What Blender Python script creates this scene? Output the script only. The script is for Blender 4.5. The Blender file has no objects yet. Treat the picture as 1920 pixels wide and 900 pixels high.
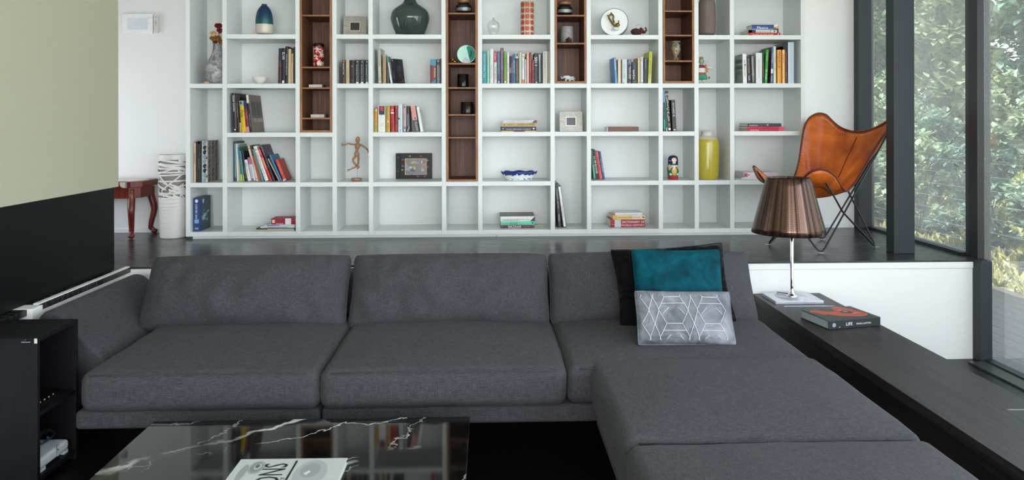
import bpy, math, random
from mathutils import Vector, Matrix, noise
random.seed(7)
S = bpy.context.scene
R_ = math.radians
# ------------------------------------------------------------------ camera
F_PX, PPX, PPY, CAM_Z = 1330.0, 960.0, 227.0, 1.52
YAW, ROLL = math.radians(1.85), -0.0022
cam_d = bpy.data.cameras.new('camera'); cam = bpy.data.objects.new('camera', cam_d)
S.collection.objects.link(cam); S.camera = cam
cam_d.sensor_fit = 'HORIZONTAL'; cam_d.sensor_width = 36.0
cam_d.lens = 36.0 * F_PX / 1920.0
cam_d.shift_x = 0.0; cam_d.shift_y = -(450.0 - PPY) / 1920.0
cam_d.clip_start = 0.05; cam_d.clip_end = 200
CAMR = Matrix.Rotation(-YAW, 3, 'Z') @ Matrix.Rotation(math.pi / 2, 3, 'X') @ Matrix.Rotation(ROLL, 3, 'Z')
cam.rotation_euler = CAMR.to_euler(); cam.location = (0, 0, CAM_Z)
# ------------------------------------------------------------------ world, sun, daylight
W = bpy.data.worlds.new('sky'); S.world = W; W.use_nodes = True
wn = W.node_tree.nodes; wl = W.node_tree.links
bg = wn['Background']
tc = wn.new('ShaderNodeTexCoord'); sep = wn.new('ShaderNodeSeparateXYZ'); cr = wn.new('ShaderNodeValToRGB')
wl.new(tc.outputs['Generated'], sep.inputs[0]); wl.new(sep.outputs['Z'], cr.inputs['Fac']); wl.new(cr.outputs[0], bg.inputs['Color'])
cr.color_ramp.elements[0].position = 0.0; cr.color_ramp.elements[0].color = (0.90, 0.94, 0.98, 1)
cr.color_ramp.elements[1].position = 0.7; cr.color_ramp.elements[1].color = (0.72, 0.80, 1.0, 1)
bg.inputs['Strength'].default_value = 2.9
sun_d = bpy.data.lights.new('sun', 'SUN'); sun = bpy.data.objects.new('sun', sun_d); S.collection.objects.link(sun)
sun_d.energy = 14.0; sun_d.angle = R_(0.6); sun_d.color = (1.0, 0.95, 0.82)
sun.rotation_euler = Vector((0.35, 0.20, -1.0)).to_track_quat('-Z', 'Y').to_euler()
def area(name, loc, rot, sx, sy, power, col):
    d = bpy.data.lights.new(name, 'AREA'); d.shape = 'RECTANGLE'; d.size = sx; d.size_y = sy
    d.energy = power; d.color = col
    o = bpy.data.objects.new(name, d); S.collection.objects.link(o); o.location = loc; o.rotation_euler = rot
    return o
area('rear_window_daylight', (0.4, -3.25, 1.65), (R_(90), 0, 0), 5.0, 2.7, 128, (0.94, 0.95, 1.0))
area('garden_window_daylight', (3.45, -0.1, 1.7), (0, R_(90), 0), 2.9, 5.4, 235, (0.94, 0.95, 1.0))
area('corridor_fill_light', (-3.98, 5.05, 1.5), (0, R_(-90), 0), 1.2, 0.5, 1.5, (1.0, 0.97, 0.95))  # unseen lamp added to lighten the corridor wall
S.view_settings.view_transform = 'Standard'; S.view_settings.look = 'None'
S.view_settings.exposure = 0.66; S.view_settings.gamma = 1.0; S.view_settings.use_curve_mapping = False

# ------------------------------------------------------------------ helpers
def at(px, py, X=None, Y=None, Z=None):
    d = CAMR @ Vector(((px - PPX) / F_PX, -(py - PPY) / F_PX, -1.0))
    if X is not None: t = X / d.x
    elif Y is not None: t = Y / d.y
    else: t = (Z - CAM_Z) / d.z
    return Vector((0, 0, CAM_Z)) + d * t

MC = {}
def srgb(c):
    if isinstance(c, str):
        c = tuple(int(c[i:i + 2], 16) / 255 for i in (0, 2, 4))
    return tuple((v / 12.92 if v <= 0.04045 else ((v + 0.055) / 1.055) ** 2.4) for v in c)
def new_mat(name):
    m = bpy.data.materials.new(name); m.use_nodes = True
    return m, m.node_tree.nodes, m.node_tree.links, m.node_tree.nodes['Principled BSDF']
def M(c, rough=0.5, metal=0.0, coat=0.0, var=0.04):
    """plain procedural material: colour with a touch of noise"""
    key = (c, rough, metal, coat)
    if key in MC: return MC[key]
    m, n, l, b = new_mat('paint_%s' % (c if isinstance(c, str) else 'mix'))
    col = srgb(c)
    tx = n.new('ShaderNodeTexCoord'); nz = n.new('ShaderNodeTexNoise'); nz.inputs['Scale'].default_value = 35
    l.new(tx.outputs['Object'], nz.inputs['Vector'])
    mx = n.new('ShaderNodeMix'); mx.data_type = 'RGBA'
    mx.inputs[6].default_value = (*[v * (1 - var * 2) for v in col], 1); mx.inputs[7].default_value = (*[min(1, v * (1 + var * 2)) for v in col], 1)
    l.new(nz.outputs['Fac'], mx.inputs[0]); l.new(mx.outputs[2], b.inputs['Base Color'])
    b.inputs['Roughness'].default_value = rough; b.inputs['Metallic'].default_value = metal
    b.inputs['Coat Weight'].default_value = coat
    MC[key] = m; return m
def ramp2(n, a, bcol, p0=0.0, p1=1.0):
    r = n.new('ShaderNodeValToRGB'); e = r.color_ramp.elements
    e[0].position = p0; e[0].color = (*a, 1); e[1].position = p1; e[1].color = (*bcol, 1); return r

def wood_mat(name, dark, light, grain_axis='Z', scale=(60, 60, 3), rough=0.45, contrast=(0.3, 0.7), bump=0.1, spec=0.5):
    m, n, l, b = new_mat(name)
    tx = n.new('ShaderNodeTexCoord'); mp = n.new('ShaderNodeMapping'); mp.inputs['Scale'].default_value = scale
    l.new(tx.outputs['Object'], mp.inputs['Vector'])
    nz = n.new('ShaderNodeTexNoise'); nz.inputs['Scale'].default_value = 1.0; nz.inputs['Detail'].default_value = 6; nz.inputs['Roughness'].default_value = 0.65
    l.new(mp.outputs[0], nz.inputs['Vector'])
    r = ramp2(n, srgb(dark), srgb(light), *contrast); l.new(nz.outputs['Fac'], r.inputs[0]); l.new(r.outputs[0], b.inputs['Base Color'])
    b.inputs['Roughness'].default_value = rough; b.inputs['Specular IOR Level'].default_value = spec
    bp = n.new('ShaderNodeBump'); bp.inputs['Strength'].default_value = bump; bp.inputs['Distance'].default_value = 0.002
    l.new(nz.outputs['Fac'], bp.inputs['Height']); l.new(bp.outputs[0], b.inputs['Normal'])
    return m

def plank_mat(name, dark, light, rough, wscale=0.14):
    m, n, l, b = new_mat(name)
    tx = n.new('ShaderNodeTexCoord'); br = n.new('ShaderNodeTexBrick')
    br.inputs['Scale'].default_value = 1.0; br.inputs['Brick Width'].default_value = 1.9; br.inputs['Row Height'].default_value = wscale
    br.inputs['Mortar Size'].default_value = 0.0025; br.offset = 0.37; br.inputs['Bias'].default_value = 0.0
    br.inputs['Color1'].default_value = (0.2, 0.2, 0.2, 1); br.inputs['Color2'].default_value = (1, 1, 1, 1); br.inputs['Mortar'].default_value = (0, 0, 0, 1)
    l.new(tx.outputs['Object'], br.inputs['Vector'])
    mp = n.new('ShaderNodeMapping'); mp.inputs['Scale'].default_value = (4, 55, 20); l.new(tx.outputs['Object'], mp.inputs['Vector'])
    nz = n.new('ShaderNodeTexNoise'); nz.inputs['Scale'].default_value = 1.0; nz.inputs['Detail'].default_value = 8; nz.inputs['Distortion'].default_value = 0.6
    l.new(mp.outputs[0], nz.inputs['Vector'])
    r = ramp2(n, srgb(dark), srgb(light), 0.32, 0.75); l.new(nz.outputs['Fac'], r.inputs[0])
    mx = n.new('ShaderNodeMix'); mx.data_type = 'RGBA'; mx.blend_type = 'MULTIPLY'; mx.inputs[0].default_value = 0.85
    l.new(r.outputs[0], mx.inputs[6]); l.new(br.outputs['Color'], mx.inputs[7]); l.new(mx.outputs[2], b.inputs['Base Color'])
    mr = n.new('ShaderNodeMapRange'); mr.inputs['To Min'].default_value = rough - 0.06; mr.inputs['To Max'].default_value = rough + 0.10
    l.new(nz.outputs['Fac'], mr.inputs['Value']); l.new(mr.outputs[0], b.inputs['Roughness'])
    bp = n.new('ShaderNodeBump'); bp.inputs['Strength'].default_value = 0.25; bp.inputs['Distance'].default_value = 0.001
    ad = n.new('ShaderNodeMath'); ad.operation = 'MULTIPLY_ADD'; ad.inputs[1].default_value = 0.5
    l.new(br.outputs['Fac'], ad.inputs[0]); l.new(nz.outputs['Fac'], ad.inputs[2]); ad.inputs[1].default_value = -1.5
    l.new(ad.outputs[0], bp.inputs['Height']); l.new(bp.outputs[0], b.inputs['Normal'])
    return m

def fabric_mat(name, dark, light, sheen=0.25):
    """woven melange cloth: fine threads both ways plus pale flecks"""
    m, n, l, b = new_mat(name)
    tx = n.new('ShaderNodeTexCoord'); outs = []
    for sc in ((620, 620, 26), (26, 620, 620), (620, 26, 620)):
        mp = n.new('ShaderNodeMapping'); mp.inputs['Scale'].default_value = sc; l.new(tx.outputs['Object'], mp.inputs['Vector'])
        s1 = n.new('ShaderNodeTexNoise'); s1.inputs['Scale'].default_value = 1; s1.inputs['Detail'].default_value = 2; l.new(mp.outputs[0], s1.inputs['Vector']); outs.append(s1)
    a1 = n.new('ShaderNodeMath'); a1.operation = 'ADD'; l.new(outs[0].outputs['Fac'], a1.inputs[0]); l.new(outs[1].outputs['Fac'], a1.inputs[1])
    a2 = n.new('ShaderNodeMath'); a2.operation = 'ADD'; l.new(a1.outputs[0], a2.inputs[0]); l.new(outs[2].outputs['Fac'], a2.inputs[1])
    k3 = n.new('ShaderNodeMath'); k3.operation = 'DIVIDE'; k3.inputs[1].default_value = 3.0; l.new(a2.outputs[0], k3.inputs[0])
    r = ramp2(n, srgb(dark), srgb(light), 0.34, 0.66); l.new(k3.outputs[0], r.inputs[0])
    fl = n.new('ShaderNodeTexVoronoi'); fl.inputs['Scale'].default_value = 95; l.new(tx.outputs['Object'], fl.inputs['Vector'])
    lt = n.new('ShaderNodeMath'); lt.operation = 'LESS_THAN'; lt.inputs[1].default_value = 0.085; l.new(fl.outputs['Distance'], lt.inputs[0])
    mx = n.new('ShaderNodeMix'); mx.data_type = 'RGBA'; mx.inputs[7].default_value = (0.22, 0.215, 0.21, 1)
    l.new(lt.outputs[0], mx.inputs[0]); l.new(r.outputs[0], mx.inputs[6]); l.new(mx.outputs[2], b.inputs['Base Color'])
    b.inputs['Roughness'].default_value = 0.9; b.inputs['Specular IOR Level'].default_value = 0.2
    b.inputs['Sheen Weight'].default_value = 0.04; b.inputs['Sheen Roughness'].default_value = 0.5
    bp = n.new('ShaderNodeBump'); bp.inputs['Strength'].default_value = 0.35; bp.inputs['Distance'].default_value = 0.001
    l.new(k3.outputs[0], bp.inputs['Height']); l.new(bp.outputs[0], b.inputs['Normal'])
    return m

def velvet_mat(name, dark, light, sheen=1.0, tint=(1, 1, 1), fold=0.3, spec=0.12):
    m, n, l, b = new_mat(name)
    tx = n.new('ShaderNodeTexCoord'); nz = n.new('ShaderNodeTexNoise'); nz.inputs['Scale'].default_value = 9; nz.inputs['Detail'].default_value = 5; nz.inputs['Distortion'].default_value = 0.8
    l.new(tx.outputs['Object'], nz.inputs['Vector'])
    r = ramp2(n, srgb(dark), srgb(light), 0.35, 0.72); l.new(nz.outputs['Fac'], r.inputs[0]); l.new(r.outputs[0], b.inputs['Base Color'])
    b.inputs['Roughness'].default_value = 0.8; b.inputs['Sheen Weight'].default_value = sheen; b.inputs['Sheen Roughness'].default_value = 0.35
    b.inputs['Sheen Tint'].default_value = (*tint, 1); b.inputs['Specular IOR Level'].default_value = spec
    mp = n.new('ShaderNodeMapping'); mp.inputs['Scale'].default_value = (5, 5, 9); mp.inputs['Rotation'].default_value = (0, .5, 0); l.new(tx.outputs['Object'], mp.inputs['Vector'])
    n2 = n.new('ShaderNodeTexNoise'); n2.inputs['Scale'].default_value = 1; n2.inputs['Detail'].default_value = 4; n2.inputs['Distortion'].default_value = 1.5; l.new(mp.outputs[0], n2.inputs['Vector'])
    bp = n.new('ShaderNodeBump'); bp.inputs['Strength'].default_value = fold; bp.inputs['Distance'].default_value = 0.05; l.new(n2.outputs['Fac'], bp.inputs['Height']); l.new(bp.outputs[0], b.inputs['Normal'])
    return m

def glass_mat(name, tint=(0.93, 0.98, 0.96), refl=1.0, spots=False, rough=0.0):
    """thin pane: clear transmission plus fresnel reflection; optional painted reflection haze and dried rain spots"""
    m, n, l, b = new_mat(name); out = n['Material Output']; n.remove(b)
    tr = n.new('ShaderNodeBsdfTransparent'); tr.inputs[0].default_value = (*tint, 1)
    gl = n.new('ShaderNodeBsdfGlossy'); gl.inputs['Roughness'].default_value = rough
    fr = n.new('ShaderNodeFresnel'); ge = n.new('ShaderNodeNewGeometry'); mrg = n.new('ShaderNodeMapRange')
    mrg.inputs['To Min'].default_value = 1.5; mrg.inputs['To Max'].default_value = 1 / 1.5      # same reflectance on both faces of the thin pane
    l.new(ge.outputs['Backfacing'], mrg.inputs['Value']); l.new(mrg.outputs[0], fr.inputs['IOR'])
    mu = n.new('ShaderNodeMath'); mu.operation = 'MULTIPLY'; mu.inputs[1].default_value = refl; mu.use_clamp = True; l.new(fr.outputs[0], mu.inputs[0])
    mx = n.new('ShaderNodeMixShader'); l.new(mu.outputs[0], mx.inputs[0]); l.new(tr.outputs[0], mx.inputs[1]); l.new(gl.outputs[0], mx.inputs[2])
    last = mx
    if spots:
        tx = n.new('ShaderNodeTexCoord'); vo = n.new('ShaderNodeTexVoronoi'); vo.inputs['Scale'].default_value = 55
        l.new(tx.outputs['Object'], vo.inputs['Vector'])
        nz = n.new('ShaderNodeTexNoise'); nz.inputs['Scale'].default_value = 3.0; l.new(tx.outputs['Object'], nz.inputs['Vector'])
        th = n.new('ShaderNodeMath'); th.operation = 'MULTIPLY'; th.inputs[1].default_value = 0.22; l.new(nz.outputs['Fac'], th.inputs[0])
        lt = n.new('ShaderNodeMath'); lt.operation = 'LESS_THAN'; l.new(vo.outputs['Distance'], lt.inputs[0]); l.new(th.outputs[0], lt.inputs[1])
        fa = n.new('ShaderNodeMath'); fa.operation = 'MULTIPLY_ADD'; fa.inputs[1].default_value = 0.25; fa.inputs[2].default_value = 0.11; l.new(lt.outputs[0], fa.inputs[0])  # even milky veil paints the reflected room haze; the spots are dried rain
        df = n.new('ShaderNodeBsdfDiffuse'); df.inputs[0].default_value = (0.75, 0.80, 0.80, 1)
        tl = n.new('ShaderNodeBsdfTranslucent'); tl.inputs[0].default_value = (0.75, 0.80, 0.80, 1)
        m0 = n.new('ShaderNodeMixShader'); l.new(df.outputs[0], m0.inputs[1]); l.new(tl.outputs[0], m0.inputs[2])
        m2 = n.new('ShaderNodeMixShader'); l.new(fa.outputs[0], m2.inputs[0]); l.new(mx.outputs[0], m2.inputs[1]); l.new(m0.outputs[0], m2.inputs[2]); last = m2
    l.new(last.outputs[0], out.inputs['Surface'])
    return m

class MB:
    def __init__(s): s.v = []; s.f = []; s.m = []; s.mats = []; s.sm = []; s.xf = Matrix.Identity(4)
    def mi(s, mat):
        if mat not in s.mats: s.mats.append(mat)
        return s.mats.index(mat)
    def add(s, vs, fs, mat, smooth=False):
        o = len(s.v); s.v += [s.xf @ Vector(p) for p in vs]; k = s.mi(mat)
        for f in fs: s.f.append(tuple(i + o for i in f)); s.m.append(k); s.sm.append(smooth)
        return s
    def box(s, x0, x1, y0, y1, z0, z1, mat):
        vs = [(x0, y0, z0), (x1, y0, z0), (x1, y1, z0), (x0, y1, z0), (x0, y0, z1), (x1, y0, z1), (x1, y1, z1), (x0, y1, z1)]
        return s.add(vs, [(0, 3, 2, 1), (4, 5, 6, 7), (0, 1, 5, 4), (1, 2, 6, 5), (2, 3, 7, 6), (3, 0, 4, 7)], mat)
    def prism(s, pts, y0, y1, mat, axis='Y', smooth=False):
        """extrude closed polygon; pts are (a,b). axis Y: (x,z); axis Z: (x,y); axis X: (y,z)"""
        f = {'Y': lambda a, b, t: (a, t, b), 'Z': lambda a, b, t: (a, b, t), 'X': lambda a, b, t: (t, a, b)}[axis]
        n = len(pts); vs = [f(a, b, y0) for a, b in pts] + [f(a, b, y1) for a, b in pts]
        fs = [tuple(range(n)), tuple(range(2 * n - 1, n - 1, -1))] + [(i, i + n, (i + 1) % n + n, (i + 1) % n) for i in range(n)]
        return s.add(vs, fs, mat, smooth)
    def lathe(s, prof, mat, c=(0, 0, 0), n=40, smooth=True, sx=1.0, sy=1.0):
        vs = []; fs = []
        for r, z in prof:
            for k in range(n):
                a = 2 * math.pi * k / n; vs.append((c[0] + r * math.cos(a) * sx, c[1] + r * math.sin(a) * sy, c[2] + z))
        for i in range(len(prof) - 1):
            for k in range(n):
                k2 = (k + 1) % n; fs.append((i * n + k, i * n + k2, (i + 1) * n + k2, (i + 1) * n + k))
        return s.add(vs, fs, mat, smooth)
    def tube(s, pts, r, mat, n=8, closed=False, taper=None, cap=True):
        pts = [Vector(p) for p in pts]; N = len(pts); vs = []; fs = []
        up = Vector((0, 0, 1)); prev = None
        for i, p in enumerate(pts):
            a = pts[(i - 1) % N] if (closed or i > 0) else p; b2 = pts[(i + 1) % N] if (closed or i < N - 1) else p
            t = (b2 - a).normalized() if (b2 - a).length > 1e-9 else Vector((0, 0, 1))
            if prev is None:
                u = t.cross(up);
                if u.length < 1e-3: u = t.cross(Vector((1, 0, 0)))
            else: u = prev - t * prev.dot(t)
            u.normalize(); prev = u; w = t.cross(u)
            rr = r if taper is None else r * taper[i]
            for k in range(n):
                an = 2 * math.pi * k / n; vs.append(p + u * (rr * math.cos(an)) + w * (rr * math.sin(an)))
        for i in range(N if closed else N - 1):
            j = (i + 1) % N
            for k in range(n):
                k2 = (k + 1) % n; fs.append((i * n + k, i * n + k2, j * n + k2, j * n + k))
        if cap and not closed: fs.append(tuple(range(n - 1, -1, -1))); fs.append(tuple((N - 1) * n + k for k in range(n)))
        return s.add(vs, fs, mat, True)
    def ball(s, c, rx, ry, rz, mat, n=16, rot=None):
        vs = []; fs = []; h = n // 2
        for i in range(h + 1):
            th = math.pi * i / h
            for k in range(n):
                a = 2 * math.pi * k / n
                p = Vector((rx * math.sin(th) * math.cos(a), ry * math.sin(th) * math.sin(a), rz * math.cos(th)))
                if rot is not None: p = rot @ p
                vs.append(Vector(c) + p)
        for i in range(h):
            for k in range(n):
                k2 = (k + 1) % n; fs.append((i * n + k, (i + 1) * n + k, (i + 1) * n + k2, i * n + k2))
        return s.add(vs, fs, mat, True)
    def text(s, txt, mat, org, ux, uy, length, height, center=False):
        """flat lettering: starts at org, runs along ux (unit), letter tops towards uy"""
        v, f, w, h = text_geo(txt)
        k = min(length / w, height / 0.72) if w > 0 else 1
        org = Vector(org); ux = Vector(ux); uy = Vector(uy)
        off = (length - w * k) / 2 if center else 0
        return s.add([org + ux * (p[0] * k + off) + uy * (p[1] * k) for p in v], f, mat)
    def build(s, name, parent=None, loc=(0, 0, 0), rot=(0, 0, 0), bevel=0, subsurf=0, solid=0):
        me = bpy.data.meshes.new(name); me.from_pydata([tuple(p) for p in s.v], [], s.f)
        for m in s.mats: me.materials.append(m)
        me.polygons.foreach_set('material_index', s.m); me.polygons.foreach_set('use_smooth', s.sm); me.update()
        o = bpy.data.objects.new(name, me); S.collection.objects.link(o); o.location = loc; o.rotation_euler = rot
        if parent is not None: o.parent = parent
        if solid: q = o.modifiers.new('solid', 'SOLIDIFY'); q.thickness = solid; q.offset = 0
        if bevel: q = o.modifiers.new('bevel', 'BEVEL'); q.width = bevel; q.segments = 2; q.limit_method = 'ANGLE'
        if subsurf: q = o.modifiers.new('sub', 'SUBSURF'); q.levels = subsurf; q.render_levels = subsurf
        return o
TG = {}
def text_geo(t):
    if t in TG: return TG[t]
    cu = bpy.data.curves.new('lettering', 'FONT'); cu.body = t; cu.resolution_u = 2
    ob = bpy.data.objects.new('lettering', cu); me = bpy.data.meshes.new_from_object(ob)
    vs = [(v.co.x, v.co.y, 0) for v in me.vertices]; fs = [tuple(p.vertices) for p in me.polygons]
    x0 = min([v[0] for v in vs] or [0]); vs = [(v[0] - x0, v[1], 0) for v in vs]
    w = max([v[0] for v in vs] or [1]); h = max([v[1] for v in vs] or [1])
    bpy.data.objects.remove(ob); bpy.data.curves.remove(cu); bpy.data.meshes.remove(me)
    TG[t] = (vs, fs, w, h); return TG[t]
def tag(o, label, cat, group=None, kind=None):
    o['label'] = label; o['category'] = cat
    if group: o['group'] = group
    if kind: o['kind'] = kind
    return o
def thing(name, label, cat, loc=(0, 0, 0), rz=0, group=None):
    o = bpy.data.objects.new(name, None); S.collection.objects.link(o); o.location = loc; o.rotation_euler = (0, 0, rz)
    o.empty_display_size = 0.05
    return tag(o, label, cat, group)
def struct(mb, name, **k):
    o = mb.build(name, **k); o['kind'] = 'structure'; return o
def catmull(pts, n=6, closed=False):
    pts = [Vector(p) for p in pts]; N = len(pts); out = []
    for i in range(N if closed else N - 1):
        g = lambda j: pts[j % N] if closed else pts[max(0, min(N - 1, j))]
        p0, p1, p2, p3 = g(i - 1), g(i), g(i + 1), g(i + 2)
        for k in range(n):
            t = k / n
            out.append(0.5 * ((2 * p1) + (p2 - p0) * t + (2 * p0 - 5 * p1 + 4 * p2 - p3) * t * t + (3 * p1 - p0 - 3 * p2 + p3) * t ** 3))
    if not closed: out.append(pts[-1])
    return out
def soft_box(mb, x0, x1, y0, y1, z0, z1, r, mat, crown=0.0, bulge=0.0, n=14, wr=0.0, seed=0, bottom_flat=True):
    """upholstered block: rounded edges, crowned top, softly bulging sides, light wrinkles"""
    c = Vector(((x0 + x1) / 2, (y0 + y1) / 2, (z0 + z1) / 2)); hx, hy, hz = (x1 - x0) / 2, (y1 - y0) / 2, (z1 - z0) / 2
    vs = []; fs = []; idx = {}
    def samples(h, r):
        k = 5; inner = [i / n * 2 - 1 for i in range(n + 1)]
        e = [math.sin(math.pi / 4 * (i / k)) for i in range(k)]
        a = [-h + r * (1 - math.tan(math.pi / 4 * (1 - i / k))) for i in range(k)]
        mid = [(-h + r) + (2 * h - 2 * r) * i / n for i in range(n + 1)]
        return a + mid + [-q for q in reversed(a)]
    sx, sy, sz = samples(hx, r), samples(hy, r), samples(hz, min(r, hz * 0.98))
    sz = samples(hz, min(r, hz * 0.95))
    def vert(p):
        key = (round(p[0], 5), round(p[1], 5), round(p[2], 5))
        if key in idx: return idx[key]
        rz = min(r, hz * 0.95)
        q = Vector((max(-hx + r, min(hx - r, p[0])), max(-hy + r, min(hy - r, p[1])), max(-hz + rz, min(hz - rz, p[2]))))
        d = Vector(p) - q; d.z *= r / rz
        if d.length > 1e-9: d = d.normalized() * r
        d.z *= rz / r
        w = q + d; u, v, t = w.x / hx, w.y / hy, w.z / hz
        if t > 0 or not bottom_flat: w.z += crown * (1 - abs(u) ** 2.6) * (1 - abs(v) ** 2.6) * (1 if t > 0 else -1) * abs(t)
        bl = bulge * (1 - abs(t) ** 2)
        w.x += (1 if u > 0 else -1) * bl * abs(u) ** 4 * (1 - abs(v) ** 3); w.y += (1 if v > 0 else -1) * bl * abs(v) ** 4 * (1 - abs(u) ** 4)
        if wr:
            nn = noise.noise(Vector((w.x * 3 + seed, w.y * 3, w.z * 5))) + 0.6 * noise.noise(Vector((w.x * 8 + seed, w.y * 9, w.z * 9)))
            w += (d.normalized() if d.length > 1e-9 else Vector((0, 0, 1))) * wr * nn
        idx[key] = len(vs); vs.append(c + w); return idx[key]
    def face(A, B, fn, flip):
        for i in range(len(A) - 1):
            for j in range(len(B) - 1):
                q = [vert(fn(A[i], B[j])), vert(fn(A[i + 1], B[j])), vert(fn(A[i + 1], B[j + 1])), vert(fn(A[i], B[j + 1]))]
                if len(set(q)) < 3: continue
                fs.append(tuple(reversed(q)) if flip else tuple(q))
    face(sx, sy, lambda a, b: (a, b, hz), False); face(sx, sy, lambda a, b: (a, b, -hz), True)
    face(sx, sz, lambda a, b: (a, -hy, b), False); face(sx, sz, lambda a, b: (a, hy, b), True)
    face(sy, sz, lambda a, b: (hx, a, b), False); face(sy, sz, lambda a, b: (-hx, a, b), True)
    mb.add(vs, fs, mat, True); return mb
def pillow(mb, w, h, t, mat, pinch=0.04, n=36, wr=0.008, seed=0, power=0.42, edge=0.0, sag=0.0, ripple=0.0, rc=0.02):
    """cushion standing in the local XZ plane, base at z=0, front towards -Y"""
    vs = []; fs = []
    for side in (-1, 1):
        for i in range(n + 1):
            for j in range(n + 1):
                u = math.sin((i / n * 2 - 1) * math.pi / 2 * 0.999) * 0.6 + (i / n * 2 - 1) * 0.4
                v = math.sin((j / n * 2 - 1) * math.pi / 2 * 0.999) * 0.6 + (j / n * 2 - 1) * 0.4
                th = t / 2 * (max(0, 1 - abs(u) ** 2.4) * max(0, 1 - abs(v) ** 2.4)) ** power
                q_ = 1 - rc * abs(u * v) ** 7; x = w / 2 * u * q_ * (1 - pinch * (1 - v * v) * abs(u) ** 2); z = h / 2 * v * q_ * (1 - pinch * (1 - u * u) * abs(v) ** 2) + h / 2
                z -= sag * (1 - u * u) * (0.5 + 0.5 * v)
                e = min(1 - abs(u), 1 - abs(v))
                nn = noise.noise(Vector((x * 5 + seed, z * 5, side))) + 0.7 * noise.noise(Vector((x * 13 + seed, z * 11, side * 3)))
                rp = math.sin((u if abs(v) > abs(u) else v) * 46 + seed + 6 * noise.noise(Vector((u * 3, v * 3, seed)))) * ripple * max(0, 1 - e * 4) * min(1, e * 8)
                y = side * (th + (wr * nn + rp) * min(1, e * 5))
                vs.append((x, y, z))
        o = 0 if side == -1 else (n + 1) ** 2
        for i in range(n):
            for j in range(n):
                q = (o + i * (n + 1) + j, o + (i + 1) * (n + 1) + j, o + (i + 1) * (n + 1) + j + 1, o + i * (n + 1) + j + 1)
                fs.append(q if side == -1 else tuple(reversed(q)))
    mb.add(vs, fs, mat, True)
    return mb
def pillow_rim(w, h, pinch=0.04, n=24, sag=0.0, rc=0.02):
    pts = []
    for a, b in [((-1, -1), (1, -1)), ((1, -1), (1, 1)), ((1, 1), (-1, 1)), ((-1, 1), (-1, -1))]:
        for k in range(n):
            u = a[0] + (b[0] - a[0]) * k / n; v = a[1] + (b[1] - a[1]) * k / n
            q_ = 1 - rc * abs(u * v) ** 7; pts.append((w / 2 * u * q_ * (1 - pinch * (1 - v * v) * abs(u) ** 2), 0, h / 2 * v * q_ * (1 - pinch * (1 - u * u) * abs(v) ** 2) + h / 2 - sag * (1 - u * u) * (0.5 + 0.5 * v)))
    return pts

# ------------------------------------------------------------------ shared materials
m_white = M('E9ECEA', 0.6, var=0.01); m_wallwhite = M('E8E9E8', 0.75, var=0.01)
m_shelf = M('E0E4E2', 0.42, var=0.008); m_green = M('B4B49E', 0.8, var=0.012); m_ceil = M('EEEEEC', 0.8)
m_steel = M('222B33', 0.5, var=0.05); m_blackpanel = M('0B0B0C', 0.42, var=0.1); m_blackpanel.node_tree.nodes['Principled BSDF'].inputs['Specular IOR Level'].default_value = .25
m_floor_up = plank_mat('dark stained oak boards', '242526', '4C4F51', 0.24, 0.15)
m_floor_low = plank_mat('black stained boards', '0B0B0D', '17171A', 0.38, 0.2)
m_walnut = wood_mat('walnut veneer', '4A2A1C', '83553E', scale=(70, 30, 3.2), rough=0.5)
m_walnut_edge = wood_mat('walnut edge', '7A4A2C', 'A8754C', scale=(25, 25, 6), rough=0.5)
m_wenge = wood_mat('wenge veneer', '1B1716', '363130', scale=(75, 1.6, 75), rough=0.42, contrast=(0.35, 0.68))
m_blackoak = wood_mat('black ash veneer', '07070A', '17171D', scale=(110, 110, 5), rough=0.55, contrast=(0.35, 0.7), spec=0.25)
m_sofa = fabric_mat('charcoal melange weave', '1D1E21', '55555A')
m_glasspane = glass_mat('window pane', (0.74, 0.775, 0.80), 2.2, spots=True)
m_clear = glass_mat('clear glass', (0.97, 0.99, 0.98), 1.2)
m_chrome = M('D8D8DC', 0.07, 1.0, var=0.0); m_gold = M('B08A3C', 0.25, 1.0)
m_mirror = M('F2F4F4', 0.03, 1.0, var=0.0); m_black = M('101010', 0.35); m_page = M('D9D6CB', 0.8)
m_paper = M('F0F0EE', 0.6)

# ------------------------------------------------------------------ room shell
ZU, YS, GX, YW, BY = 0.63, 4.42, 3.15, 5.80, 5.45
CEIL = 3.3
struct(MB().box(-2.40, 3.30, -3.2, YS + .02, -0.12, 0.0, m_floor_low), 'floor')
struct(MB().box(-3.8, GX + .05, YS, YW + .1, ZU - 0.05, ZU, m_floor_up), 'floor')
struct(MB().box(-2.34, -2.195, -3.2, YS, ZU - 0.03, ZU, m_floor_up).box(-3.8, -2.34, -3.2, YS, ZU - .03, ZU, m_floor_up), 'floor')
struct(MB().box(-2.195, 3.075, YS, YS + 0.1, 0.0, ZU - 0.052, m_white), 'wall_step')
struct(MB().box(-2.195, 3.075, YS - 0.006, YS - .0005, ZU - 0.05, ZU - 0.012, m_white), 'trim_1', bevel=0.001)
struct(MB().box(-2.30, -2.195, 3.50, YS - .001, 0.0, ZU - 0.032, m_white).box(-2.30, -2.17, 3.44, 3.52, 0, ZU + .002, m_white).box(-2.36, -2.262, -3.2, 3.44, 0, ZU - .032, m_white), 'wall_left', bevel=0.002)
struct(MB().box(-2.222, -2.198, 3.53, YS - .01, ZU, ZU + 0.006, m_white), 'trim_2')
zb = 1.128
struct(MB().box(-2.36, -2.245, -3.2, 4.375, zb, CEIL, m_green), 'wall_left', bevel=0.002)
struct(MB().box(-2.36, -2.252, -3.2, 4.335, ZU + .004, zb, m_blackpanel), 'trim_3')
struct(MB().box(-3.8, 3.03, YW, YW + 0.12, ZU, CEIL, m_wallwhite), 'wall_back')
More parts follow.
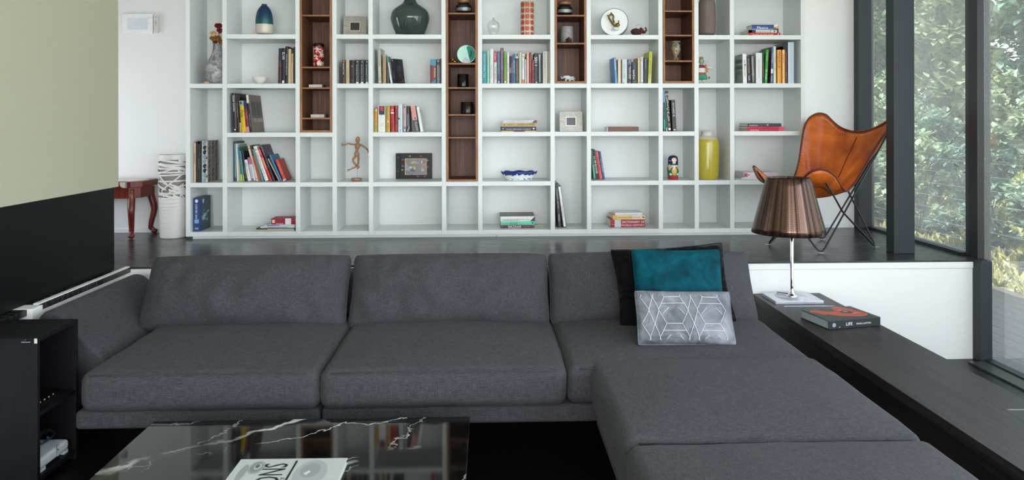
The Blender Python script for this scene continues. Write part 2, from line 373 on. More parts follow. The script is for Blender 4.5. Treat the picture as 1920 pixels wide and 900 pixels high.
struct(MB().box(-3.9, -3.8, -3.2, 4.45, ZU, CEIL, m_wallwhite).box(-3.9, -3.8, 5.65, YW + .1, ZU, CEIL, m_wallwhite).box(-3.9, -3.8, 4.45, 5.65, ZU, ZU + .25, m_wallwhite).box(-3.9, -3.8, 4.45, 5.65, 2.1, CEIL, m_wallwhite), 'wall_left')
struct(MB().box(-3.88, -3.82, 4.45, 4.50, ZU + .25, 2.1, m_steel).box(-3.88, -3.82, 5.60, 5.65, ZU + .25, 2.1, m_steel).box(-3.88, -3.82, 4.5, 5.6, ZU + .25, ZU + .30, m_steel).box(-3.88, -3.82, 4.5, 5.6, 2.05, 2.1, m_steel), 'added_window')  # out-of-view window added to let more light into the corridor
struct(MB().box(-3.8, -2.26, YW - 0.014, YW - .0005, ZU + .001, ZU + 0.03, m_white), 'baseboard_back')
struct(MB().box(2.41, 3.02, YW - 0.014, YW - .0005, ZU + .001, ZU + 0.03, m_white), 'baseboard_right')
struct(MB().box(-3.9, 3.6, -3.6, YW + .3, CEIL, CEIL + 0.25, m_ceil), 'ceiling')
# rear wall of the pit, with a wide window that lets the daylight in
rw = MB()
rw.box(-2.4, -2.1, -3.2, -3.05, 0, CEIL, m_wallwhite).box(2.95, 3.3, -3.2, -3.05, 0, CEIL, m_wallwhite).box(-2.1, 2.95, -3.2, -3.05, 3.05, CEIL, m_wallwhite).box(-2.1, 2.95, -3.2, -3.05, 0, .25, m_wallwhite)
struct(rw, 'wall_rear')
wf = MB()
for x in (-2.1, -0.85, 0.4, 1.65, 2.89): wf.box(x, x + .06, -3.19, -3.1, .25, 3.05, m_steel)
wf.box(-2.1, 2.95, -3.19, -3.1, .25, .31, m_steel).box(-2.1, 2.95, -3.19, -3.1, 2.2, 2.25, m_steel).box(-2.1, 2.95, -3.19, -3.1, 2.99, 3.05, m_steel)
struct(wf, 'window_3')
# garden side: glass wall in steel frames
struct(MB().box(3.03, 3.14, YW - 0.075, YW + .12, ZU + .001, CEIL, m_steel).box(3.14, 3.17, YW - .06, YW + .0, ZU + .001, CEIL, M('20262C', .4)), 'trim_4', bevel=0.002)
struct(MB().box(3.112, 3.20, 4.425, 4.515, ZU + .002, CEIL, M('23272B', 0.35)).box(3.125, 3.19, 4.515, 4.56, ZU + .002, CEIL, M('3A4248', 0.3)), 'trim_5', bevel=0.002)  # paler second box paints the mullion's grey reflection into its colour
struct(MB().box(3.076, 3.15, YS - 0.075, YS + .1, 0.001, ZU + .004, m_steel), 'trim_6', bevel=0.003)
def window(name, y0, y1, z0):
    w = MB().box(3.10, 3.20, y0, y1, z0, z0 + 0.02, M('23272B', .4)).box(3.12, 3.19, y0, y1, CEIL - .06, CEIL, M('23272B', .4))
    o = struct(w, name)
    MB().box(3.152, 3.158, y0, y1, z0 + .02, CEIL - .06, m_glasspane).build('glass_pane', o)
window('window_1', 4.57, YW - .08, ZU)
window('window_2', -3.0, 4.42, 0.0)
struct(MB().box(2.99, 3.10, -3.0, YS - .08, 0.0005, 0.012, M('3B403C', .3)), 'trim_7')
# free standing steel column
cx0, cx1 = at(1676, 475.8, Z=ZU).x, at(1716, 475.8, Z=ZU).x
c = MB().box(cx0, cx1, 4.64, 4.735, ZU, CEIL, m_steel).build('steel_column', bevel=0.003)
tag(c, 'square blue-black steel column standing on the raised floor near the glass', 'column')

# ------------------------------------------------------------------ bookcase
ux = [at(x, 157, Y=BY).x for x in (352, 421, 558, 627, 695, 832, 900, 1036, 1104, 1238.7, 1306, 1372.7, 1505.7)]
UW = 0.0335
def zavg(yl, yr): return (at(425, yl, Y=BY).z + at(1376, yr, Y=BY).z) / 2
SZ = [zavg(65.2, 64.6), zavg(157.7, 155.3), zavg(249, 246), zavg(342, 338.7), zavg(434, 429)]     # shelf tops
DEP = YW - .003 - BY; ST = 0.034
pit = SZ[0] - SZ[1]
bc = thing('bookcase', 'wall-wide white open bookcase standing on the raised dark wood floor', 'bookcase', (0, BY, ZU))
def bpart(mb, name, bevel=0.0012, par=None): 
    mb.xf = Matrix.Identity(4); o = mb.build(name, par or bc, bevel=bevel)
    if (par or bc) is bc:
        for v in o.data.vertices: v.co.y -= BY; v.co.z -= ZU
    return o
TOPZ = SZ[0] + 2 * pit + .02
for x in ux: bpart(MB().box(x - UW / 2, x + UW / 2, BY, BY + DEP - .012, SZ[4] - ST + .0, TOPZ, m_shelf), 'upright')
bpart(MB().box(ux[0] - UW / 2, ux[-1] + UW / 2, BY + DEP - .012, BY + DEP, SZ[4] - ST, TOPZ, m_shelf), 'back_panel')
bpart(MB().box(ux[0] + .03, ux[5] + .4, BY + .012, BY + DEP, ZU + .0005, SZ[4] - ST, m_shelf).box(ux[5] + .402, ux[-1] - .0, BY + .012, BY + DEP, ZU + .0005, SZ[4] - ST, m_shelf), 'plinth')
rows = {0: (1, 3, 4), 1: (0, 1, 2, 3, 4), 2: (2, 3, 4), 3: (0, 1, 3, 4), 4: (0, 1, 2, 3, 4), 5: (3, 4), 6: (0, 1, 2, 3, 4), 7: (1, 2, 4), 8: (0, 1, 2, 3, 4), 9: (1, 2, 3, 4), 10: (0, 1, 3, 4), 11: (0, 1, 2, 3, 4)}
cell = {}
for c_, rs in rows.items():
    x0, x1 = ux[c_] + UW / 2, ux[c_ + 1] - UW / 2; cell[c_] = (x0, x1)
    zs = [SZ[r] for r in rs] + [SZ[0] + pit * k for k in (1, 2)]
    for z in zs:
        if z > SZ[0] + .01 and c_ in (2, 5, 7, 9) and z < SZ[0] + 1.5 * pit: continue
        bpart(MB().box(x0 + .0002, x1 - .0002, BY + .0008, BY + DEP - .012, z - ST, z, m_shelf), 'shelf', bevel=0.001)
# walnut inserts
def walnut(c_, zbot, shelves_px, label):
    x0, x1 = cell[c_]; x0 += .002; x1 -= .002; zt = SZ[0] + 2 * pit - ST - .003; t = 0.016
    r = thing('walnut_display_box', label, 'shelf box', ((x0 + x1) / 2, BY - .004, zbot), group='walnut boxes set into the white bookcase')
    def pp(mb, nm, bv=.0012):
        o = mb.build(nm, r, bevel=bv)
        for v in o.data.vertices: v.co -= r.location
    y0, y1 = BY - .004, BY + DEP - .014
    fr = MB()
    for a, b in ((x0, x0 + t), (x1 - t, x1)): fr.box(a, b, y0 + .004, y1, zbot, zt, m_walnut).box(a, b, y0, y0 + .004, zbot, zt, m_walnut_edge)
    fr.box(x0 + t, x1 - t, y0 + .004, y1, zbot, zbot + t, m_walnut).box(x0 + t, x1 - t, y0, y0 + .004, zbot, zbot + t, m_walnut_edge)
    fr.box(x0 + t, x1 - t, y0, y1, zt - t, zt, m_walnut)
    pp(fr, 'frame')
    pp(MB().box(x0 + t, x1 - t, y1 - .012, y1 - .001, zbot + t, zt - t, m_walnut), 'back_panel', 0)
    out = [zbot + t]
    for y in shelves_px:
        z = at((x0 + x1) / 2 * 0 + 900, y, Y=BY).z
        pp(MB().box(x0 + t, x1 - t, y0 + .009, y1 - .012, z - .012, z, m_walnut).box(x0 + t, x1 - t, y0 + .003, y0 + .009, z - .012, z, m_walnut_edge), 'shelf')
        out.append(z)
    return out
w2 = walnut(2, SZ[2] + .001, (28.5, 125, 163.5, 220), 'walnut box in the second white bay from the left, holding the red floral canister')
w5 = walnut(5, SZ[3] + .001, (24, 118, 163.5, 214, 256.5), 'tallest walnut box, holding the turquoise round mirror and two dark candle glasses')
w7 = walnut(7, SZ[1] + .001, (27.5, 80), 'walnut box holding the grey candle and the white elephants')
w9 = walnut(9, SZ[1] + .001, (18.5, 64.5, 113), 'rightmost walnut box, holding the small marbled vase')
# ------------------------------------------------------------------ sofa
sofa = thing('sectional_sofa', 'large charcoal woven corner sofa with a chaise, below the raised floor', 'sofa', (-0.2, 3.6, 0))
def sp(mb, name, **k):
    o = mb.build(name, sofa, **k)
    for v in o.data.vertices: v.co -= sofa.location
    return o
def seam(pts, r=0.0022): return MB().tube(catmull(pts, 5), r, m_sofa, n=5)
b = MB(); soft_box(b, -1.80, -0.746, 3.135, 4.15, .182, .262, .018, m_sofa, n=8); sp(b, 'base')
b = MB(); soft_box(b, -0.738, 1.49, 3.135, 4.15, .182, .262, .018, m_sofa, n=8); sp(b, 'base')
b = MB(); soft_box(b, 0.475, 1.50, 1.45, 3.145, .16, .250, .018, m_sofa, n=8); sp(b, 'base')
def seat(x0, x1, y0, y1, sd, z1=.437, crown=.028, zb_=.262):
    b = MB(); soft_box(b, x0, x1, y0, y1, zb_, z1, .045, m_sofa, crown=crown, bulge=.008, n=16, wr=.006, seed=sd)
    o = sp(b, 'seat_cushion')
    zz = z1 - .012; e = .003
    s_ = MB().tube([(x0 + .05, y0 + .004, zz), (x0 + .2, y0 - e, zz + .002), ((x0 + x1) / 2, y0 - e - .003, zz + .003), (x1 - .2, y0 - e, zz + .002), (x1 - .05, y0 + .004, zz)], .0022, m_sofa, n=5)
    q = s_.build('seam', o)
    for v in q.data.vertices: v.co -= sofa.location
    return o
seat(-1.768, -0.745, 3.105, 3.98, 1); seat(-0.741, 0.340, 3.10, 3.98, 2); seat(0.344, 1.485, 3.115, 3.98, 3)
seat(0.452, 1.492, 2.375, 3.205, 4, z1=.442, crown=.030, zb_=.245); seat(0.452, 1.492, 1.50, 2.367, 5, z1=.442, crown=.030, zb_=.245)
# arm: broad sloping inner face, rounded top
b = MB()
prof = [(-2.13, .19), (-2.135, .45), (-2.13, .575), (-2.115, .61), (-2.085, .627), (-2.05, .625), (-2.015, .605), (-1.95, .54), (-1.87, .46), (-1.815, .40), (-1.79, .33), (-1.785, .19)]
pr_ = [(p.x, p.z) for p in catmull([(a, 0, z) for a, z in prof], 4)]
cxp, czp = -1.98, .40
ys = [(3.40, .86), (3.403, .93), (3.412, .975), (3.43, 1), (3.6, 1), (3.85, 1), (4.1, 1), (4.22, 1), (4.243, .98), (4.25, .92)]
vs = []; n_ = len(pr_)
for y, k in ys:
    for a, z in pr_: vs.append((cxp + (a - cxp) * k, y, (.19 if z < .2 else czp + (z - czp) * k)))
fs = [(i * n_ + j, i * n_ + (j + 1) % n_, (i + 1) * n_ + (j + 1) % n_, (i + 1) * n_ + j) for i in range(len(ys) - 1) for j in range(n_)]
fs += [tuple(range(n_ - 1, -1, -1)), tuple((len(ys) - 1) * n_ + j for j in range(n_))]
b.add(vs, fs, m_sofa, True); sp(b, 'armrest')
b = MB(); soft_box(b, -1.80, 1.49, 4.06, 4.26, .19, .655, .05, m_sofa, n=14, wr=.003); sp(b, 'back_frame')
def back_cushion(xa, xb, yb, yt, z0, z1, thick, sd, pinch=.022):
    w, h = xb - xa, math.hypot(z1 - z0, yt - yb)
    b = MB(); pillow(b, w, h, thick, m_sofa, pinch=pinch, n=48, wr=.022, seed=sd, power=.45, rc=.035)
    r = pillow_rim(w, h, pinch, rc=.035); b.tube(r, .0035, m_sofa, n=5, closed=True)
    o = b.build('back_cushion', sofa)
    o.rotation_euler = (-math.atan2(yt - yb, z1 - z0), 0, 0)
    o.location = Vector(((xa + xb) / 2, yb, z0)) - sofa.location
    return o
back_cushion(-1.872, -0.767, 3.82, 4.02, .41, .768, .29, 11)
back_cushion(-0.762, 0.330, 3.82, 4.02, .41, .768, .29, 22)
back_cushion(0.325, 1.478, 3.83, 4.03, .41, .768, .29, 33)
for x, y in ((-1.7, 3.7), (-.75, 3.7), (1.35, 4.0), (-1.7, 4.0), (1.35, 1.65), (.62, 1.65)):
    sp(MB().box(x, x + .07, y, y + .07, 0.0005, .185, m_black), 'leg', bevel=.003)

# ------------------------------------------------------------------ scatter cushions
def scatter(name, label, w, h, t, mat, loc, tilt, rz, roll, **k):
    b = MB(); kk = dict(k); deco = kk.pop('deco', None); pillow(b, w, h, t, mat, **kk)
    b.tube(pillow_rim(w, h, k.get('pinch', .04)), .003, mat, n=5, closed=True)
    o = b.build(name); o.location = loc; o.rotation_euler = (-tilt, roll, rz); tag(o, label, 'cushion')
    if deco: deco(o, w, h, t, k)
    return o
m_vblack = velvet_mat('black velvet', '040404', '0E0F11', .12, (.7, .75, .8), .9); m_vteal = velvet_mat('teal velvet', '002C36', '004D5C', .12, (.1, .7, .8), .35)
m_vgrey = velvet_mat('grey satin velvet', '4E5259', '8C8F96', .2, (.9, .92, 1), .35, .4); m_vgrey.node_tree.nodes['Principled BSDF'].inputs['Roughness'].default_value = .5
scatter('throw_cushion', 'large rumpled black velvet cushion behind the teal one on the corner seat', .625, .42, .17, m_vblack, (.985, 3.66, .452), R_(22), R_(3), -R_(2.6), pinch=.07, wr=.045, seed=5, power=.42, ripple=.02)
scatter('throw_cushion', 'square teal velvet cushion between the black and the patterned grey cushions', .462, .43, .14, m_vteal, (0.955, 3.485, .452), R_(19), R_(1), R_(0.8), pinch=.045, wr=.02, seed=9, power=.45, ripple=.004)
def deco(o, w, h, t, k):
    mw = M('DADCE2', .5); L = MB()
    n = 36; g = {}
    def surf(x, z):
        u = x / (w / 2); v = (z - h / 2) / (h / 2)
        th = t / 2 * (max(0, 1 - abs(u) ** 2.4) * max(0, 1 - abs(v) ** 2.4)) ** k['power']
        e = min(1 - abs(u), 1 - abs(v))
        nn = noise.noise(Vector((x * 5 + k['seed'], z * 5, -1))) + .7 * noise.noise(Vector((x * 13 + k['seed'], z * 11, -3)))
        y = -1 * (th + k['wr'] * nn * min(1, e * 5))
        return Vector((x, y - .0022, z))
    def line(a, c):
        if max(abs(a[0]), abs(c[0])) > w / 2 * .94: return
        m = max(3, int(math.hypot(a[0] - c[0], a[1] - c[1]) / .012)); pts = []
        for i in range(m + 1):
            x = a[0] + (c[0] - a[0]) * i / m; z = a[1] + (c[1] - a[1]) * i / m
            if .012 < z < h - .012 and abs(x) < w / 2 - .012: pts.append(surf(x, z))
        if len(pts) > 1: L.tube(pts, .0013, mw, n=4)
    P = .185; Hh = .125
    for ix in range(-2, 3):
        for iz in range(-1, 4):
            x = ix * P + (P / 2 if 0 else 0) + .0; z = iz * Hh + .03
            q = .032; hz_ = Hh * .55
            line((x, z), (x + q * 1.5, z + Hh)); line((x + q * 1.5, z), (x, z + Hh))
            line((x - q, z + Hh / 2), (x + q * .1, z + Hh)); line((x - q, z + Hh / 2), (x + q * .1, z)); line((x + q * 2.5, z + Hh / 2), (x + q * 1.4, z + Hh)); line((x + q * 2.5, z + Hh / 2), (x + q * 1.4, z))
            line((x + q * 2.5, z + Hh / 2), (x + P - q, z + Hh / 2)); line((x + q * 1.9, z + Hh * .25), (x + P - q * .4, z + Hh * .25))
            line((x + q * 2, z + Hh * .85), (x + q * 3.0, z + Hh * 1.1)); line((x + P - q * .5, z + Hh * .85), (x + P - q * 1.5, z + Hh * 1.1))
    L.build('embroidered_lines', o)
scatter('lumbar_cushion', 'rectangular grey satin cushion with pale geometric lines, in front of the teal cushion', .475, .252, .12, m_vgrey, (0.935, 3.325, .458), R_(24), R_(2), R_(1.6), pinch=.03, wr=.006, seed=3, power=.42, deco=deco)

# ------------------------------------------------------------------ long low wood bench along the glass side
dz = .43; dx0, dx1 = 1.655, 2.085
bench = thing('low_credenza', 'long low dark wenge bench unit running beside the chaise, with lamp and book on it', 'bench', ((dx0 + dx1) / 2, 3.2, 0))
def dp(mb, n, **k):
    o = mb.build(n, bench, **k)
    for v in o.data.vertices: v.co -= bench.location
    return o
dp(MB().box(dx0, dx1, 1.3, YS - .003, dz - .045, dz, m_wenge), 'top', bevel=.0015)
dp(MB().box(dx0 + .018, dx1 - .01, 1.32, YS - .004, .05, dz - .046, m_wenge), 'body', bevel=.001)
dp(MB().box(dx0 + .05, dx1 - .04, 1.36, YS - .01, .001, .05, m_black), 'plinth')
a0, a1 = at(1470, 574.5, Z=dz), at(1563, 573.5, Z=dz)
dp(MB().box(a0.x, a1.x, a0.y - .004, a0.y + .001, dz, dz + .0012, m_chrome), 'metal_strip')
a0, a1 = at(1888, 767.5, Z=dz), at(1920, 766, Z=dz)
dp(MB().box(a0.x, dx1 - .01, a0.y - .004, a0.y + .001, dz, dz + .0012, m_chrome), 'metal_strip')

# ------------------------------------------------------------------ table lamp
lp0 = at(1485, 556, Z=dz + .018)
lamp = thing('table_lamp', 'table lamp with bronze pleated shade and chrome stem, on the wenge bench', 'lamp', (lp0.x, lp0.y, dz))
m_marble = M('C9CCD6', .12, .35, var=.03)
MB().box(-.145, .145, -.11, .105, .0005, .018, m_marble).build('base', lamp, bevel=.0015)
MB().lathe([(.10, .0182), (.10, .0188), (0, .0189)], m_marble, n=48).build('base_disc', lamp)
MB().lathe([(.0, .0188), (.034, .019), (.034, .024), (.022, .032), (.013, .045), (.0105, .07), (.0105, .60), (.006, .605), (0, .605)], m_chrome, n=28).build('stem', lamp)
zt_, zb__ = at(1485, 333, Y=lp0.y).z - dz, at(1485, 436, Y=lp0.y).z - dz
rb = (at(1543.5, 430, Y=lp0.y).x - at(1412.5, 430, Y=lp0.y).x) / 2; rt = (at(1524, 340, Y=lp0.y).x - at(1446.5, 340, Y=lp0.y).x) / 2
cxl = (at(1543.5, 430, Y=lp0.y).x + at(1412.5, 430, Y=lp0.y).x) / 2 - lp0.x
m_shade, n, l, bb = new_mat('bronze pleated film')
tx = n.new('ShaderNodeTexCoord'); sx = n.new('ShaderNodeSeparateXYZ'); l.new(tx.outputs['Object'], sx.inputs[0])
an = n.new('ShaderNodeMath'); an.operation = 'ARCTAN2'; l.new(sx.outputs['Y'], an.inputs[0]); l.new(sx.outputs['X'], an.inputs[1])
cb = n.new('ShaderNodeCombineXYZ'); l.new(an.outputs[0], cb.inputs[0])
nz = n.new('ShaderNodeTexNoise'); nz.inputs['Scale'].default_value = 9; nz.inputs['Detail'].default_value = 6; nz.inputs['Roughness'].default_value = .75; l.new(cb.outputs[0], nz.inputs['Vector'])
r = ramp2(n, srgb('150E0B'), srgb('8E7062'), .40, .68); l.new(nz.outputs['Fac'], r.inputs[0]); l.new(r.outputs[0], bb.inputs['Base Color'])  # dark and pale streaks paint the film's reflections into its colour
bb.inputs['Metallic'].default_value = .85; bb.inputs['Roughness'].default_value = .2
wv = n.new('ShaderNodeTexWave'); wv.bands_direction = 'Z'; wv.inputs['Scale'].default_value = 45; l.new(tx.outputs['Object'], wv.inputs['Vector'])
bp = n.new('ShaderNodeBump'); bp.inputs['Strength'].default_value = .12; bp.inputs['Distance'].default_value = .002; l.new(wv.outputs['Fac'], bp.inputs['Height']); l.new(bp.outputs[0], bb.inputs['Normal'])
sh = MB(); N = 180; vs = []; fs = []
for i in range(9):
    t = i / 8
    for k in range(N):
        a = 2 * math.pi * k / N; rr = (rb + (rt - rb) * t) * (1 + .0022 * math.cos(a * 60))
        vs.append((rr * math.cos(a), rr * math.sin(a), zb__ + (zt_ - zb__) * t))
for i in range(8):
    for k in range(N): k2 = (k + 1) % N; fs.append((i * N + k, i * N + k2, (i + 1) * N + k2, (i + 1) * N + k))
sh.add(vs, fs, m_shade, True)
so = sh.build('lamp_shade', lamp, loc=(cxl, 0, 0), solid=.0012)
MB().lathe([(rt * .99, zt_ - .012), (rt * .55, zt_ - .02), (.02, zt_ - .02)], m_shade, n=48).build('shade_cap', lamp, loc=(cxl, 0, 0))
MB().tube([(0.02, .0, zt_ - .022), (0, 0, .60)], .005, m_chrome).build('shade_holder', lamp)
MB().tube(catmull([(.01, .03, .024), (-.02, .07, .022), (-.05, .10, .021), (-.03, .125, .0), (-.02, .14, -.0)][:4], 5), .0025, m_black, n=6).build('cord', lamp)

# ------------------------------------------------------------------ book building
def book(w, h, d, cover, label, loc, lean=0, yaw=0, marks=(), flat=False, group=None, page=None, spine_round=.002, cov=None, thick=None, cat='book', name='book'):
    """upright: spine faces -Y; x=w thickness, z=h height, y=d depth. pivot at the low corner on the leaning side"""
    mc = cover if not isinstance(cover, str) else M(cover, .45)
    b = MB(); t = thick or min(.0022, w * .18); px = 0 if lean <= 0 else -w
    # lean<0: towards left, pivot bottom-left; lean>0: towards right, pivot bottom-right
    b.box(px, px + t, .001, d, 0, h, mc); b.box(px + w - t, px + w, .001, d, 0, h, mc)
    s_ = [(px + w * i / 8, .002 - spine_round * (1 - (i / 4 - 1) ** 2)) for i in range(9)]
    b.prism(s_ + [(px + w, .0042), (px, .0042)], 0, h, mc, axis='Z')
    f = -spine_round - .0002 + .002 - .0006
    for mk in marks:
        k = mk[0]
        if k == 'b':   # band: f0,f1 (from the top), colour
            z1, z0 = h * (1 - mk[1]), h * (1 - mk[2])
            xa, xb = (mk[4], mk[5]) if len(mk) > 4 else (.0, 1.)
            b.add([(px + w * xa, f + .0003, z0), (px + w * xb, f + .0003, z0), (px + w * xb, f + .0003, z1), (px + w * xa, f + .0003, z1)], [(0, 1, 2, 3)], M(mk[3], .45))
        elif k == 't':  # text running down the spine
            _, s2, colr, f0, f1, hs = mk[:6]; xo = mk[6] if len(mk) > 6 else .5
            hh = w * hs
            b.text(s2, M(colr, .5), (px + w * xo - hh / 2, f, h * (1 - f0)), (0, 0, -1), (1, 0, 0), h * (f1 - f0), hh, center=True)
        elif k == 'h':  # upright horizontal text on the spine
            _, s2, colr, zc, hs, wf_ = mk
            b.text(s2, M(colr, .5), (px + w * (1 - wf_) / 2, f, h * (1 - zc)), (1, 0, 0), (0, 0, 1), w * wf_, h * hs, center=True)
        elif k == 'd':  # dot
            _, xf_, zf, rr, colr = mk
            pts = [(px + w * xf_ + w * rr * math.cos(a * math.pi / 6), f, h * (1 - zf) + w * rr * math.sin(a * math.pi / 6)) for a in range(12)]
            b.add(pts, [tuple(range(12))], M(colr, .45))
        elif k == 'c':  # polygon on the right cover (y,z fractions)
            _, pts, colr = mk
            b.add([(px + w + .0003, d * a, h * c2) for a, c2 in pts], [tuple(range(len(pts)))], M(colr, .45))
        elif k == 'l':  # polygon on the left cover
            _, pts, colr = mk
            b.add([(px - .0003, d * (a), h * c2) for a, c2 in reversed(pts)], [tuple(range(len(pts)))], M(colr, .45))
        elif k == 'ct':
            _, s2, colr, a0_, zf, L_, hh = mk
            b.text(s2, M(colr, .5), (px + w + .0005, d * a0_, h * zf), (0, 1, 0), (0, 0, 1), d * L_, h * hh)
        elif k == 'p':  # polygon on the spine (x,z fractions from the top)
            _, pts, colr = mk
            b.add([(px + w * a, f + .0001, h * (1 - c2)) for a, c2 in pts], [tuple(range(len(pts)))], M(colr, .45))
    o = b.build(name)
    g = MB().box(px + t, px + w - t, .004, d - .003, .002, h - .002, page or m_page).build('pages', o)
    if flat:
        # lies on its side: spine to the front, reading left to right: rotate so +z -> -x... 
        o.rotation_euler = (0, R_(-90) if not flat == 'flip' else R_(90), 0); o.rotation_euler.rotate_axis('X', 0)
        o.location = loc
        if yaw: o.rotation_euler = (Matrix.Rotation(yaw, 3, 'Z') @ Matrix.Rotation(R_(-90) if flat != 'flip' else R_(90), 3, 'Y')).to_euler()
    else:
        o.rotation_euler = (Matrix.Rotation(lean, 3, 'Y') @ Matrix.Rotation(yaw, 3, 'Z')).to_euler(); o.location = loc
    return tag(o, label, cat, group)
ROWPX = (65, 156.5, 247.5, 340, 431.5)
G_ = None
def B(row, x0, x1, dx, yt, d, col, label, marks=(), s=.05, yaw=0, **k):
    Yf = BY + s; zb_ = SZ[row] + .0006; yb = ROWPX[row]
    xa, xb = at(x0, yb, Y=Yf).x, at(x1, yb, Y=Yf).x
    zt = at((x0 + x1) / 2 + dx, yt, Y=Yf).z; H = zt - zb_
    dxm = dx * (Yf / F_PX); th = math.atan2(dxm, H); w = (xb - xa) * math.cos(th) * .985 - .0003
    h = H / math.cos(th) - (w * abs(math.tan(th)) if th else 0)
    return book(w, h, d, col, label, (xa if dx <= 0 else xb, Yf, zb_), lean=th, yaw=yaw, marks=marks, **k)
Wt, Bk = 'EDEDEA', '141418'
# first narrow bay, fourth shelf ---------------------------------------------
g = 'art books in the far left bay'
B(3, 363.4, 367.3, 0, 268, .20, 'C9B08F', 'thin beige book with brown spine lettering, first in the far left bay', [('t', 'CALLIGRAPHY', '4A2A1C', .05, .72, .6)], group=g)
B(3, 367.6, 371.4, 0, 265, .215, '0E0D0F', 'black book between the thin beige book and the grey-striped one, far left bay', group=g)
B(3, 371.6, 374.6, 0, 270, .20, '39312C', 'thin dark book with pale spine lettering in the far left bay', [('t', 'NEW ENGLAND', 'A0968A', .3, .72, .6)], group=g)
B(3, 374.9, 378.6, 0, 264.5, .21, '16323C', 'dark teal book touching the geometric patterned one, far left bay', [('b', 0, .3, '33221B')], group=g)
mk = [('b', 0, 1, 'BFC3C4')]
for k in range(9):
    c1, c2 = ('8497A5', '1F2B38')[k % 4 in (1, 2)], ('1F2B38', '8497A5')[k % 4 in (1, 2)]
    z = k / 9; q = 1 / 9
    mk.append(('p', [(.12, z + q * .5), (.35, z), (.88, z + q * .1), (.62, z + q), (.3, z + q * .95)], c1))
    if k % 2: mk.append(('p', [(.62, z + q * .9), (.95, z + q * .3), (.95, z + q)], 'B98A85' if k % 4 == 1 else '2A2023'))
for i in range(3):
    for k in range(9):
        if i == 1 and 3 <= k <= 5: continue
        y0 = .08 + i * .32; z0 = 1 - (k + .95) / 9
        mk.append(('c', [(y0, z0), (y0 + .12, z0), (y0 + .20, z0 + .10), (y0 + .10, z0 + .10)], '23272C' if (k + i) % 3 else '55585C'))
        mk.append(('c', [(y0 - .06, z0 + .05), (y0 - .02, z0 + .02), (y0 + .10, z0 + .10), (y0 + .06, z0 + .105)], '9C7571'))
mk.append(('c', [(.36, .36), (.62, .36), (.64, .62), (.38, .62)], '7D7A6D'))
B(3, 379, 389.4, 0, 264, .215, '8E8880', 'thick book with grey and navy cube-patterned spine and cover, far left bay', mk, group=g)
# puzzle box
Yp = BY + .035; xa, xb = at(363.2, 431, Y=Yp).x, at(374.3, 431, Y=Yp).x; zt = at(368, 371, Y=Yp).z
o = MB().box(0, xb - xa, 0, .21, 0, zt - SZ[4] - .0006, M('24457E', .4)).box(-.0006, xb - xa + .0008, .03, .2104, -.0, zt - SZ[4] + .0004, M('3E4A50', .45)).build('puzzle_box', loc=(xa, Yp, SZ[4] + .0006), bevel=.001)
hh = zt - SZ[4]; ww = xb - xa; L = MB()
L.text('НАМИ 360', M('E6E9EE'), (ww * .28, -.001, hh * .80), (0, 0, -1), (1, 0, 0), hh * .42, ww * .42)
L.text('200', M('E6E9EE'), (ww * .2, -.001, hh * .06), (1, 0, 0), (0, 0, 1), ww * .6, hh * .1)
L.add([(ww * (.5 + .25 * math.cos(a * math.pi / 5)), -.001, hh * .90 + ww * .3 * math.sin(a * math.pi / 5)) for a in range(10)], [tuple(range(10))], M('E6E9EE'))
L.add([(ww * .15, -.001, hh * .24), (ww * .85, -.001, hh * .24), (ww * .85, -.001, hh * .36), (ww * .15, -.001, hh * .36)], [(0, 1, 2, 3)], M('7FB2D8'))
fx = ww + .0012
L.add([(fx, .035, hh * .02), (fx, .205, hh * .02), (fx, .205, hh * .97), (fx, .035, hh * .97)], [(0, 1, 2, 3)], M('41576B'))
for k, (a, z, q, s_) in enumerate(((.05, .3, .12, 'A9B6BE'), (.11, .42, .08, '7F98AA'), (.15, .5, .05, 'C5CCCF'), (.07, .55, .06, '5E7F9C'), (.12, .25, .07, '9DA39B'))):
    L.add([(fx + .0002 * (k + 1), a, hh * z), (fx + .0002 * (k + 1), a + q * .5, hh * (z + .02)), (fx + .0002 * (k + 1), a + q * .4, hh * (z + q * 1.6)), (fx + .0002 * (k + 1), a - .01, hh * (z + q))], [(0, 1, 2, 3)], M(s_))
L.add([(fx + .0015, .05, hh * .86), (fx + .0015, .065, hh * .80), (fx + .0015, .08, hh * .86), (fx + .0015, .08, hh * .94), (fx + .0015, .05, hh * .94)], [(0, 1, 2, 3, 4)], M('D6D9DA'))
L.text('360', M('DDE0E2'), (fx + .0015, .06, hh * .40), (0, 1, 0), (0, 0, 1), .09, hh * .12)
L.build('printed_face', o)
tag(o, 'upright blue jigsaw puzzle box with a grey city picture, bottom left bay', 'box')
# second bay, second shelf
g = 'books at the right end of the upper left shelf'
B(1, 521, 527, 1.5, 90.3, .20, '3A1A22', 'thin book fading from navy to maroon, leftmost of the books beside the red canister', [('b', 0, .36, '1E2338'), ('t', 'ELVIS', 'A4383E', .36, .54, .5)], group=g)
B(1, 527.6, 533.8, 1.2, 90, .21, '1B1420', 'black-purple book with big white lettering, beside the red canister bay', [('t', 'ELVIS', 'E8E8EA', .10, .34, .75), ('b', .91, .98, 'E8E8E8', .2, .8)], group=g)
B(1, 534.3, 539.6, .8, 87, .25, '121214', 'tall black book with a column of small white lettering, upper left shelf', [('t', 'ROLLING STONES BOOK', 'C8C8C8', .18, .8, .5)], group=g)
B(1, 540.2, 545, 0.6, 91.5, .20, 'CDBB88', 'pale yellow book among dark ones on the upper left shelf', group=g)
B(1, 545.6, 549.5, .6, 100.3, .18, 'C7AE8E', 'short beige book near the right end of the upper left shelf', [('b', .0, .3, 'B79A74')], group=g)
B(1, 550.1, 554.3, .3, 88, .24, '1A1B20', 'tall dark book at the right end of the upper left shelf', group=g)
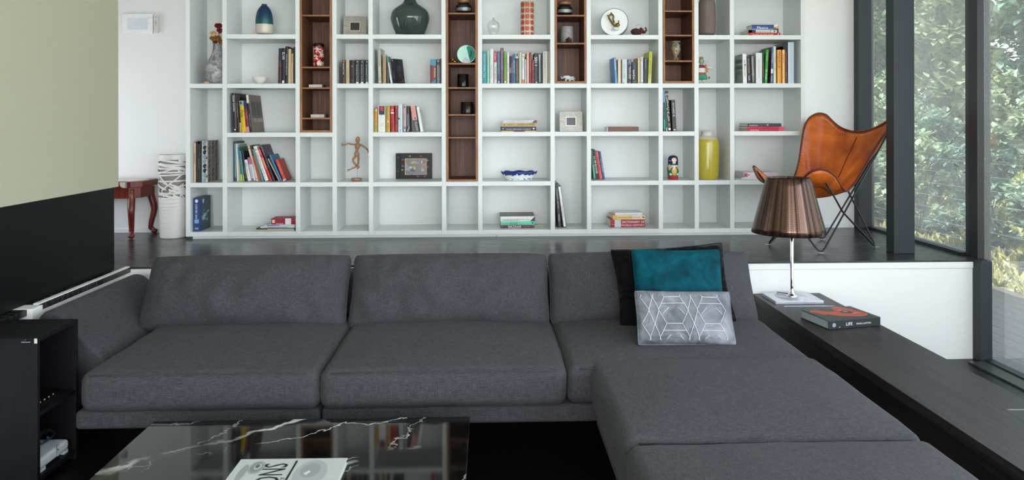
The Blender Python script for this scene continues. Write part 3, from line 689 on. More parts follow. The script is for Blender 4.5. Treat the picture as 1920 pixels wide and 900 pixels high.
# second bay, third shelf
g = 'leaning books on the left middle shelf'
B(2, 437.8, 444.2, -3.4, 174.3, .23, '24272E', 'dark slate book with bold white vertical lettering, first on the left middle shelf', [('t', 'FRANK SINATRA', 'E9E9E9', .06, .47, .55), ('d', .5, .93, .25, 'E9E9E9'), ('b', .0, .9, '6E8087', .84, 1)], group=g)
B(2, 445, 449.4, -3.9, 174.8, .23, '2A1714', 'dark brown book with pinkish lettering, second on the left middle shelf', [('t', 'MUHAMMAD ALI', 'B58A80', .04, .82, .6)], group=g)
B(2, 450, 453.2, -4.2, 178, .23, '1B1110', 'narrow black book with a beige foot, left of the yellow one', [('b', .74, 1, 'C79F83')], group=g)
B(2, 453.8, 461.6, -5.2, 188.5, .18, 'D9BC1F', 'yellow book with large black lettering on the left middle shelf', [('b', 0, .14, '8DA2AC'), ('p', [(.2, .02), (.6, .04), (.5, .12), (.1, .1)], '1D2A33'), ('t', 'Pele', '15130E', .22, .60, .75), ('t', 'THE AUTOBIOGRAPHY', '4A3D10', .66, .86, .25)], group=g)
B(2, 462.2, 468, -5.6, 190, .18, '7E1F29', 'dark red book with blue top and pink foot, right of the yellow one', [('b', 0, .25, '2A2A63'), ('t', 'ELVIS', 'D87782', .36, .56, .6), ('b', .82, 1, 'D08F8D')], group=g)
B(2, 468.6, 472.8, -7, 177.5, .23, '17171A', 'black book with a white head band, squeezed beside the brown cover', [('b', 0, .22, 'DADADA'), ('t', 'THE REAL STORY', '8A9299', .5, .86, .6)], group=g)
B(2, 473.2, 475.2, -7.6, 177.5, .27, '6B5A49', 'large book showing its brown front cover, last on the left middle shelf', [('c', [(.06, .38), (.95, .38), (.93, .82), (.05, .82)], '4A4743')] + [('c', [(.08 + .17 * k, .42), (.15 + .17 * k, .40), (.17 + .17 * k, .79), (.09 + .17 * k, .80)], ('7A6F60', '33312F')[k % 2]) for k in range(5)] + [('ct', 'THE LEGEND', 'D8CDB8', .10, .28, .85, .1)], group=g, thick=.001)
# second bay, fourth shelf: the leaning row
g = 'leaning row of picture books, second bay'
row = [
 (439.5, 443.6, -.9, 265, .19, '1E4354', 'dark teal-blue book at the left end of the leaning row', [('b', .06, .9, '6E93A0', .3, .9)]),
 (444.4, 447.6, -2.6, 269, .19, 'DAD6C8', 'cream book just right of the dark teal-blue one in the leaning row', []),
 (448.4, 451, -3.9, 271, .19, 'B3A899', 'thin taupe book in the leaning row', []),
 (451.8, 455, -6.2, 275.5, .20, '2B6F3F', 'thin green and blue book in the leaning row', [('b', 0, .4, '2C6EA0'), ('b', .8, 1, 'A9C34B')]),
 (455.8, 458.8, -7, 283, .19, '5C7F93', 'thin grey-blue book before the navy one in the leaning row', [('b', .8, 1, '8DA05A')]),
 (459.8, 464, -7.2, 284, .22, '16182C', 'dark navy book in the middle of the leaning row', [('t', 'HISTORY ATLAS', '8F9A6A', .5, .95, .5)]),
 (465, 471.4, -7.8, 299, .15, 'DDDDD2', 'short cream book with green print in the leaning row', [('b', .13, .34, '9CCBC0', .2, .8), ('t', 'SWAN PLANNER', '7A8FA0', .4, .8, .4)]),
 (472.4, 479.6, -8.6, 294, .15, 'CFCBD8', 'short book with a pink head and pale spine in the leaning row', [('b', 0, .3, 'B0607E'), ('t', 'THE KIND ROAD', '3C4468', .4, .85, .5), ('b', .88, 1, '7A5A72', .1, .6)]),
 (480.8, 485.4, -16.5, 274, .18, 'D5CDB5', 'cream book with orange dots and pale lettering, tilted further in the leaning row', [('d', .5, .06, .3, '8E7A2E'), ('t', 'EDVARD MUNCH', '8D8E86', .3, .75, .5), ('b', .0, 1, 'C85A33', .86, 1), ('d', .5, .93, .3, '9E7A33')]),
 (486.2, 489.4, -17.6, 272, .20, '3A2430', 'thin dark red and orange book in the leaning row', [('b', .3, 1, 'B5502F')]),
 (490.2, 495.6, -17.6, 279, .19, '2F5C66', 'teal book with fine stripes, left of the white one with red letters', [('b', .0, 1, '86A7A6', .15, .3), ('b', .0, 1, '86A7A6', .45, .6), ('b', .0, 1, '86A7A6', .75, .88)]),
 (497.2, 504, -22.5, 273, .18, 'E9E9E6', 'white book with red lettering in the leaning row', [('d', .5, .1, .25, 'A99026'), ('t', 'УЧИМ ЦВЕТА И ЧИСЛА', 'A8242C', .18, .82, .6), ('t', 'ДЕТЯМ', '4FA07A', .84, .96, .5)]),
 (506, 510.6, -23.5, 277, .18, 'C8322C', 'bright red-orange book right of the white one in the leaning row', [('b', .05, .2, 'D8736E'), ('b', .3, .6, 'E0884F', .3, 1), ('t', 'ENCYCLOPEDIA', 'F3D9A8', .3, .65, .6)]),
 (512.2, 516, -24.5, 271.5, .22, '35203E', 'large deep purple book showing its cover in the leaning row', [('t', 'THE GREAT ATLAS', 'D8D4DC', .03, .3, .6), ('t', 'OF THE WORLD', 'B8B4BC', .4, .62, .6), ('c', [(.3, .72), (.7, .72), (.66, .78), (.34, .78)], '6B4A5E')]),
 (522.6, 525.2, -21, 297, .19, 'A9A391', 'thin beige book behind the blue one at the end of the leaning row', []),
 (526.2, 529.6, -21.5, 290, .20, '1F6C9B', 'thin bright blue book second from the right end of the leaning row', [('b', 0, 1, '49A0CC', .2, .5)]),
 (531.4, 537.4, -16, 298, .16, 'C8402F', 'short orange-red book at the right end of the leaning row', [('d', .5, .1, .28, '9A6F55'), ('t', 'THE ADVENTURES', 'E8A78E', .2, .7, .5), ('b', .93, 1, 'D8D2CC')]),
]
for x0, x1, dx, yt, d, col, lab, mk in row: B(3, x0, x1, dx, yt, d, col, lab, mk, s=.12, group=g)

# stacks of flat books ---------------------------------------------------------
def ST_(row, s, items, group):
    """items bottom-up: (x0, x1, y_top_px, depth, colour, label, marks, dyaw, flip)"""
    Yf = BY + s; z = SZ[row] + .0004
    for it in items:
        x0, x1, yt, d, col, lab, mk = it[:7]; yw = it[7] if len(it) > 7 else 0; fl = it[8] if len(it) > 8 else False
        dy = it[9] if len(it) > 9 else 0
        xa, xb = at(x0, yt, Y=Yf).x, at(x1, yt, Y=Yf).x; zt = at((x0 + x1) / 2, yt, Y=Yf).z; w = zt - z - .0006
        if fl: book(w, xb - xa, d, col, lab, (xa, Yf + dy, z + w), marks=mk, flat='flip', yaw=yw, group=group)
        else: book(w, xb - xa, d, col, lab, (xb, Yf + dy, z), marks=mk, flat=True, yaw=yw, group=group)
        z = zt
ST_(4, .03, [
 (483, 552, 430.3, .22, 'B9A68A', 'beige magazine at the bottom of the lower left pile', []),
 (480.5, 551.5, 427.3, .23, '3C4A3C', 'dark green magazine second in the lower left pile', [('b', .3, 1, 'C8CCC4', 0, .4)]),
 (488, 552.5, 424.2, .21, 'D8DADC', 'white magazine in the middle of the lower left pile', [('b', .2, .8, '6D7FA8', .2, .6)]),
 (495, 553, 420.8, .20, 'C3C9D2', 'pale grey magazine directly under the red book, lower left pile', [('b', .1, .5, '4A5068', .3, .7)]),
 (508.5, 554, 409.3, .13, '9C1F32', 'chunky red guide book with a white band on top of the lower left pile', [('b', .58, .82, 'E2E2DE'), ('d', .70, .5, .08, '222222'), ('b', .04, .15, 'E8DADA', .25, .75), ('t', 'MICHELIN', 'F0E4E4', .2, .5, .5, .3)]),
], 'pile on the bottom shelf of the second bay')
ST_(2, .03, [
 (940.5, 1004.5, 244.9, .19, 'D9B878', 'cream-yellow book at the bottom of the cookbook stack', [('b', .35, .68, '3A3346', .1, .9), ('b', .42, .48, 'D8C8D8', .2, .7), ('b', .56, .62, 'E4E0E8', .3, .9)]),
 (938.5, 1005.3, 237.4, .20, '2A2547', 'dark navy cookbook with white lettering in the middle stack', [('t', 'THE MEAT FREE MONDAY COOKBOOK', 'ECECF2', .15, .85, .55), ('d', .08, .5, .0, 'ffffff'), ('d', .5, .07, .2, '8890B8'), ('d', .5, .93, .2, 'ECECF2')]),
 (941, 1005.3, 230.6, .19, 'C2A468', 'tan cookbook with upside-down lettering', [('t', 'BAKE IT GREAT', '2E2414', .05, .56, .7), ('t', 'de Rijke', '5E4C2C', .64, .84, .5), ('d', .5, .93, .2, '4E3F22')], 0, True),
 (943.5, 1006.7, 225.3, .19, 'CDD2D2', 'pale grey cookbook with a plum corner, topmost of the cookbook stack', [('p', [(1, .0), (0, .0)][:0] or [(0, .85), (1, .93), (1, 1), (0, 1)], '5A2F48'), ('t', 'DELICIOUSLY ELLA EVERY DAY', 'A8AEB0', .06, .8, .4)]),
], 'cookbooks stacked on the centre middle shelf')
ST_(4, .085, [
 (938.5, 1002.3, 421.8, .20, '5B2440', 'maroon book with large white capitals, directly below the mint green book', [('t', 'BAZAAR', 'EFE6EA', .22, .62, .8), ('t', 'VIBRANT RECIPES', 'B98FA4', .68, .86, .35), ('d', .5, .04, .2, 'A0567C'), ('d', .5, .96, .2, 'A0567C')]),
 (938.8, 1002.3, 414.9, .20, '5FCFA0', 'mint green book between the maroon and the white ones', [('t', 'ROSIE', '23624E', .28, .5, .75), ('t', 'good food', '3E9472', .05, .2, .3), ('b', .92, .96, '17463A', .3, .75)]),
 (938.8, 1003.2, 405.6, .20, 'E6E6E6', 'white book with pale grey title on top of the mint green one', [('t', 'Honestly Healthy for Life', '9FA6AA', .05, .82, .55), ('t', 'HEALTHY ALTERNATIVES', '8A9094', .05, .5, .2, .18), ('p', [(0, .85), (1, 1), (0, 1)], '4A3350')]),
 (937.6, 1002.3, 404.0, .21, '6C6A60', 'thin photo-covered book lying on the very top of the central bottom stack', [('b', 0, 1, '7B5C52', .3, .8)]),
], 'stack with the mint green book')
z0 = at(1003, 423.5, Y=BY + .12); z1 = at(1016, 424.5, Y=BY + .18)
tg = MB().prism([(0, 0), (z1.x - z0.x, .004), (z1.x - z0.x + .001, -.012), (z1.x - z0.x - .006, -.012), (z1.x - z0.x - .008, -.003), (0, -.004)], 0, .006, M('B4D24A', .5)).build('ribbon_bookmark', loc=(z0.x + .001, BY + .13, SZ[4] + .0135))
tag(tg, 'lime green ribbon bookmark sticking out right of the maroon book', 'bookmark')
ST_(4, .09, [
 (1144.5, 1209.5, 411.4, .20, '9A1C2C', 'thick red dictionary at the bottom of the right-hand bottom stack', [('b', .12, .30, 'C4C6CC', .02, .98), ('t', 'DICTIONARY OF', 'F2E6E8', .34, .98, .36, .72), ('t', 'WORLD HISTORY', 'F2E6E8', .31, .98, .38, .32), ('t', 'Chambers', 'F0E0E2', .01, .11, .3)]),
 (1149, 1209, 403.3, .20, 'E3C27C', 'pale yellow book on the red dictionary', [('b', 0, .09, 'D9A93C'), ('b', .6, 1, 'E6D3B6'), ('t', 'How to Read a Modern Painting', '3A2E1E', .16, .86, .5, .62), ('d', .5, .95, .22, '5A4A30'), ('b', .1, .11, '7A5A2A')]),
 (1153.5, 1204.5, 398.8, .16, 'E4E6E6', 'white book near the top of the stack on the red dictionary', [('t', 'FINDING ART IN MODERNISM', '8C9296', .3, .84, .55), ('t', 'I', '8C9296', .93, .95, .6)]),
], 'stack on the red dictionary')
ST_(0, .03, [
 (1403.2, 1463.5, 61.3, .21, 'B51228', 'red book at the bottom of the small stack in the top right bay', [('t', 'THE ART OF WAR GUIDE', 'F0C87A', .1, .78, .7), ('d', .5, .93, .25, 'F0C87A')]),
 (1403.2, 1460, 56.2, .19, 'D9D9D6', 'white and black book between the red and the blue travel books', [('b', 0, .24, '16181E'), ('b', .0, .12, '5E90C8'), ('t', 'KARENDOWNTOWN', '22242A', .26, .7, .8), ('b', .72, .74, '6E6A3A'), ('d', .5, .86, .35, '5A5F7A'), ('b', .94, 1, '6A1E2C')]),
 (1410.2, 1459.5, 46.2, .13, '2B4380', 'blue travel guide reading Mexico, on top of the small stack', [('b', .0, 1, '6F82B8', .0, .25), ('t', 'Mexico', 'F4F4F6', .19, .60, .62), ('b', .82, 1, 'C9A071'), ('p', [(.0, .80), (.5, .84), (.2, .95), (0, .95)], '1E5A38'), ('p', [(.6, .85), (1, .84), (1, .98), (.7, .97)], 'E6E4D8')]),
], 'small stack in the top right bay')
ST_(2, .03, [
 (1402, 1471.5, 241.8, .20, 'BE2340', 'lower of two matching red books under the black book, right bay', [('t', 'KATE MOSS', 'F3E6E8', .08, .3, .7), ('b', .84, 1, 'D0566C')]),
 (1402, 1471.5, 237.2, .20, 'BE2342', 'upper of two matching red books under the black book, right bay', [('t', 'PORTRAITS', '8A142C', .3, .7, .4), ('b', .84, 1, 'D0566C')]),
 (1402, 1465, 231.2, .19, '26282E', 'black book with white title lying on the two red books', [('t', 'CHURCHILL', 'F0F0F0', .04, .31, .62), ('t', 'THE LIFE', '6E747C', .33, .55, .5), ('d', .5, .59, .3, '9FB4BC'), ('t', 'AN ILLUSTRATED', '5E646C', .64, .9, .5)]),
], 'red and black books in the right bay')
ST_(3, .12, [
 (1390.5, 1459, 332.8, .20, 'C9CACB', 'thin white book under the pink-printed one, behind the chair tip', [('b', 0, 1, 'E9EAEC', 0, .5)]),
 (1394.5, 1458.5, 323.3, .19, 'E3D6D9', 'white book with a pink flower print, lying behind the leather chair tip', [('p', [(.1, .0), (.9, .02), (.8, .11), (.2, .12)], 'B04A68'), ('p', [(.3, .14), (.7, .13), (.6, .18)], '8A2440'), ('b', .3, .9, 'E6C3CC', .3, .7)]),
], 'white books lying behind the leather chair')

# third bay: paperbacks ---------------------------------------------------------
g = 'dark paperbacks beside the dark glass vase bay'
def P4(*a, **k): return B(1, *a, s=.045, group=g, **k)
P4(641.8, 647.8, 0, 112.3, .14, '17130F', 'black paperback with white and orange lettering, first of the dark paperbacks', [('d', .5, .06, .3, 'C86A2A'), ('t', 'THE WHITE TIGER', 'EDE6DA', .12, .62, .6), ('t', 'ARAVIND', 'C8642A', .72, .97, .4)])
P4(648.6, 655.4, 0, 112.2, .14, 'B9AE97', 'beige paperback with orange edges among the dark paperbacks', [('b', 0, 1, 'C48A4C', 0, .1), ('b', 0, 1, 'C48A4C', .9, 1), ('t', 'J G FARRELL', '7C715C', .3, .95, .4)])
P4(656.2, 665, 0, 112.6, .14, '151214', 'black paperback with dark red lettering', [('d', .5, .26, .22, '6A6A6C'), ('t', 'Robert Galbraith', '8E2430', .34, .72, .5), ('b', .82, .9, '3A3A3C', .2, .8)])
for i, (a, b_, nm) in enumerate(((666, 674, 'leftmost of three matching slate paperbacks with white script'), (674.9, 683, 'middle one of three matching slate paperbacks with white script'), (684, 692, 'rightmost of three matching slate paperbacks, by the upright'))):
    P4(a, b_, 0, 112.2, .14, '1F262D', nm, [('d', .5, .08, .12, 'E0E0E0'), ('t', ('Fifty Shades Grey', 'Fifty Shades Darker', 'Fifty Shades Freed')[i], 'E8E8E8', .2, .64, .42), ('t', 'E L James', 'D8D8D8', .68, .92, .32), ('d', .5, .97, .3, 'E8E8E8')])
g = 'books below the dark glass vase'
B(1, 709.6, 715.4, -1.4, 90.2, .20, 'A9A698', 'tall grey-beige book reading PLENTY', [('t', 'YOTAM OTTOLENGHI', 'D9D7CC', .05, .36, .3), ('t', 'PLENTY', 'EDECE4', .46, .88, .72), ('d', .5, .94, .2, 'EDECE4')], group=g)
B(1, 717.6, 723.8, 0, 102.3, .16, 'B39C79', 'tan book with dark red lettering, right of the grey-beige one', [('t', 'The Grand Budapest Hotel', '7E3A34', .05, .96, .6)], group=g)
B(1, 725.2, 730.0, -.5, 106, .13, '3E3834', 'dark grey-brown book behind the teal-topped leaning one', group=g)
B(1, 732.6, 736, -8, 105.3, .14, 'D9DCE2', 'thin white leaning book with a teal head', [('b', 0, .22, '1F8E86'), ('t', 'Atkinson Diet', '4A5C78', .3, .78, .6)], group=g)
B(1, 737.4, 744, -5, 110.3, .14, '1B1B24', 'thick black book with a dark flowered cover, leaning left', [('d', .5, .07, .16, 'D8D8D8'), ('t', 'Bring Up', '5A4A66', .16, .38, .4), ('t', 'THE BODIES', '5F7A92', .46, .8, .34), ('c', [(.2, .5), (.8, .5), (.7, .72), (.3, .72)], '2C3A48'), ('c', [(.3, .3), (.7, .28), (.6, .42)], '5A2A30'), ('c', [(.6, .06), (.9, .05), (.85, .18)], '8A4A3A')], yaw=R_(-22), group=g)
g = 'three books at the right end below the dark vase'
B(1, 806.5, 818, 0, 111.2, .14, '7B2226', 'thick teal and dark red book with cream lettering, third bay right end', [('p', [(0, 0), (1, 0), (1, .28), (.85, .24), (.7, .3), (.5, .25), (.3, .27), (0, .2)], '3C8CA2'), ('p', [(.0, 1), (.4, .9), (.6, .88), (1, .8), (1, 1)], '2F7F94'), ('t', 'BIVEMAN', 'E6D9A8', .33, .78, .28, .78), ('t', 'Hardy Young', 'B06A66', .4, .7, .14, .4)], group=g)
B(1, 819, 824.8, 0, 111.4, .14, '7A8286', 'grey book with a dark picture at its head', [('b', 0, .22, '2B3032'), ('d', .5, .07, .3, 'B8BDBD')], group=g)
B(1, 825.4, 828.6, 0, 109.3, .14, '5E1526', 'thin maroon book touching the upright, third bay', group=g)
# fourth bay third shelf
g = 'colourful paperbacks left of centre'
def P5(*a, **k): return B(2, *a, s=.04, group=g, **k)
P5(702.3, 708.2, 0, 203.5, .13, 'C8871F', 'short orange-yellow paperback, first of the colourful row', [('b', .46, 1, 'BF9C2C'), ('d', .6, .08, .3, 'C8C8D0'), ('t', 'DA VINCI', '1E1A10', .5, .95, .7)])
P5(709.2, 722.8, 0, 198.2, .14, 'E2E2DE', 'thick white paperback with a red and black picture', [('b', .01, .34, '1E2228', .1, .9), ('p', [(.3, .03), (.6, .02), (.75, .1), (.68, .2), (.35, .19), (.2, .1)], 'B2242E'), ('p', [(.42, .2), (.55, .2), (.53, .38), (.45, .36)], '1E2228'), ('h', 'The Blind', 'B07074', .70, .03, .6), ('h', 'Assassin', 'A8888A', .76, .03, .7), ('h', 'o', 'B09A80', .93, .02, .2)])
P5(724, 731.3, 0, 198.3, .14, 'C29A37', 'mustard yellow paperback with black lettering', [('d', .4, .05, .2, '6E7A88'), ('t', 'THE KITE RUNNER', '3A2A12', .1, .5, .35, .3), ('d', .5, .6, .22, 'D8C8C8'), ('t', 'A NOVEL BY', '5A3E18', .66, .92, .3)])
P5(733.6, 740, -1.4, 198.2, .14, 'BF202E', 'bright red paperback with a white number and bar', [('h', '19', 'F2EDED', .21, .085, .85), ('b', .245, .30, 'F2EDED', .04, .96), ('t', 'POST OFFICE GIRL', '7E1420', .36, .86, .35)])
P5(740.7, 745.8, 0, 198.2, .14, '96202C', 'darker red paperback right of the bright red one', [('d', .5, .07, .2, 'E08A6A'), ('b', .65, .68, '4A1018'), ('t', 'MAY WE BE FORGIVEN', 'C8737A', .68, .97, .6)])
P5(746.8, 754.8, 0, 195.2, .14, 'CBD6D8', 'pale blue-white paperback, tallest of the colourful row', [('t', 'THE SHADOW OF WIND', '93AEB8', .08, .9, .3), ('d', .12, .52, .25, '17181A'), ('d', .5, .93, .14, '2A3A44')])
P5(755.7, 761.8, 0, 198.3, .14, 'B9A5A8', 'pinkish grey paperback with dark red lettering', [('d', .5, .05, .25, '3E3038'), ('t', 'COMFORT', '8E3A52', .3, .55, .6), ('b', .8, 1, '6E7C86'), ('d', .5, .92, .3, 'C8D0D4')])
P5(763, 768.6, -.8, 199, .14, '33262E', 'dark purple-grey paperback leaning slightly', [('b', .3, .8, '5F6870', .1, .9), ('p', [(.1, .95), (.8, .8), (.9, .84), (.2, .98)], 'D0C8C0')])
P5(777.2, 786.2, -7.6, 198.3, .14, '4E5254', 'leaning paperback, pink above and grey below', [('b', 0, .54, 'D9938C'), ('t', 'THE BELL JAR', 'B25A58', .16, .4, .35), ('d', .55, .48, .18, '2A2E30'), ('t', 'PLATH', 'C9C2A6', .62, .96, .45, .6)])
P5(788.4, 793.4, -7.8, 200, .14, 'E9E9E8', 'white paperback with grey cover leaning at the right end of the colourful row', [('t', 'THE PATIENCE STONE', 'A8ACAE', .12, .6, .5), ('c', [(.2, .75), (.5, .75), (.5, .9), (.2, .9)], '7E8684')])
# sixth bay second shelf: the full row
g = 'full row of books right of centre'
row = [
 (904.8, 912.6, 96, .19, '2E8C98', 'wide teal book at the left end of the full row', [('t', "Granny's Healthy Table", 'C9E6E6', .07, .85, .45)]),
 (913.4, 917.9, 94.7, .19, '6FC0A8', 'mint patterned book next to the wide teal one', [('b', 0, 1, 'B8D8C0', .3, .6), ('b', .0, .5, 'A08A50', .15, .3)]),
 (918.9, 925.4, 91.8, .19, 'DADDDC', 'tall white book third in the full row', [('t', 'WORLD OF WINE', '9AA0A2', .4, .92, .35)]),
 (926.4, 931.6, 96, .19, 'D2CFCB', 'book with a red head above a pale spine in the full row', [('b', 0, .34, 'B8304A'), ('t', 'Complete', 'F2DDE0', .06, .28, .6), ('t', 'MARY BERRY', 'B86A70', .4, .95, .6)]),
 (932.4, 938.1, 96.2, .19, '35506B', 'slate blue book left of the tall purple one', [('t', 'SARAH RAVEN FOOD 52', '9FB6CA', .04, .7, .6), ('d', .5, .95, .25, 'E0E6EA')]),
 (938.9, 944.3, 89.5, .19, '5E3A5E', 'tall purple book with a pale stripe in the full row', [('b', 0, 1, 'B08FB0', .35, .5), ('t', 'DIANA HENRY SALT SUGAR', 'E4D4E4', .08, .6, .5)]),
 (945.2, 950.1, 96, .19, '74A03C', 'green book in the full row', [('t', 'VEGETARIAN', '4B7426', .05, .65, .5), ('d', .5, .95, .35, 'E4EAD8')]),
 (951, 954.8, 98.1, .19, 'DEDFDC', 'narrow white book just right of the green one', [('t', 'AROMA OF HERB', '55585A', .06, .9, .4)]),
 (955.4, 958.2, 105, .15, '1C2233', 'thin navy book with white lettering in the full row', [('t', 'COFFEE', 'E8E4D4', .4, .64, .8)]),
 (958.8, 961.8, 104.8, .15, '6E3A66', 'thin plum book in the full row', [('t', 'THE LITTLE BOOK', 'D6C2D2', .08, .8, .6)]),
 (962.4, 965.7, 101, .17, '1F7BA3', 'thin sky blue book in the full row', [('t', 'BELLY FLAT DIET', 'D6E8F0', .1, .8, .7)]),
 (966.5, 972.7, 98.3, .19, '3C4242', 'dark grey book with a portrait photo at its head', [('b', 0, .19, 'C8BEB6'), ('p', [(.3, .03), (.7, .02), (.8, .12), (.3, .13)], '3A2A22'), ('t', 'LEAN FOR LIFE', 'C26E60', .22, .95, .65)]),
 (973.6, 978.1, 95.7, .19, 'C3C7B4', 'pale sage book in the middle of the full row', [('b', 0, .03, '8A8F78')]),
 (979, 983.4, 101, .18, 'E0DFDA', 'white book with a red dot and orange foot', [('d', .5, .08, .25, 'A8242C'), ('t', 'Sushi Sashimi', '9AA49C', .15, .55, .5), ('b', .86, 1, 'C77B45')]),
 (984.2, 987, 111, .14, 'B4BDC9', 'short pale blue-grey book in the full row', [('d', .5, .15, .3, '6A5A60')]),
 (987.8, 991.9, 98.2, .19, 'DDA183', 'shiny copper-coloured book in the full row', [('b', .1, .95, 'F2D6C4', .3, .6)]),
 (992.6, 996.8, 98.2, .19, '7E222A', 'dark red book in the full row, right of the copper one', [('t', 'THE FLAVOUR THESAURUS', 'E0B8B0', .1, .7, .4)]),
 (997.9, 1001.1, 112, .15, 'A51D2F', 'short crimson book in the full row', [('t', 'Nigel Slater Diary', 'E29AA0', .02, .5, .5)]),
 (1001.9, 1008.4, 99.5, .19, '2C3133', 'charcoal book with a big white 501', [('t', '501', 'F4F4F2', .09, .35, .9), ('b', .39, .41, 'D8D8D6', .1, .9), ('t', 'MUST VISIT CITIES', '4E5456', .45, .9, .6), ('d', .6, .96, .2, 'E8E8E8')]),
 (1009.2, 1015.9, 100.2, .19, '17181A', 'black book with a silver grey flash on the spine', [('p', [(.1, .03), (.7, .03), (.55, .3), (.6, .95), (.35, .95), (.3, .3)], 'A9ADC0')]),
 (1017.8, 1026.9, 96.2, .19, 'C4C1B4', 'wide pale grey book with blue handwriting on its spine', [('t', 'Jamie at home', '3E7FB8', .04, .52, .42), ('t', 'Cook Your Way', '6E6A5C', .56, .85, .25)]),
 (1027.7, 1031.4, 96.4, .17, 'A8A494', 'thin grey-beige book at the right end of the full row', []),
]
for x0, x1, yt, d, col, lab, mk in row: B(1, x0, x1, 0, yt, d, col, lab, mk, s=.035, group=g)
# c7 bottom: two leaning
g = 'two tall books leaning in the narrow bay'
B(4, 1047.3, 1052.6, -6.6, 342.5, .23, '33363F', 'slate grey tall book leaning against the upright in the narrow bottom bay', [('t', 'THE RAILWAY HISTORY', 'B9BCC4', .08, .62, .5), ('t', 'WORLD', 'D9DADE', .7, .86, .55)], s=.09, group=g)
B(4, 1055.4, 1062.2, -10.6, 348, .23, '15151A', 'tall black-edged book with a white spine, leaning in the narrow bottom bay', [('b', .02, .98, 'E6E6E4', .28, .9), ('t', 'PHOTOGRAPHY', '3A3A3A', .45, .8, .35, .6)], s=.09, group=g)
# c8 second shelf
g = 'books in the bay right of the walnut box with elephants'
def P8(*a, **k): return B(1, *a, s=.04, group=g, **k)
P8(1153.6, 1157.8, -2.6, 107.6, .205, '3B74A8', 'bright blue book showing its blue back cover, leaning left', [('t', 'CHARACTER', 'CFE2F2', .08, .5, .6), ('b', 0, 1, '5E93C6'), ('t', 'THE DEFINING', 'DCE8F4', .06, .45, .6)] + [('l', [(.12, .86 - .12 * k), (.8, .86 - .12 * k), (.8, .9 - .12 * k), (.12, .9 - .12 * k)], '5788B4') for k in range(5)])
P8(1158.9, 1164.8, 0, 111.2, .14, 'E3CFB0', 'cream book right of the bright blue one', [('b', 0, 1, '8C6A50', .88, 1), ('d', .5, .95, .15, 'A87A4A')])
P8(1166.8, 1176.2, 0, 111.2, .14, 'C9D3D2', 'wide pale grey-green book with green title', [('t', 'NOT on the', '4E8E78', .2, .5, .4), ('t', 'LABEL', '4E8E78', .56, .78, .4), ('b', .96, 1, '2E6E58', .1, .4)])
P8(1177.3, 1184.3, 0, 111.4, .14, '1F2331', 'dark navy book with a small portrait at its head', [('b', 0, .22, '4A6490'), ('p', [(.35, .03), (.65, .03), (.7, .14), (.3, .15)], 'A07A66'), ('t', 'BARACK OBAMA', 'E4E4E4', .28, .84, .34, .7), ('t', 'DREAMS FATHER', 'D4D4D4', .32, .82, .28, .35), ('d', .5, .95, .22, 'C03050')])
P8(1185.5, 1195, 0, 116.2, .14, '16262A', 'short black-green book with bold white lettering', [('t', 'The Life of', '8A9894', .05, .38, .3), ('t', 'GANDHI', 'F0F0EA', .36, .8, .45, .35), ('b', .88, .94, '3E6E60', .2, .8)])
P8(1196.2, 1199.8, 0, 108.3, .17, 'D8CF8C', 'pale yellow book with an orange back cover, behind the black-green one', [('l', [(0, 0), (1, 0), (1, 1), (0, 1)], 'B07A2C'), ('d', .5, .08, .2, '6A6430'), ('d', .5, .95, .25, '7A6A20')])
P8(1201, 1206.2, 0, 106.8, .14, 'D6D2D4', 'white-grey book with a pink word at its head', [('t', 'TED', 'C84A66', .03, .18, .7), ('t', 'TALKS OFFICIAL GUIDE', '9A9CA4', .22, .9, .4), ('d', .5, .96, .22, '2A2A30')])
P8(1207, 1214, .8, 108.3, .15, '24282F', 'charcoal book with faint blue-white script, left of the yellow-green one', [('t', 'Dear John Doe', 'A9BCC8', .06, .42, .45)])
P8(1214.9, 1220.9, 2.5, 96.6, .19, 'BFC22E', 'tall yellow-green book leaning right at the end of its row', [('t', 'NAPOLEON', '4A4C14', .05, .2, .4), ('t', 'HOW TO READ JUNG', '2E3010', .28, .86, .5), ('b', .72, 1, 'D2D08A', .1, .9)])
# c8 fourth shelf
g = 'four leaning books in the bay right of the tall empty bay'
B(3, 1113.2, 1117.6, -6, 281.5, .18, '2F6F58', 'green leaning book against the upright, with a mottled spine', [('b', .5, .95, '77A694', .2, .7)], s=.14, group=g)
B(3, 1118.4, 1123.4, -8, 280.3, .18, '141414', 'black leaning book with bold white lettering, right of the green one', [('t', 'LA VIE EN ROSE', 'F0F0EC', .08, .95, .7)], s=.14, group=g)
B(3, 1124.2, 1129.8, -8.4, 284, .18, 'C73E3C', 'coral red leaning book right of the black one', [('t', 'PARIS STORIES', '6E1C28', .1, .8, .5), ('b', .0, 1, 'D8606A', .6, .95)], s=.14, group=g)
B(3, 1130.6, 1134.6, -8.2, 284, .18, '2A4F7A', 'blue leaning book, last of the four by the tall empty bay', [('t', 'MAGIC MOMENTS', 'A9C4D8', .1, .9, .6)], s=.14, group=g)
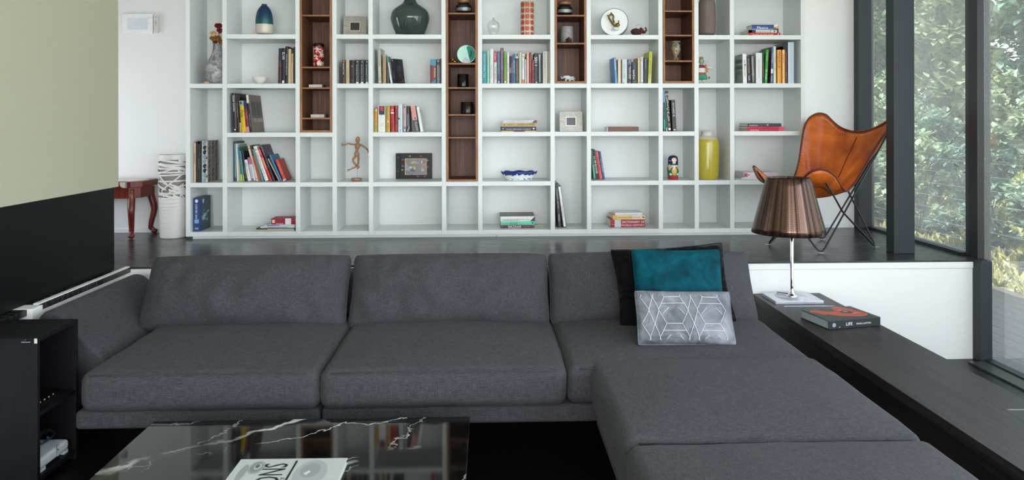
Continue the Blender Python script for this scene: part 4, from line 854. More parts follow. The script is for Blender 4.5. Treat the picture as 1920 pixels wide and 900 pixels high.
# c9 third shelf
g = 'theatre books below the rightmost walnut box'
B(2, 1244.6, 1248.2, -1.6, 168.6, .19, '274C56', 'thin dark teal book with a blue head, first below the rightmost walnut box', [('b', 0, .3, '6E8FC0'), ('b', .72, .95, '2E8C78')], s=.035, group=g)
B(2, 1249, 1251.8, -2.6, 176, .19, '15534C', 'narrow green-teal book second below the rightmost walnut box', [('b', .9, 1, 'B8C8C0', .2, .8)], s=.035, group=g)
ms = []
for i, ch in enumerate('MUSICALS'): ms.append(('h', ch, 'EFE6C4', .125 + i * .088, .075, .8))
B(2, 1252.6, 1258.4, -5.2, 170.3, .19, '17181C', 'black book with cream capitals stacked down the spine reading MUSICALS', ms + [('b', .80, .88, '7A6A3A', .2, .9), ('b', .92, .97, 'F0F0F0', .2, .9)], s=.035, group=g)
B(2, 1261.4, 1268.6, -2.8, 187, .18, '221A1E', 'dark book with white capitals and a pinkish subtitle, last below the rightmost walnut box', [('t', 'RICHARD III', 'E6E2E4', .04, .58, .5), ('t', 'A BIOGRAPHY', 'C88A74', .66, .88, .4), ('b', .93, .97, 'D8D8D8', .25, .8)], s=.035, group=g)
# c11 second shelf
g = 'books on the right-hand second shelf'
def P11(*a, **k): return B(1, *a, s=.045, group=g, **k)
P11(1393.2, 1400.8, -.9, 101, .17, 'E8E8E4', 'white book showing its grey back cover, first on the right-hand second shelf', [('l', [(0, 0), (1, 0), (1, 1), (0, 1)], 'A9AFA6'), ('t', 'THE TIPPING POINT', '2E3032', .05, .9, .35), ('d', .6, .37, .2, '6A5A50')] + [('l', [(.1, .3 + .2 * k), (.95, .3 + .2 * k), (.95, .42 + .2 * k), (.1, .42 + .2 * k)], '989E96') for k in range(3)] + [('l', [(.78, .18), (.98, .18), (.98, .36), (.78, .36)], '26282A'), ('l', [(.05, .07), (.3, .07), (.3, .1), (.05, .1)], 'A0402E')])
P11(1402.4, 1408.6, -1.7, 104.2, .16, '1B1B1D', 'black book with gold and white words, second on the right-hand second shelf', [('t', 'JAMES PATTERSON', 'D8D8D8', .1, .35, .4), ('t', 'MURDER', 'D8A84A', .38, .62, .5), ('t', 'CLUB', 'E8E8E8', .72, .88, .5)])
P11(1409.8, 1415.4, -1.5, 103, .16, '3A3836', 'taupe book with a silver pen picture on its spine', [('p', [(.1, .04), (.75, .04), (.8, .66), (.65, .95), (.4, .95), (.2, .66)], '9A9490'), ('b', .66, .70, 'C9C4C0', .1, .85)])
P11(1417.6, 1429.2, 0, 99.2, .17, 'DDE1E3', 'thick white book with a fine blue title, right-hand second shelf', [('t', 'HOW TO LIVE A GOOD LIFE', '7088A0', .2, .82, .22)])
P11(1430, 1432.8, -.6, 99, .16, '3A2B26', 'thin dark brown book right of the thick white one', [('b', .3, .8, '7A4A38', .2, .8)])
P11(1433.8, 1438.6, 3, 92.8, .15, '169A2E', 'bright green book leaning right on the right-hand second shelf', [('t', 'Perfectly good', 'C2E8B8', .08, .35, .5), ('t', 'PHIL VICKERY', 'F2F8F0', .58, .9, .6)])
P11(1444.8, 1448.4, 2.4, 88, .22, '2D66AE', 'thin blue and white book with a dark red back cover', [('l', [(0, 0), (1, 0), (1, 1), (0, 1)], '7A1D2A'), ('l', [(.1, .15), (.6, .15), (.6, .6), (.3, .75)], '1F1C2C'), ('t', 'YOTAM SIMPLE', 'E2ECF6', .1, .5, .6), ('b', .6, .72, 'F0F2F2'), ('b', .78, .94, '7A98A4')])
P11(1450.6, 1455.2, 0, 87, .20, 'D8D4BC', 'cream book with faint lettering, left of the orange pair', [('t', 'THE WORLD ATLAS OF', '8C8870', .1, .8, .4)])
P11(1457.6, 1465.4, 0, 93.2, .15, 'E39C35', 'wide orange book with brown lettering, left of the orange pair', [('t', 'MAJORCA', '7A4A1E', .06, .54, .7), ('b', 0, 1, 'F3C070', .12, .3), ('t', 'AND OTHER STORIES', 'F6DCA8', .58, .86, .3)])
P11(1467, 1472, 0, 93.2, .15, 'EDAA50', 'narrower orange book, right of the orange pair', [('b', 0, 1, 'F8D8A4', .2, .5), ('t', 'BALEARICS', 'A0642A', .04, .5, .5)])
P11(1473, 1475.8, 0, 97, .15, '6A4A3E', 'thin brown book between the orange pair and the tall pale one', [('t', 'SEVEN', 'C8A090', .5, .9, .6)])
P11(1477.8, 1489, 0, 79, .27, 'C3D2DF', 'tall pale blue book at the right end of its shelf', [('l', [(0, 0), (1, 0), (1, 1), (0, 1)], '6E797C'), ('l', [(.35, .80), (.9, .80), (.9, .93), (.35, .93)], '3C4A58'), ('b', 0, 1, 'DCE8F2', 0, .2), ('h', 'SCHOTT', '8FA0B0', .035, .02, .5), ('h', 'atlas', '8FA0B0', .68, .02, .4), ('h', 'vol II', '8FA0B0', .755, .018, .4)])
# ------------------------------------------------------------------ ornaments on the shelves
def px2m(Y): return Y / F_PX
def spot(cx, row_z, s): 
    Yc = BY + s
    return Vector((at(cx, 200, Y=Yc).x, Yc, row_z))
def prof_px(Y, zbase, pts):
    """pts: (radius px, y px) -> (r, z local)"""
    return [(r * px2m(Y), at(960, y, Y=Y).z - zbase) for r, y in pts]
def cat2(pr, n=4): return [(max(0, p.x), p.z) for p in catmull([(r, 0, z) for r, z in pr], n)]
def vase(name, cx, row_z, s, pts, mat, label, cat, smooth=4, **k):
    p = spot(cx, row_z + .0005, s); pr = prof_px(p.y, p.z, pts); pr = [(r, max(0, z)) for r, z in pr]
    b = MB(); b.lathe([(0, pr[0][1])] + cat2(pr, smooth), mat, n=48); o = b.build(name, loc=p); tag(o, label, cat); return o, p
# grey mottled stone vase with dried roses
m_stone, n, l, bb = new_mat('mottled stone'); tx = n.new('ShaderNodeTexCoord'); nz = n.new('ShaderNodeTexNoise'); nz.inputs['Scale'].default_value = 14; nz.inputs['Detail'].default_value = 8; nz.inputs['Roughness'].default_value = .7; nz.inputs['Distortion'].default_value = 1.2
l.new(tx.outputs['Object'], nz.inputs['Vector']); r = ramp2(n, srgb('4A4B4C'), srgb('B4B6B6'), .36, .62); l.new(nz.outputs['Fac'], r.inputs[0]); l.new(r.outputs[0], bb.inputs['Base Color']); bb.inputs['Roughness'].default_value = .45
sv, p = vase('stone_vase', 408, SZ[1], .10, [(13, 157), (19, 152), (23, 143), (22.5, 134), (18, 120), (11, 104), (8, 94), (7.5, 84), (8.2, 84), (7.2, 84.5), (6.6, 95)], m_stone, 'mottled grey stone vase holding dried roses in the far left bay', 'vase')
cols = [('D8B98A', -6.5, 66, 3.4), ('A07238', -9, 74, 3.0), ('B0723A', -1.5, 74, 3.8), ('7A1E1C', 3, 52, 3.8), ('8E2A22', 4.5, 60, 3.2), ('9A6A34', 5, 80, 3.2), ('6A3A20', -3, 81, 2.4)]
rs_root = thing('dried_roses', 'bunch of dried cream, brown and dark red roses in the grey stone vase', 'flowers', (p.x, p.y, p.z + .2))
for i, (c_, dx, y, rr) in enumerate(cols):
    q = Vector((dx * px2m(p.y), (i % 3 - 1) * .012, at(960, y, Y=p.y).z - p.z - .2)); b = MB(); k = rr * px2m(p.y) * 2.0
    for j in range(16):
        a = j * 2.4; e = .25 + .75 * (j / 16); R3 = Matrix.Rotation(a, 3, 'Z') @ Matrix.Rotation(R_(20 + 55 * e), 3, 'Y')
        pts = []
        for u, v in ((0, -.3), (.45, .1), (.55, .6), (.3, 1), (-.3, 1), (-.55, .6), (-.45, .1)):
            pts.append(q + R3 @ Vector((u * k * .9, (.25 - .25 * u * u) * k * .6, v * k)) )
        b.add(pts, [(0, 1, 2, 3, 4, 5, 6)], M(c_, .8), False)
    b.ball(q, k * .55, k * .55, k * .65, M(c_, .8), n=10)
    fl = b.build('rose', rs_root)
    MB().tube([(q.x * .3, 0, -.06), (q.x * .8, q.y * .6, q.z * .5), q], .0014, M('5A4A2A', .8), n=5).build('stem', rs_root)
pk = spot(388.5, SZ[1] + .0005, .06); b = MB()
b.ball((0, 0, .011), .026, .018, .0125, M('C59A86', .6), n=14).ball((.016, 0, .017), .013, .012, .011, M('D2AB96', .6), n=12).ball((-.018, -.004, .007), .012, .010, .008, M('B58A78', .6), n=12)
tag(b.build('sea_shell', loc=pk), 'small pinkish shell beside the grey stone vase', 'shell')
# teal and cream bottle vase
m_tc, n, l, bb = new_mat('teal and cream glaze'); tx = n.new('ShaderNodeTexCoord'); sx = n.new('ShaderNodeSeparateXYZ'); l.new(tx.outputs['Object'], sx.inputs[0])
r = n.new('ShaderNodeValToRGB'); zs_ = (65 - 44) * px2m(BY + .12); H_ = .24
r.color_ramp.interpolation = 'LINEAR'; e = r.color_ramp.elements; e[0].position = zs_ / H_ - .002; e[0].color = (*srgb('CFC6B8'), 1); e[1].position = zs_ / H_ + .002; e[1].color = (*srgb('0A5A55'), 1)
e2 = r.color_ramp.elements.new(.62); e2.color = (*srgb('123E5E'), 1); e3 = r.color_ramp.elements.new(.9); e3.color = (*srgb('142E52'), 1)
dv = n.new('ShaderNodeMath'); dv.operation = 'DIVIDE'; dv.inputs[1].default_value = H_; l.new(sx.outputs['Z'], dv.inputs[0]); l.new(dv.outputs[0], r.inputs[0]); l.new(r.outputs[0], bb.inputs['Base Color']); bb.inputs['Roughness'].default_value = .25
vase('bottle_vase', 496, SZ[0], .12, [(12, 65), (14.8, 63), (15.7, 57), (15.8, 44), (15, 32), (12, 21), (7, 13.5), (4.9, 11.5), (5, 9.8), (4, 9.6), (3.5, 12)], m_tc, 'bottle-shaped vase, teal above and cream below, on the upper left shelf', 'vase')
vase('small_bowl', 487, SZ[1], .08, [(5.5, 157), (8, 155.5), (11.5, 151), (13, 145.4), (12.4, 145.4), (10.5, 151), (6, 155), (0.1, 155.4)], M('D9D8D0', .35), 'small plain white bowl on the upper left shelf', 'bowl')
# photo frames
def frame(cx0, cx1, yt, row, s, col, col2, inner, label, pic, lean=9):
    Y = BY + s; xa, xb = at(cx0, yt, Y=Y).x, at(cx1, yt, Y=Y).x; z0_ = SZ[row] + .0006; zt = at((cx0 + cx1) / 2, yt, Y=Y).z
    w, h = xb - xa, (zt - z0_) / math.cos(R_(lean)); r = thing('framed_photo', label, 'photo frame', ((xa + xb) / 2, Y, z0_)); r.rotation_euler = (-R_(lean), 0, R_(2))
    m_, n, l, bb = new_mat('embossed frame'); tx = n.new('ShaderNodeTexCoord'); vo = n.new('ShaderNodeTexVoronoi'); vo.inputs['Scale'].default_value = 95; l.new(tx.outputs['Object'], vo.inputs['Vector'])
    rr = ramp2(n, srgb(col), srgb(col2), .1, .6); l.new(vo.outputs['Distance'], rr.inputs[0]); l.new(rr.outputs[0], bb.inputs['Base Color']); bb.inputs['Roughness'].default_value = .4; bb.inputs['Metallic'].default_value = .35
    bp = n.new('ShaderNodeBump'); bp.inputs['Strength'].default_value = .5; bp.inputs['Distance'].default_value = .002; l.new(vo.outputs['Distance'], bp.inputs['Height']); l.new(bp.outputs[0], bb.inputs['Normal'])
    ix0, ix1, iz0, iz1 = inner; ax0, ax1, az0, az1 = -w / 2 + w * ix0, -w / 2 + w * ix1, h * iz0, h * iz1
    b = MB().box(-w / 2, ax0, 0, .014, 0, h, m_).box(ax1, w / 2, 0, .014, 0, h, m_).box(ax0, ax1, 0, .014, 0, az0, m_).box(ax0, ax1, 0, .014, az1, h, m_)
    b.build('frame', r, bevel=.001)
    t = .004; e_ = M('DAD6CC', .3, .5); MB().box(ax0 - t, ax0, -.002, .01, az0 - t, az1 + t, e_).box(ax1, ax1 + t, -.002, .01, az0 - t, az1 + t, e_).box(ax0, ax1, -.002, .01, az0 - t, az0, e_).box(ax0, ax1, -.002, .01, az1, az1 + t, e_).build('inner_border', r)
    MB().box(ax0, ax1, .006, .009, az0, az1, M(pic, .15)).build('picture', r)
    MB().box(-.02, .02, .0142, .016, 0.01, h * .8, m_black).build('backing_strut', r)
frame(643.5, 686.5, 29.5, 0, .10, '857D72', 'A8A196', (.30, .70, .28, .68), 'square silver-gold embossed photo frame with a dark picture, upper shelf', '3C3834')
frame(1049.5, 1092.5, 209, 2, .07, '8E8D83', 'A9A89E', (.30, .70, .31, .70), 'square speckled grey photo frame with a blue-grey picture, narrow centre bay', '5A6268', 7)
# big dark glass vase
m_dg, n, l, bb = new_mat('dark smoked glass'); bb.inputs['Base Color'].default_value = (*srgb('43524D'), 1); bb.inputs['Roughness'].default_value = .05; bb.inputs['Transmission Weight'].default_value = .35; bb.inputs['IOR'].default_value = 1.45; bb.inputs['Coat Weight'].default_value = .6; bb.inputs['Coat Roughness'].default_value = .02
vase('glass_vase', 769.3, SZ[0], .14, [(26.5, 65), (28, 62), (32, 52), (35.6, 40), (36.1, 33), (33, 22), (24, 14), (15, 8), (10.6, 1), (9.8, -6), (10.4, -11), (12.3, -15.5), (11.3, -16), (9, -11)], m_dg, 'large bulbous smoky green-black glass vase on the upper shelf', 'vase')
# brown ribbed vase, yellow vase
m_tp, n, l, bb = new_mat('ribbed taupe ceramic'); bb.inputs['Base Color'].default_value = (*srgb('6E6259'), 1); bb.inputs['Roughness'].default_value = .42; bb.inputs['Metallic'].default_value = .1
tx = n.new('ShaderNodeTexCoord'); wv = n.new('ShaderNodeTexWave'); wv.bands_direction = 'Z'; wv.inputs['Scale'].default_value = 38; l.new(tx.outputs['Object'], wv.inputs['Vector']); bp = n.new('ShaderNodeBump'); bp.inputs['Strength'].default_value = .5; bp.inputs['Distance'].default_value = .002; l.new(wv.outputs['Fac'], bp.inputs['Height']); l.new(bp.outputs[0], bb.inputs['Normal'])
vase('ribbed_vase', 1325.6, SZ[0], .06, [(14, 65), (16, 62), (16.3, 55), (16.5, 30), (16, 8), (14.5, 1), (10, -4), (9, -7), (8, -7)], m_tp, 'tall ribbed taupe ceramic vase in the narrow upper right bay', 'vase')
m_yl, n, l, bb = new_mat('yellow glaze'); tx = n.new('ShaderNodeTexCoord'); sx = n.new('ShaderNodeSeparateXYZ'); l.new(tx.outputs['Object'], sx.inputs[0])
nz = n.new('ShaderNodeTexNoise'); nz.inputs['Scale'].default_value = 60; nz.inputs['Detail'].default_value = 5; l.new(tx.outputs['Object'], nz.inputs['Vector'])
ry = ramp2(n, srgb('AFA238'), srgb('BBAE40'), .3, .7); l.new(nz.outputs['Fac'], ry.inputs[0])
zt_y = (336 - 260) * px2m(BY + .08); mr = n.new('ShaderNodeMapRange'); mr.inputs['From Min'].default_value = zt_y - .006; mr.inputs['From Max'].default_value = zt_y + .010; l.new(sx.outputs['Z'], mr.inputs['Value'])
mx = n.new('ShaderNodeMix'); mx.data_type = 'RGBA'; mx.inputs[7].default_value = (*srgb('CFC7BE'), 1); l.new(mr.outputs[0], mx.inputs[0]); l.new(ry.outputs[0], mx.inputs[6]); l.new(mx.outputs[2], bb.inputs['Base Color']); bb.inputs['Roughness'].default_value = .12
vase('yellow_vase', 1326, SZ[3], .14, [(18, 337), (19, 334.5), (21.3, 326), (21.8, 300), (21.8, 275), (20.8, 264), (17, 258.5), (12.5, 256), (11, 253), (11, 250), (11.6, 248.3), (11.6, 247), (10.4, 247), (9.8, 252)], m_yl, 'glossy mustard yellow vase with a pale neck in the lower right bay', 'vase')
# oil lamp of clear glass
p = spot(925.6, SZ[0] + .0005, .06); pr = prof_px(p.y, p.z, [(7.5, 65), (8, 61), (10.5, 55), (11.3, 49), (9.8, 43), (5, 39), (2, 37), (1.4, 35)])
r = thing('oil_lamp', 'clear glass bulb-shaped oil lamp, upper shelf right of centre', 'oil lamp', p)
m_cg = glass_mat('blown glass', (.96, .98, .96), 2.2); MB().lathe([(0, .001)] + cat2(pr), m_cg, n=36).build('glass_bulb', r)
zz = pr[-1][1]; MB().tube([(0, 0, zz - .05), (0, 0, zz + .012)], .0014, M('D8D8D0', .6)).lathe([(.006, zz - .002), (.006, zz + .002), (.002, zz + .004)], M('8A8F8C', .3, .6), n=16).build('wick', r)
MB().lathe([(.0, zz + .012), (.003, zz + .014), (.0042, zz + .022), (.002, zz + .034), (.0003, zz + .040)], M('F2F4EE', .4), n=12).build('wick_tip', r)
# orange patterned cylinder
p = spot(989, SZ[0] + .0005, .07); k = px2m(p.y); R1 = 12.4 * k; H1 = at(960, 4, Y=p.y).z - p.z
b = MB().lathe([(0, 0), (R1 * .97, 0), (R1, .003), (R1, H1), (R1 - .004, H1), (R1 - .004, H1 - .15), (0, H1 - .15)], M('C9BFAE', .3), n=56)
co, cd = M('B8451C', .25), M('4E443C', .35)
nrow = 6; hh = H1 / (nrow - .35)
for i in range(nrow):
    z0 = i * hh - hh * .35; 
    for j in range(8):
        a0 = j * math.pi / 4 + .06; a1 = (j + 1) * math.pi / 4 - .06; m_ = 6
        for (ra, rb_, za, zb2, mat, off) in ((0, 1, .12, .80, co, .0006), (0, 1, .80, .84, cd, .0008), (0, 1, .08, .12, cd, .0008)):
            zA, zB = max(.001, z0 + hh * za), min(H1, z0 + hh * zb2)
            if zB <= zA: continue
            vs = []; 
            for q in range(m_ + 1):
                t = q / m_; a = a0 + (a1 - a0) * t; cut = (.30 * hh * max(0, abs(t - .5) * 4 - 1.4) if mat is co else 0)
                vs += [((R1 + off) * math.cos(a), (R1 + off) * math.sin(a), min(zB, zA + cut)), ((R1 + off) * math.cos(a), (R1 + off) * math.sin(a), max(zA, zB - cut))]
            b.add(vs, [(2 * q, 2 * q + 2, 2 * q + 3, 2 * q + 1) for q in range(m_)], mat, True)
tag(b.build('patterned_vase', loc=p, rot=(0, 0, .35)), 'tall straight vase tiled in burnt orange and cream, upper shelf', 'vase')
# walnut box 2: canister and slim boxes
def cyl(name, cx, z, s, prof, mat, label, cat, n=40):
    p = spot(cx, z + .0006, s); pr = prof_px(p.y, p.z, prof); pr = [(r, max(0, zz)) for r, zz in pr]
    o = MB().lathe(pr, mat, n=n).build(name, loc=p); tag(o, label, cat); return o, p, pr
m_fl, n, l, bb = new_mat('floral print'); tx = n.new('ShaderNodeTexCoord'); vo = n.new('ShaderNodeTexVoronoi'); vo.inputs['Scale'].default_value = 34; vo.inputs['Randomness'].default_value = .9; l.new(tx.outputs['Object'], vo.inputs['Vector'])
nz = n.new('ShaderNodeTexNoise'); nz.inputs['Scale'].default_value = 26; nz.inputs['Detail'].default_value = 2; l.new(tx.outputs['Object'], nz.inputs['Vector'])
r = n.new('ShaderNodeValToRGB'); r.color_ramp.interpolation = 'CONSTANT'; e = r.color_ramp.elements; e[0].position = 0; e[0].color = (*srgb('A31F2B'), 1); e[1].position = .52; e[1].color = (*srgb('DAD3CE'), 1)
for ps, cc in ((.36, '4A1C16'), (.42, 'C43A34'), (.62, 'B5622C'), (.66, '4A4234'), (.72, 'DAD3CE')): q = r.color_ramp.elements.new(ps); q.color = (*srgb(cc), 1)
l.new(nz.outputs['Fac'], r.inputs[0]); l.new(r.outputs[0], bb.inputs['Base Color']); bb.inputs['Roughness'].default_value = .15
o, p, pr = cyl('floral_canister', 597.6, w2[2], .09, [(0, 124.2), (10, 124.2), (10, 122.5), (10, 87.5), (0, 87.5)], m_fl, 'red and white floral canister with a black lid in the walnut box', 'canister')
prl = prof_px(p.y, p.z, [(10.2, 88), (10.4, 84.5), (8.5, 82.3), (0, 81.6)]); MB().lathe(prl, m_black, n=40).build('lid', o)
MB().lathe([(10.3 * px2m(p.y), .0), (10.3 * px2m(p.y), .006), (10.1 * px2m(p.y), .007)], m_black, n=40).build('foot_ring', o)
def slim(x0, x1, yt, z, s, label, depth=.06):
    Y = BY + s; xa, xb = at(x0, yt, Y=Y).x, at(x1, yt, Y=Y).x; zt = at(x0, yt, Y=Y).z
    o = MB().box(0, xb - xa, 0, depth, 0, zt - z - .0008, M('C6C4BE', .5, var=.15)).box(xb - xa, xb - xa + .012, .002, depth, 0, zt - z - .001, M('3A3634', .5)).build('slim_box', loc=(xa, Y, z + .0006), bevel=.0008)
    L = MB().text('MARBLE', M('8C8A86', .5), ((xb - xa) * .2, -.0006, (zt - z) * .3), (1, 0, 0), (0, 0, 1), (xb - xa) * .5, (zt - z) * .4)
    tag(o, label, 'box', 'slim boxes in the walnut box')
slim(579, 603.5, 158.5, w2[3], .06, 'slim pale grey box on the shelf directly below the floral canister')
slim(582.5, 608, 214.5, w2[4], .06, 'slim pale marbled box lying on the lowest shelf of the left walnut box')
o = MB().box(0, .05, 0, .03, 0, .006, M('C9C9CC', .3)).box(.05, .075, .002, .028, 0, .006, m_black).build('usb_stick', loc=(at(601, 28, Y=BY + .06).x, BY + .06, w2[1] + .0006)); tag(o, 'small silver and black stick lying at the top of the left walnut box', 'gadget')
# walnut box 5
def jar(cx, z, s, ybot, label, glasscol, kk=1.0):
    p = spot(cx, z + .0006, s); y = ybot
    r = thing('lidded_jar', label, 'jar', p)
    pr = prof_px(p.y, p.z, [(0, y), (13.5 * kk, y), (14.5 * kk, y - 1.5), (14.6 * kk, y - 9), (13.5 * kk, y - 13), (9.5 * kk, y - 16.5), (9.2 * kk, y - 18.5)]); pr = [(a, max(0, b_)) for a, b_ in pr]
    MB().lathe(pr[:1] + cat2(pr[1:], 3), glasscol, n=40).build('glass_body', r)
    R2 = 14.75 * kk * px2m(p.y); b = MB(); z0, z1 = pr[2][1] + .004, pr[3][1] - .004; vs = []; q = 18
    for i in range(q + 1):
        a = math.pi * (1.12 + .76 * i / q); vs += [(R2 * math.cos(a), R2 * math.sin(a), z0), (R2 * math.cos(a), R2 * math.sin(a), z1)]
    b.add(vs, [(2 * i, 2 * i + 2, 2 * i + 3, 2 * i + 1) for i in range(q)], M('8F9293', .3, .4), True).build('label_band', r)
    pl = prof_px(p.y, p.z, [(11.6 * kk, y - 17.8), (12.4 * kk, y - 18.3), (12.6 * kk, y - 22), (11.8 * kk, y - 22.8), (0, y - 22.8)])
    MB().lathe([(0, pl[0][1])] + pl, wood_mat('jar lid wood', '6E4526', 'A97C4E', scale=(60, 60, 8), rough=.5), n=36).build('lid', r)
m_dj = M('2A2B2D', .12, .2); 
jar(870, w5[1], .10, 24, 'dark glass jar with a wooden lid, top of the tallest walnut box', m_dj)
jar(1059, w7[1], .07, 27, 'dark navy jar with a wooden lid above the grey candle', M('16191E', .2))
def tumbler(x0, x1, yt, yb, z, s, col, label, nm='candle_glass', hollow=.8):
    cx = (x0 + x1) / 2; p = spot(cx, z + .0006, s); k = px2m(p.y); R3 = (x1 - x0) / 2 * k; H3 = at(960, yt, Y=p.y).z - p.z
    m_, n, l, bb = new_mat('tinted glass'); bb.inputs['Base Color'].default_value = (*srgb(col), 1); bb.inputs['Roughness'].default_value = .12; bb.inputs['Specular IOR Level'].default_value = .3
    o = MB().lathe([(0, 0), (R3 * .9, 0), (R3 * .98, .004), (R3, .012), (R3, H3 - .001), (R3 - .001, H3), (R3 - .003, H3), (R3 - .003, H3 * (1 - hollow * .5)), (0, H3 * (1 - hollow * .5))], m_, n=44).build(nm, loc=p); tag(o, label, 'candle glass'); return o
tumbler(857.5, 878.8, 139.3, 163.2, w5[3], .08, '0D0F0E', 'black glass candle holder standing below the turquoise mirror')
tumbler(864, 887.8, 191.5, 213.5, w5[4], .06, '1E1411', 'dark brown glass tumbler on the shelf below the black candle glass')
# round mirrors
def round_mirror(cx, cy, rad, row_z, s, label, ring, extra, tilt=6, yaw=0, depth=.02):
    Y = BY + s; c = at(cx, cy, Y=Y); R3 = rad * px2m(Y); cz = row_z + R3 + .0008
    r = thing('round_mirror', label, 'mirror', (c.x, Y, row_z + .0006)); r.rotation_euler = (-R_(tilt), 0, yaw)
    def disc(y0, R4, y1, mat, nm, n=56):
        b = MB(); vs = [(R4 * math.cos(2 * math.pi * i / n), y0, R3 + R4 * math.sin(2 * math.pi * i / n)) for i in range(n)] + [(R4 * math.cos(2 * math.pi * i / n), y1, R3 + R4 * math.sin(2 * math.pi * i / n)) for i in range(n)]
        b.add(vs, [tuple(range(n)), tuple(range(2 * n - 1, n - 1, -1))] + [(i, i + n, (i + 1) % n + n, (i + 1) % n) for i in range(n)], mat, False); return b.build(nm, r)
    disc(0, R3, depth, ring, 'rim'); disc(-.0012, R3 * .955, 0, m_facew, 'face')
    extra(r, R3)
m_facew = M('F6F8F8', .12)
def ex1(r, R):
    b = MB(); y = -.0016; n = 18
    arc = [(R * .95 * math.cos(a), y, R + R * .95 * math.sin(a)) for a in [math.pi * (-.36 + .80 * i / n) for i in range(n + 1)]]
    b.add(arc + [(R * .02, y, R * 1.75)], [tuple(range(len(arc) + 1))], M('0F8F78', .15))
    b.build('green_reflection', r)  # flat colour patches on the face paint what the mirror reflects
    MB().add([(-R * .4, y - .0004, R * .12), (R * .45, y - .0004, R * .12), (R * .35, y - .0004, R * .45), (R * .1, y - .0004, R * .55), (-R * .1, y - .0004, R * .7), (-R * .3, y - .0004, R * .55)], [(0, 1, 2, 3, 4, 5)], M('B9BDCB', .3)).build('pale_reflection', r)
    MB().add([(R * .3, y - .0006, R * .75), (R * .5, y - .0006, R * .7), (R * .62, y - .0006, R * 1.1), (R * .55, y - .0006, R * 1.45), (R * .42, y - .0006, R * 1.4), (R * .46, y - .0006, R * 1.1)], [(0, 1, 2, 3, 4, 5)], M('14261E', .3)).build('dark_reflection', r)
m_facew2 = m_facew
m_facew = M('BFE8DC', .08); round_mirror(874.3, 102.4, 17.4, w5[2], .05, 'round turquoise and white mirror disc leaning in the tallest walnut box', M('D2DAD8', .2, .6), ex1, depth=.012)
m_facew = m_facew2
def ex2(r, R):
    m_b = M('7E6A34', .28, .9); b = MB(); y = -.026
    f = lambda u, v: (u * R, y, R + v * R)
    b.tube(catmull([f(.30, -.40), f(.05, -.32), (-.12 * R, y, R * .86), f(-.25, .08), f(-.36, .30), f(-.30, .46), f(-.14, .50), f(-.04, .36), f(-.06, .12), f(.02, -.12)], 5), .007, m_b, n=8)
    b.ball(f(.24, -.26), .020, .012, .016, m_b, n=12).ball(f(.33, -.06), .006, .006, .016, m_b, n=8)
    b.tube([f(.02, -.02), f(-.02, .10)], .004, m_b).tube([f(-.24, .48), f(-.22, .66), f(-.10, .48)], .005, m_b).tube([f(-.48, .44), f(-.30, .40)], .005, m_b)
    b.build('gilt_reflection', r)  # solid gilt shape and base imitate a figurine reflected in the disc
    MB().lathe([(0, 0), (.024, 0), (.026, .004), (.026, .020), (.022, .023), (0, .023)], M('DADCE6', .2), n=28).build('reflection_base', r, loc=(.13 * R, y, R * .34))
    MB().tube([(.13 * R, y, R * .40), (.13 * R, -.001, R * .40)], .004, m_chrome).build('bracket', r)  # bracket added only to hold the imitated reflection
round_mirror(1151.5, 41.5, 26.3, SZ[0], .07, 'large round white-faced drum mirror with a gilt figurine reflection modelled as solid parts, upper shelf', M('8A959C', .12, .95), ex2, tilt=4, yaw=R_(-14), depth=.055)
# brass figurine
p = spot(852.5, w5[2] + .0006, .09); b = MB(); k = .010
b.ball((0, 0, .018), .016, .011, .012, m_gold).ball((-.016, 0, .036), .009, .008, .009, m_gold).tube([(-.012, 0, .022), (-.016, 0, .034)], .006, m_gold).tube([(-.022, 0, .042), (-.024, 0, .052)], .0025, m_gold).tube([(.014, 0, .022), (.024, 0, .040)], .003, m_gold)
for sx_ in (-.010, .010):
    for sy_ in (-.005, .005): b.tube([(sx_, sy_, .014), (sx_ * 1.1, sy_, .0003)], .0035, m_gold)
tag(b.build('brass_figurine', loc=p), 'small brass animal figurine beside the turquoise mirror', 'figurine')
# candle, pine cone, elephants
m_cn, n, l, bb = new_mat('frosted candle'); tx = n.new('ShaderNodeTexCoord'); nz = n.new('ShaderNodeTexNoise'); nz.inputs['Scale'].default_value = 180; l.new(tx.outputs['Object'], nz.inputs['Vector']); r = ramp2(n, srgb('76767A'), srgb('B2B2B4'), .3, .7); l.new(nz.outputs['Fac'], r.inputs[0]); l.new(r.outputs[0], bb.inputs['Base Color']); bb.inputs['Roughness'].default_value = .5
o, p, pr = cyl('pillar_candle', 1063.2, w7[2], .12, [(0, 79.5), (11.5, 79.5), (11.9, 78), (11.9, 51), (11.2, 50), (8, 51.5), (0, 52)], m_cn, 'frosted grey pillar candle standing behind the pine cone', 'candle')
MB().tube([(0, 0, pr[-1][1]), (.001, 0, pr[-1][1] + .008)], .001, m_black, n=5).build('wick', o)
p = spot(1066.8, w7[2] + .0006, .045); b = MB(); mb_, ml_ = M('3A251B', .7), M('5E4232', .7)
for i in range(8):
    for j in range(9):
        t = i / 7; a = j * 2 * math.pi / 9 + i * .35; rr = .022 * math.sin(math.pi * (.18 + .74 * t)); z = .004 + .038 * t
        c = Vector((rr * math.cos(a), rr * math.sin(a), z)); R3 = Matrix.Rotation(a, 3, 'Z') @ Matrix.Rotation(R_(70 - 75 * t), 3, 'Y')
        b.add([c * .5 + Vector((0, 0, z * .5)), c + R3 @ Vector((0, -.005, .003)), c + R3 @ Vector((0, 0, .008)), c + R3 @ Vector((0, .005, .003)), c + R3 @ Vector((.003, 0, .002))], [(0, 1, 4), (1, 2, 4), (2, 3, 4), (3, 0, 4), (0, 3, 2, 1)], ml_ if (i + j) % 3 == 0 else mb_)
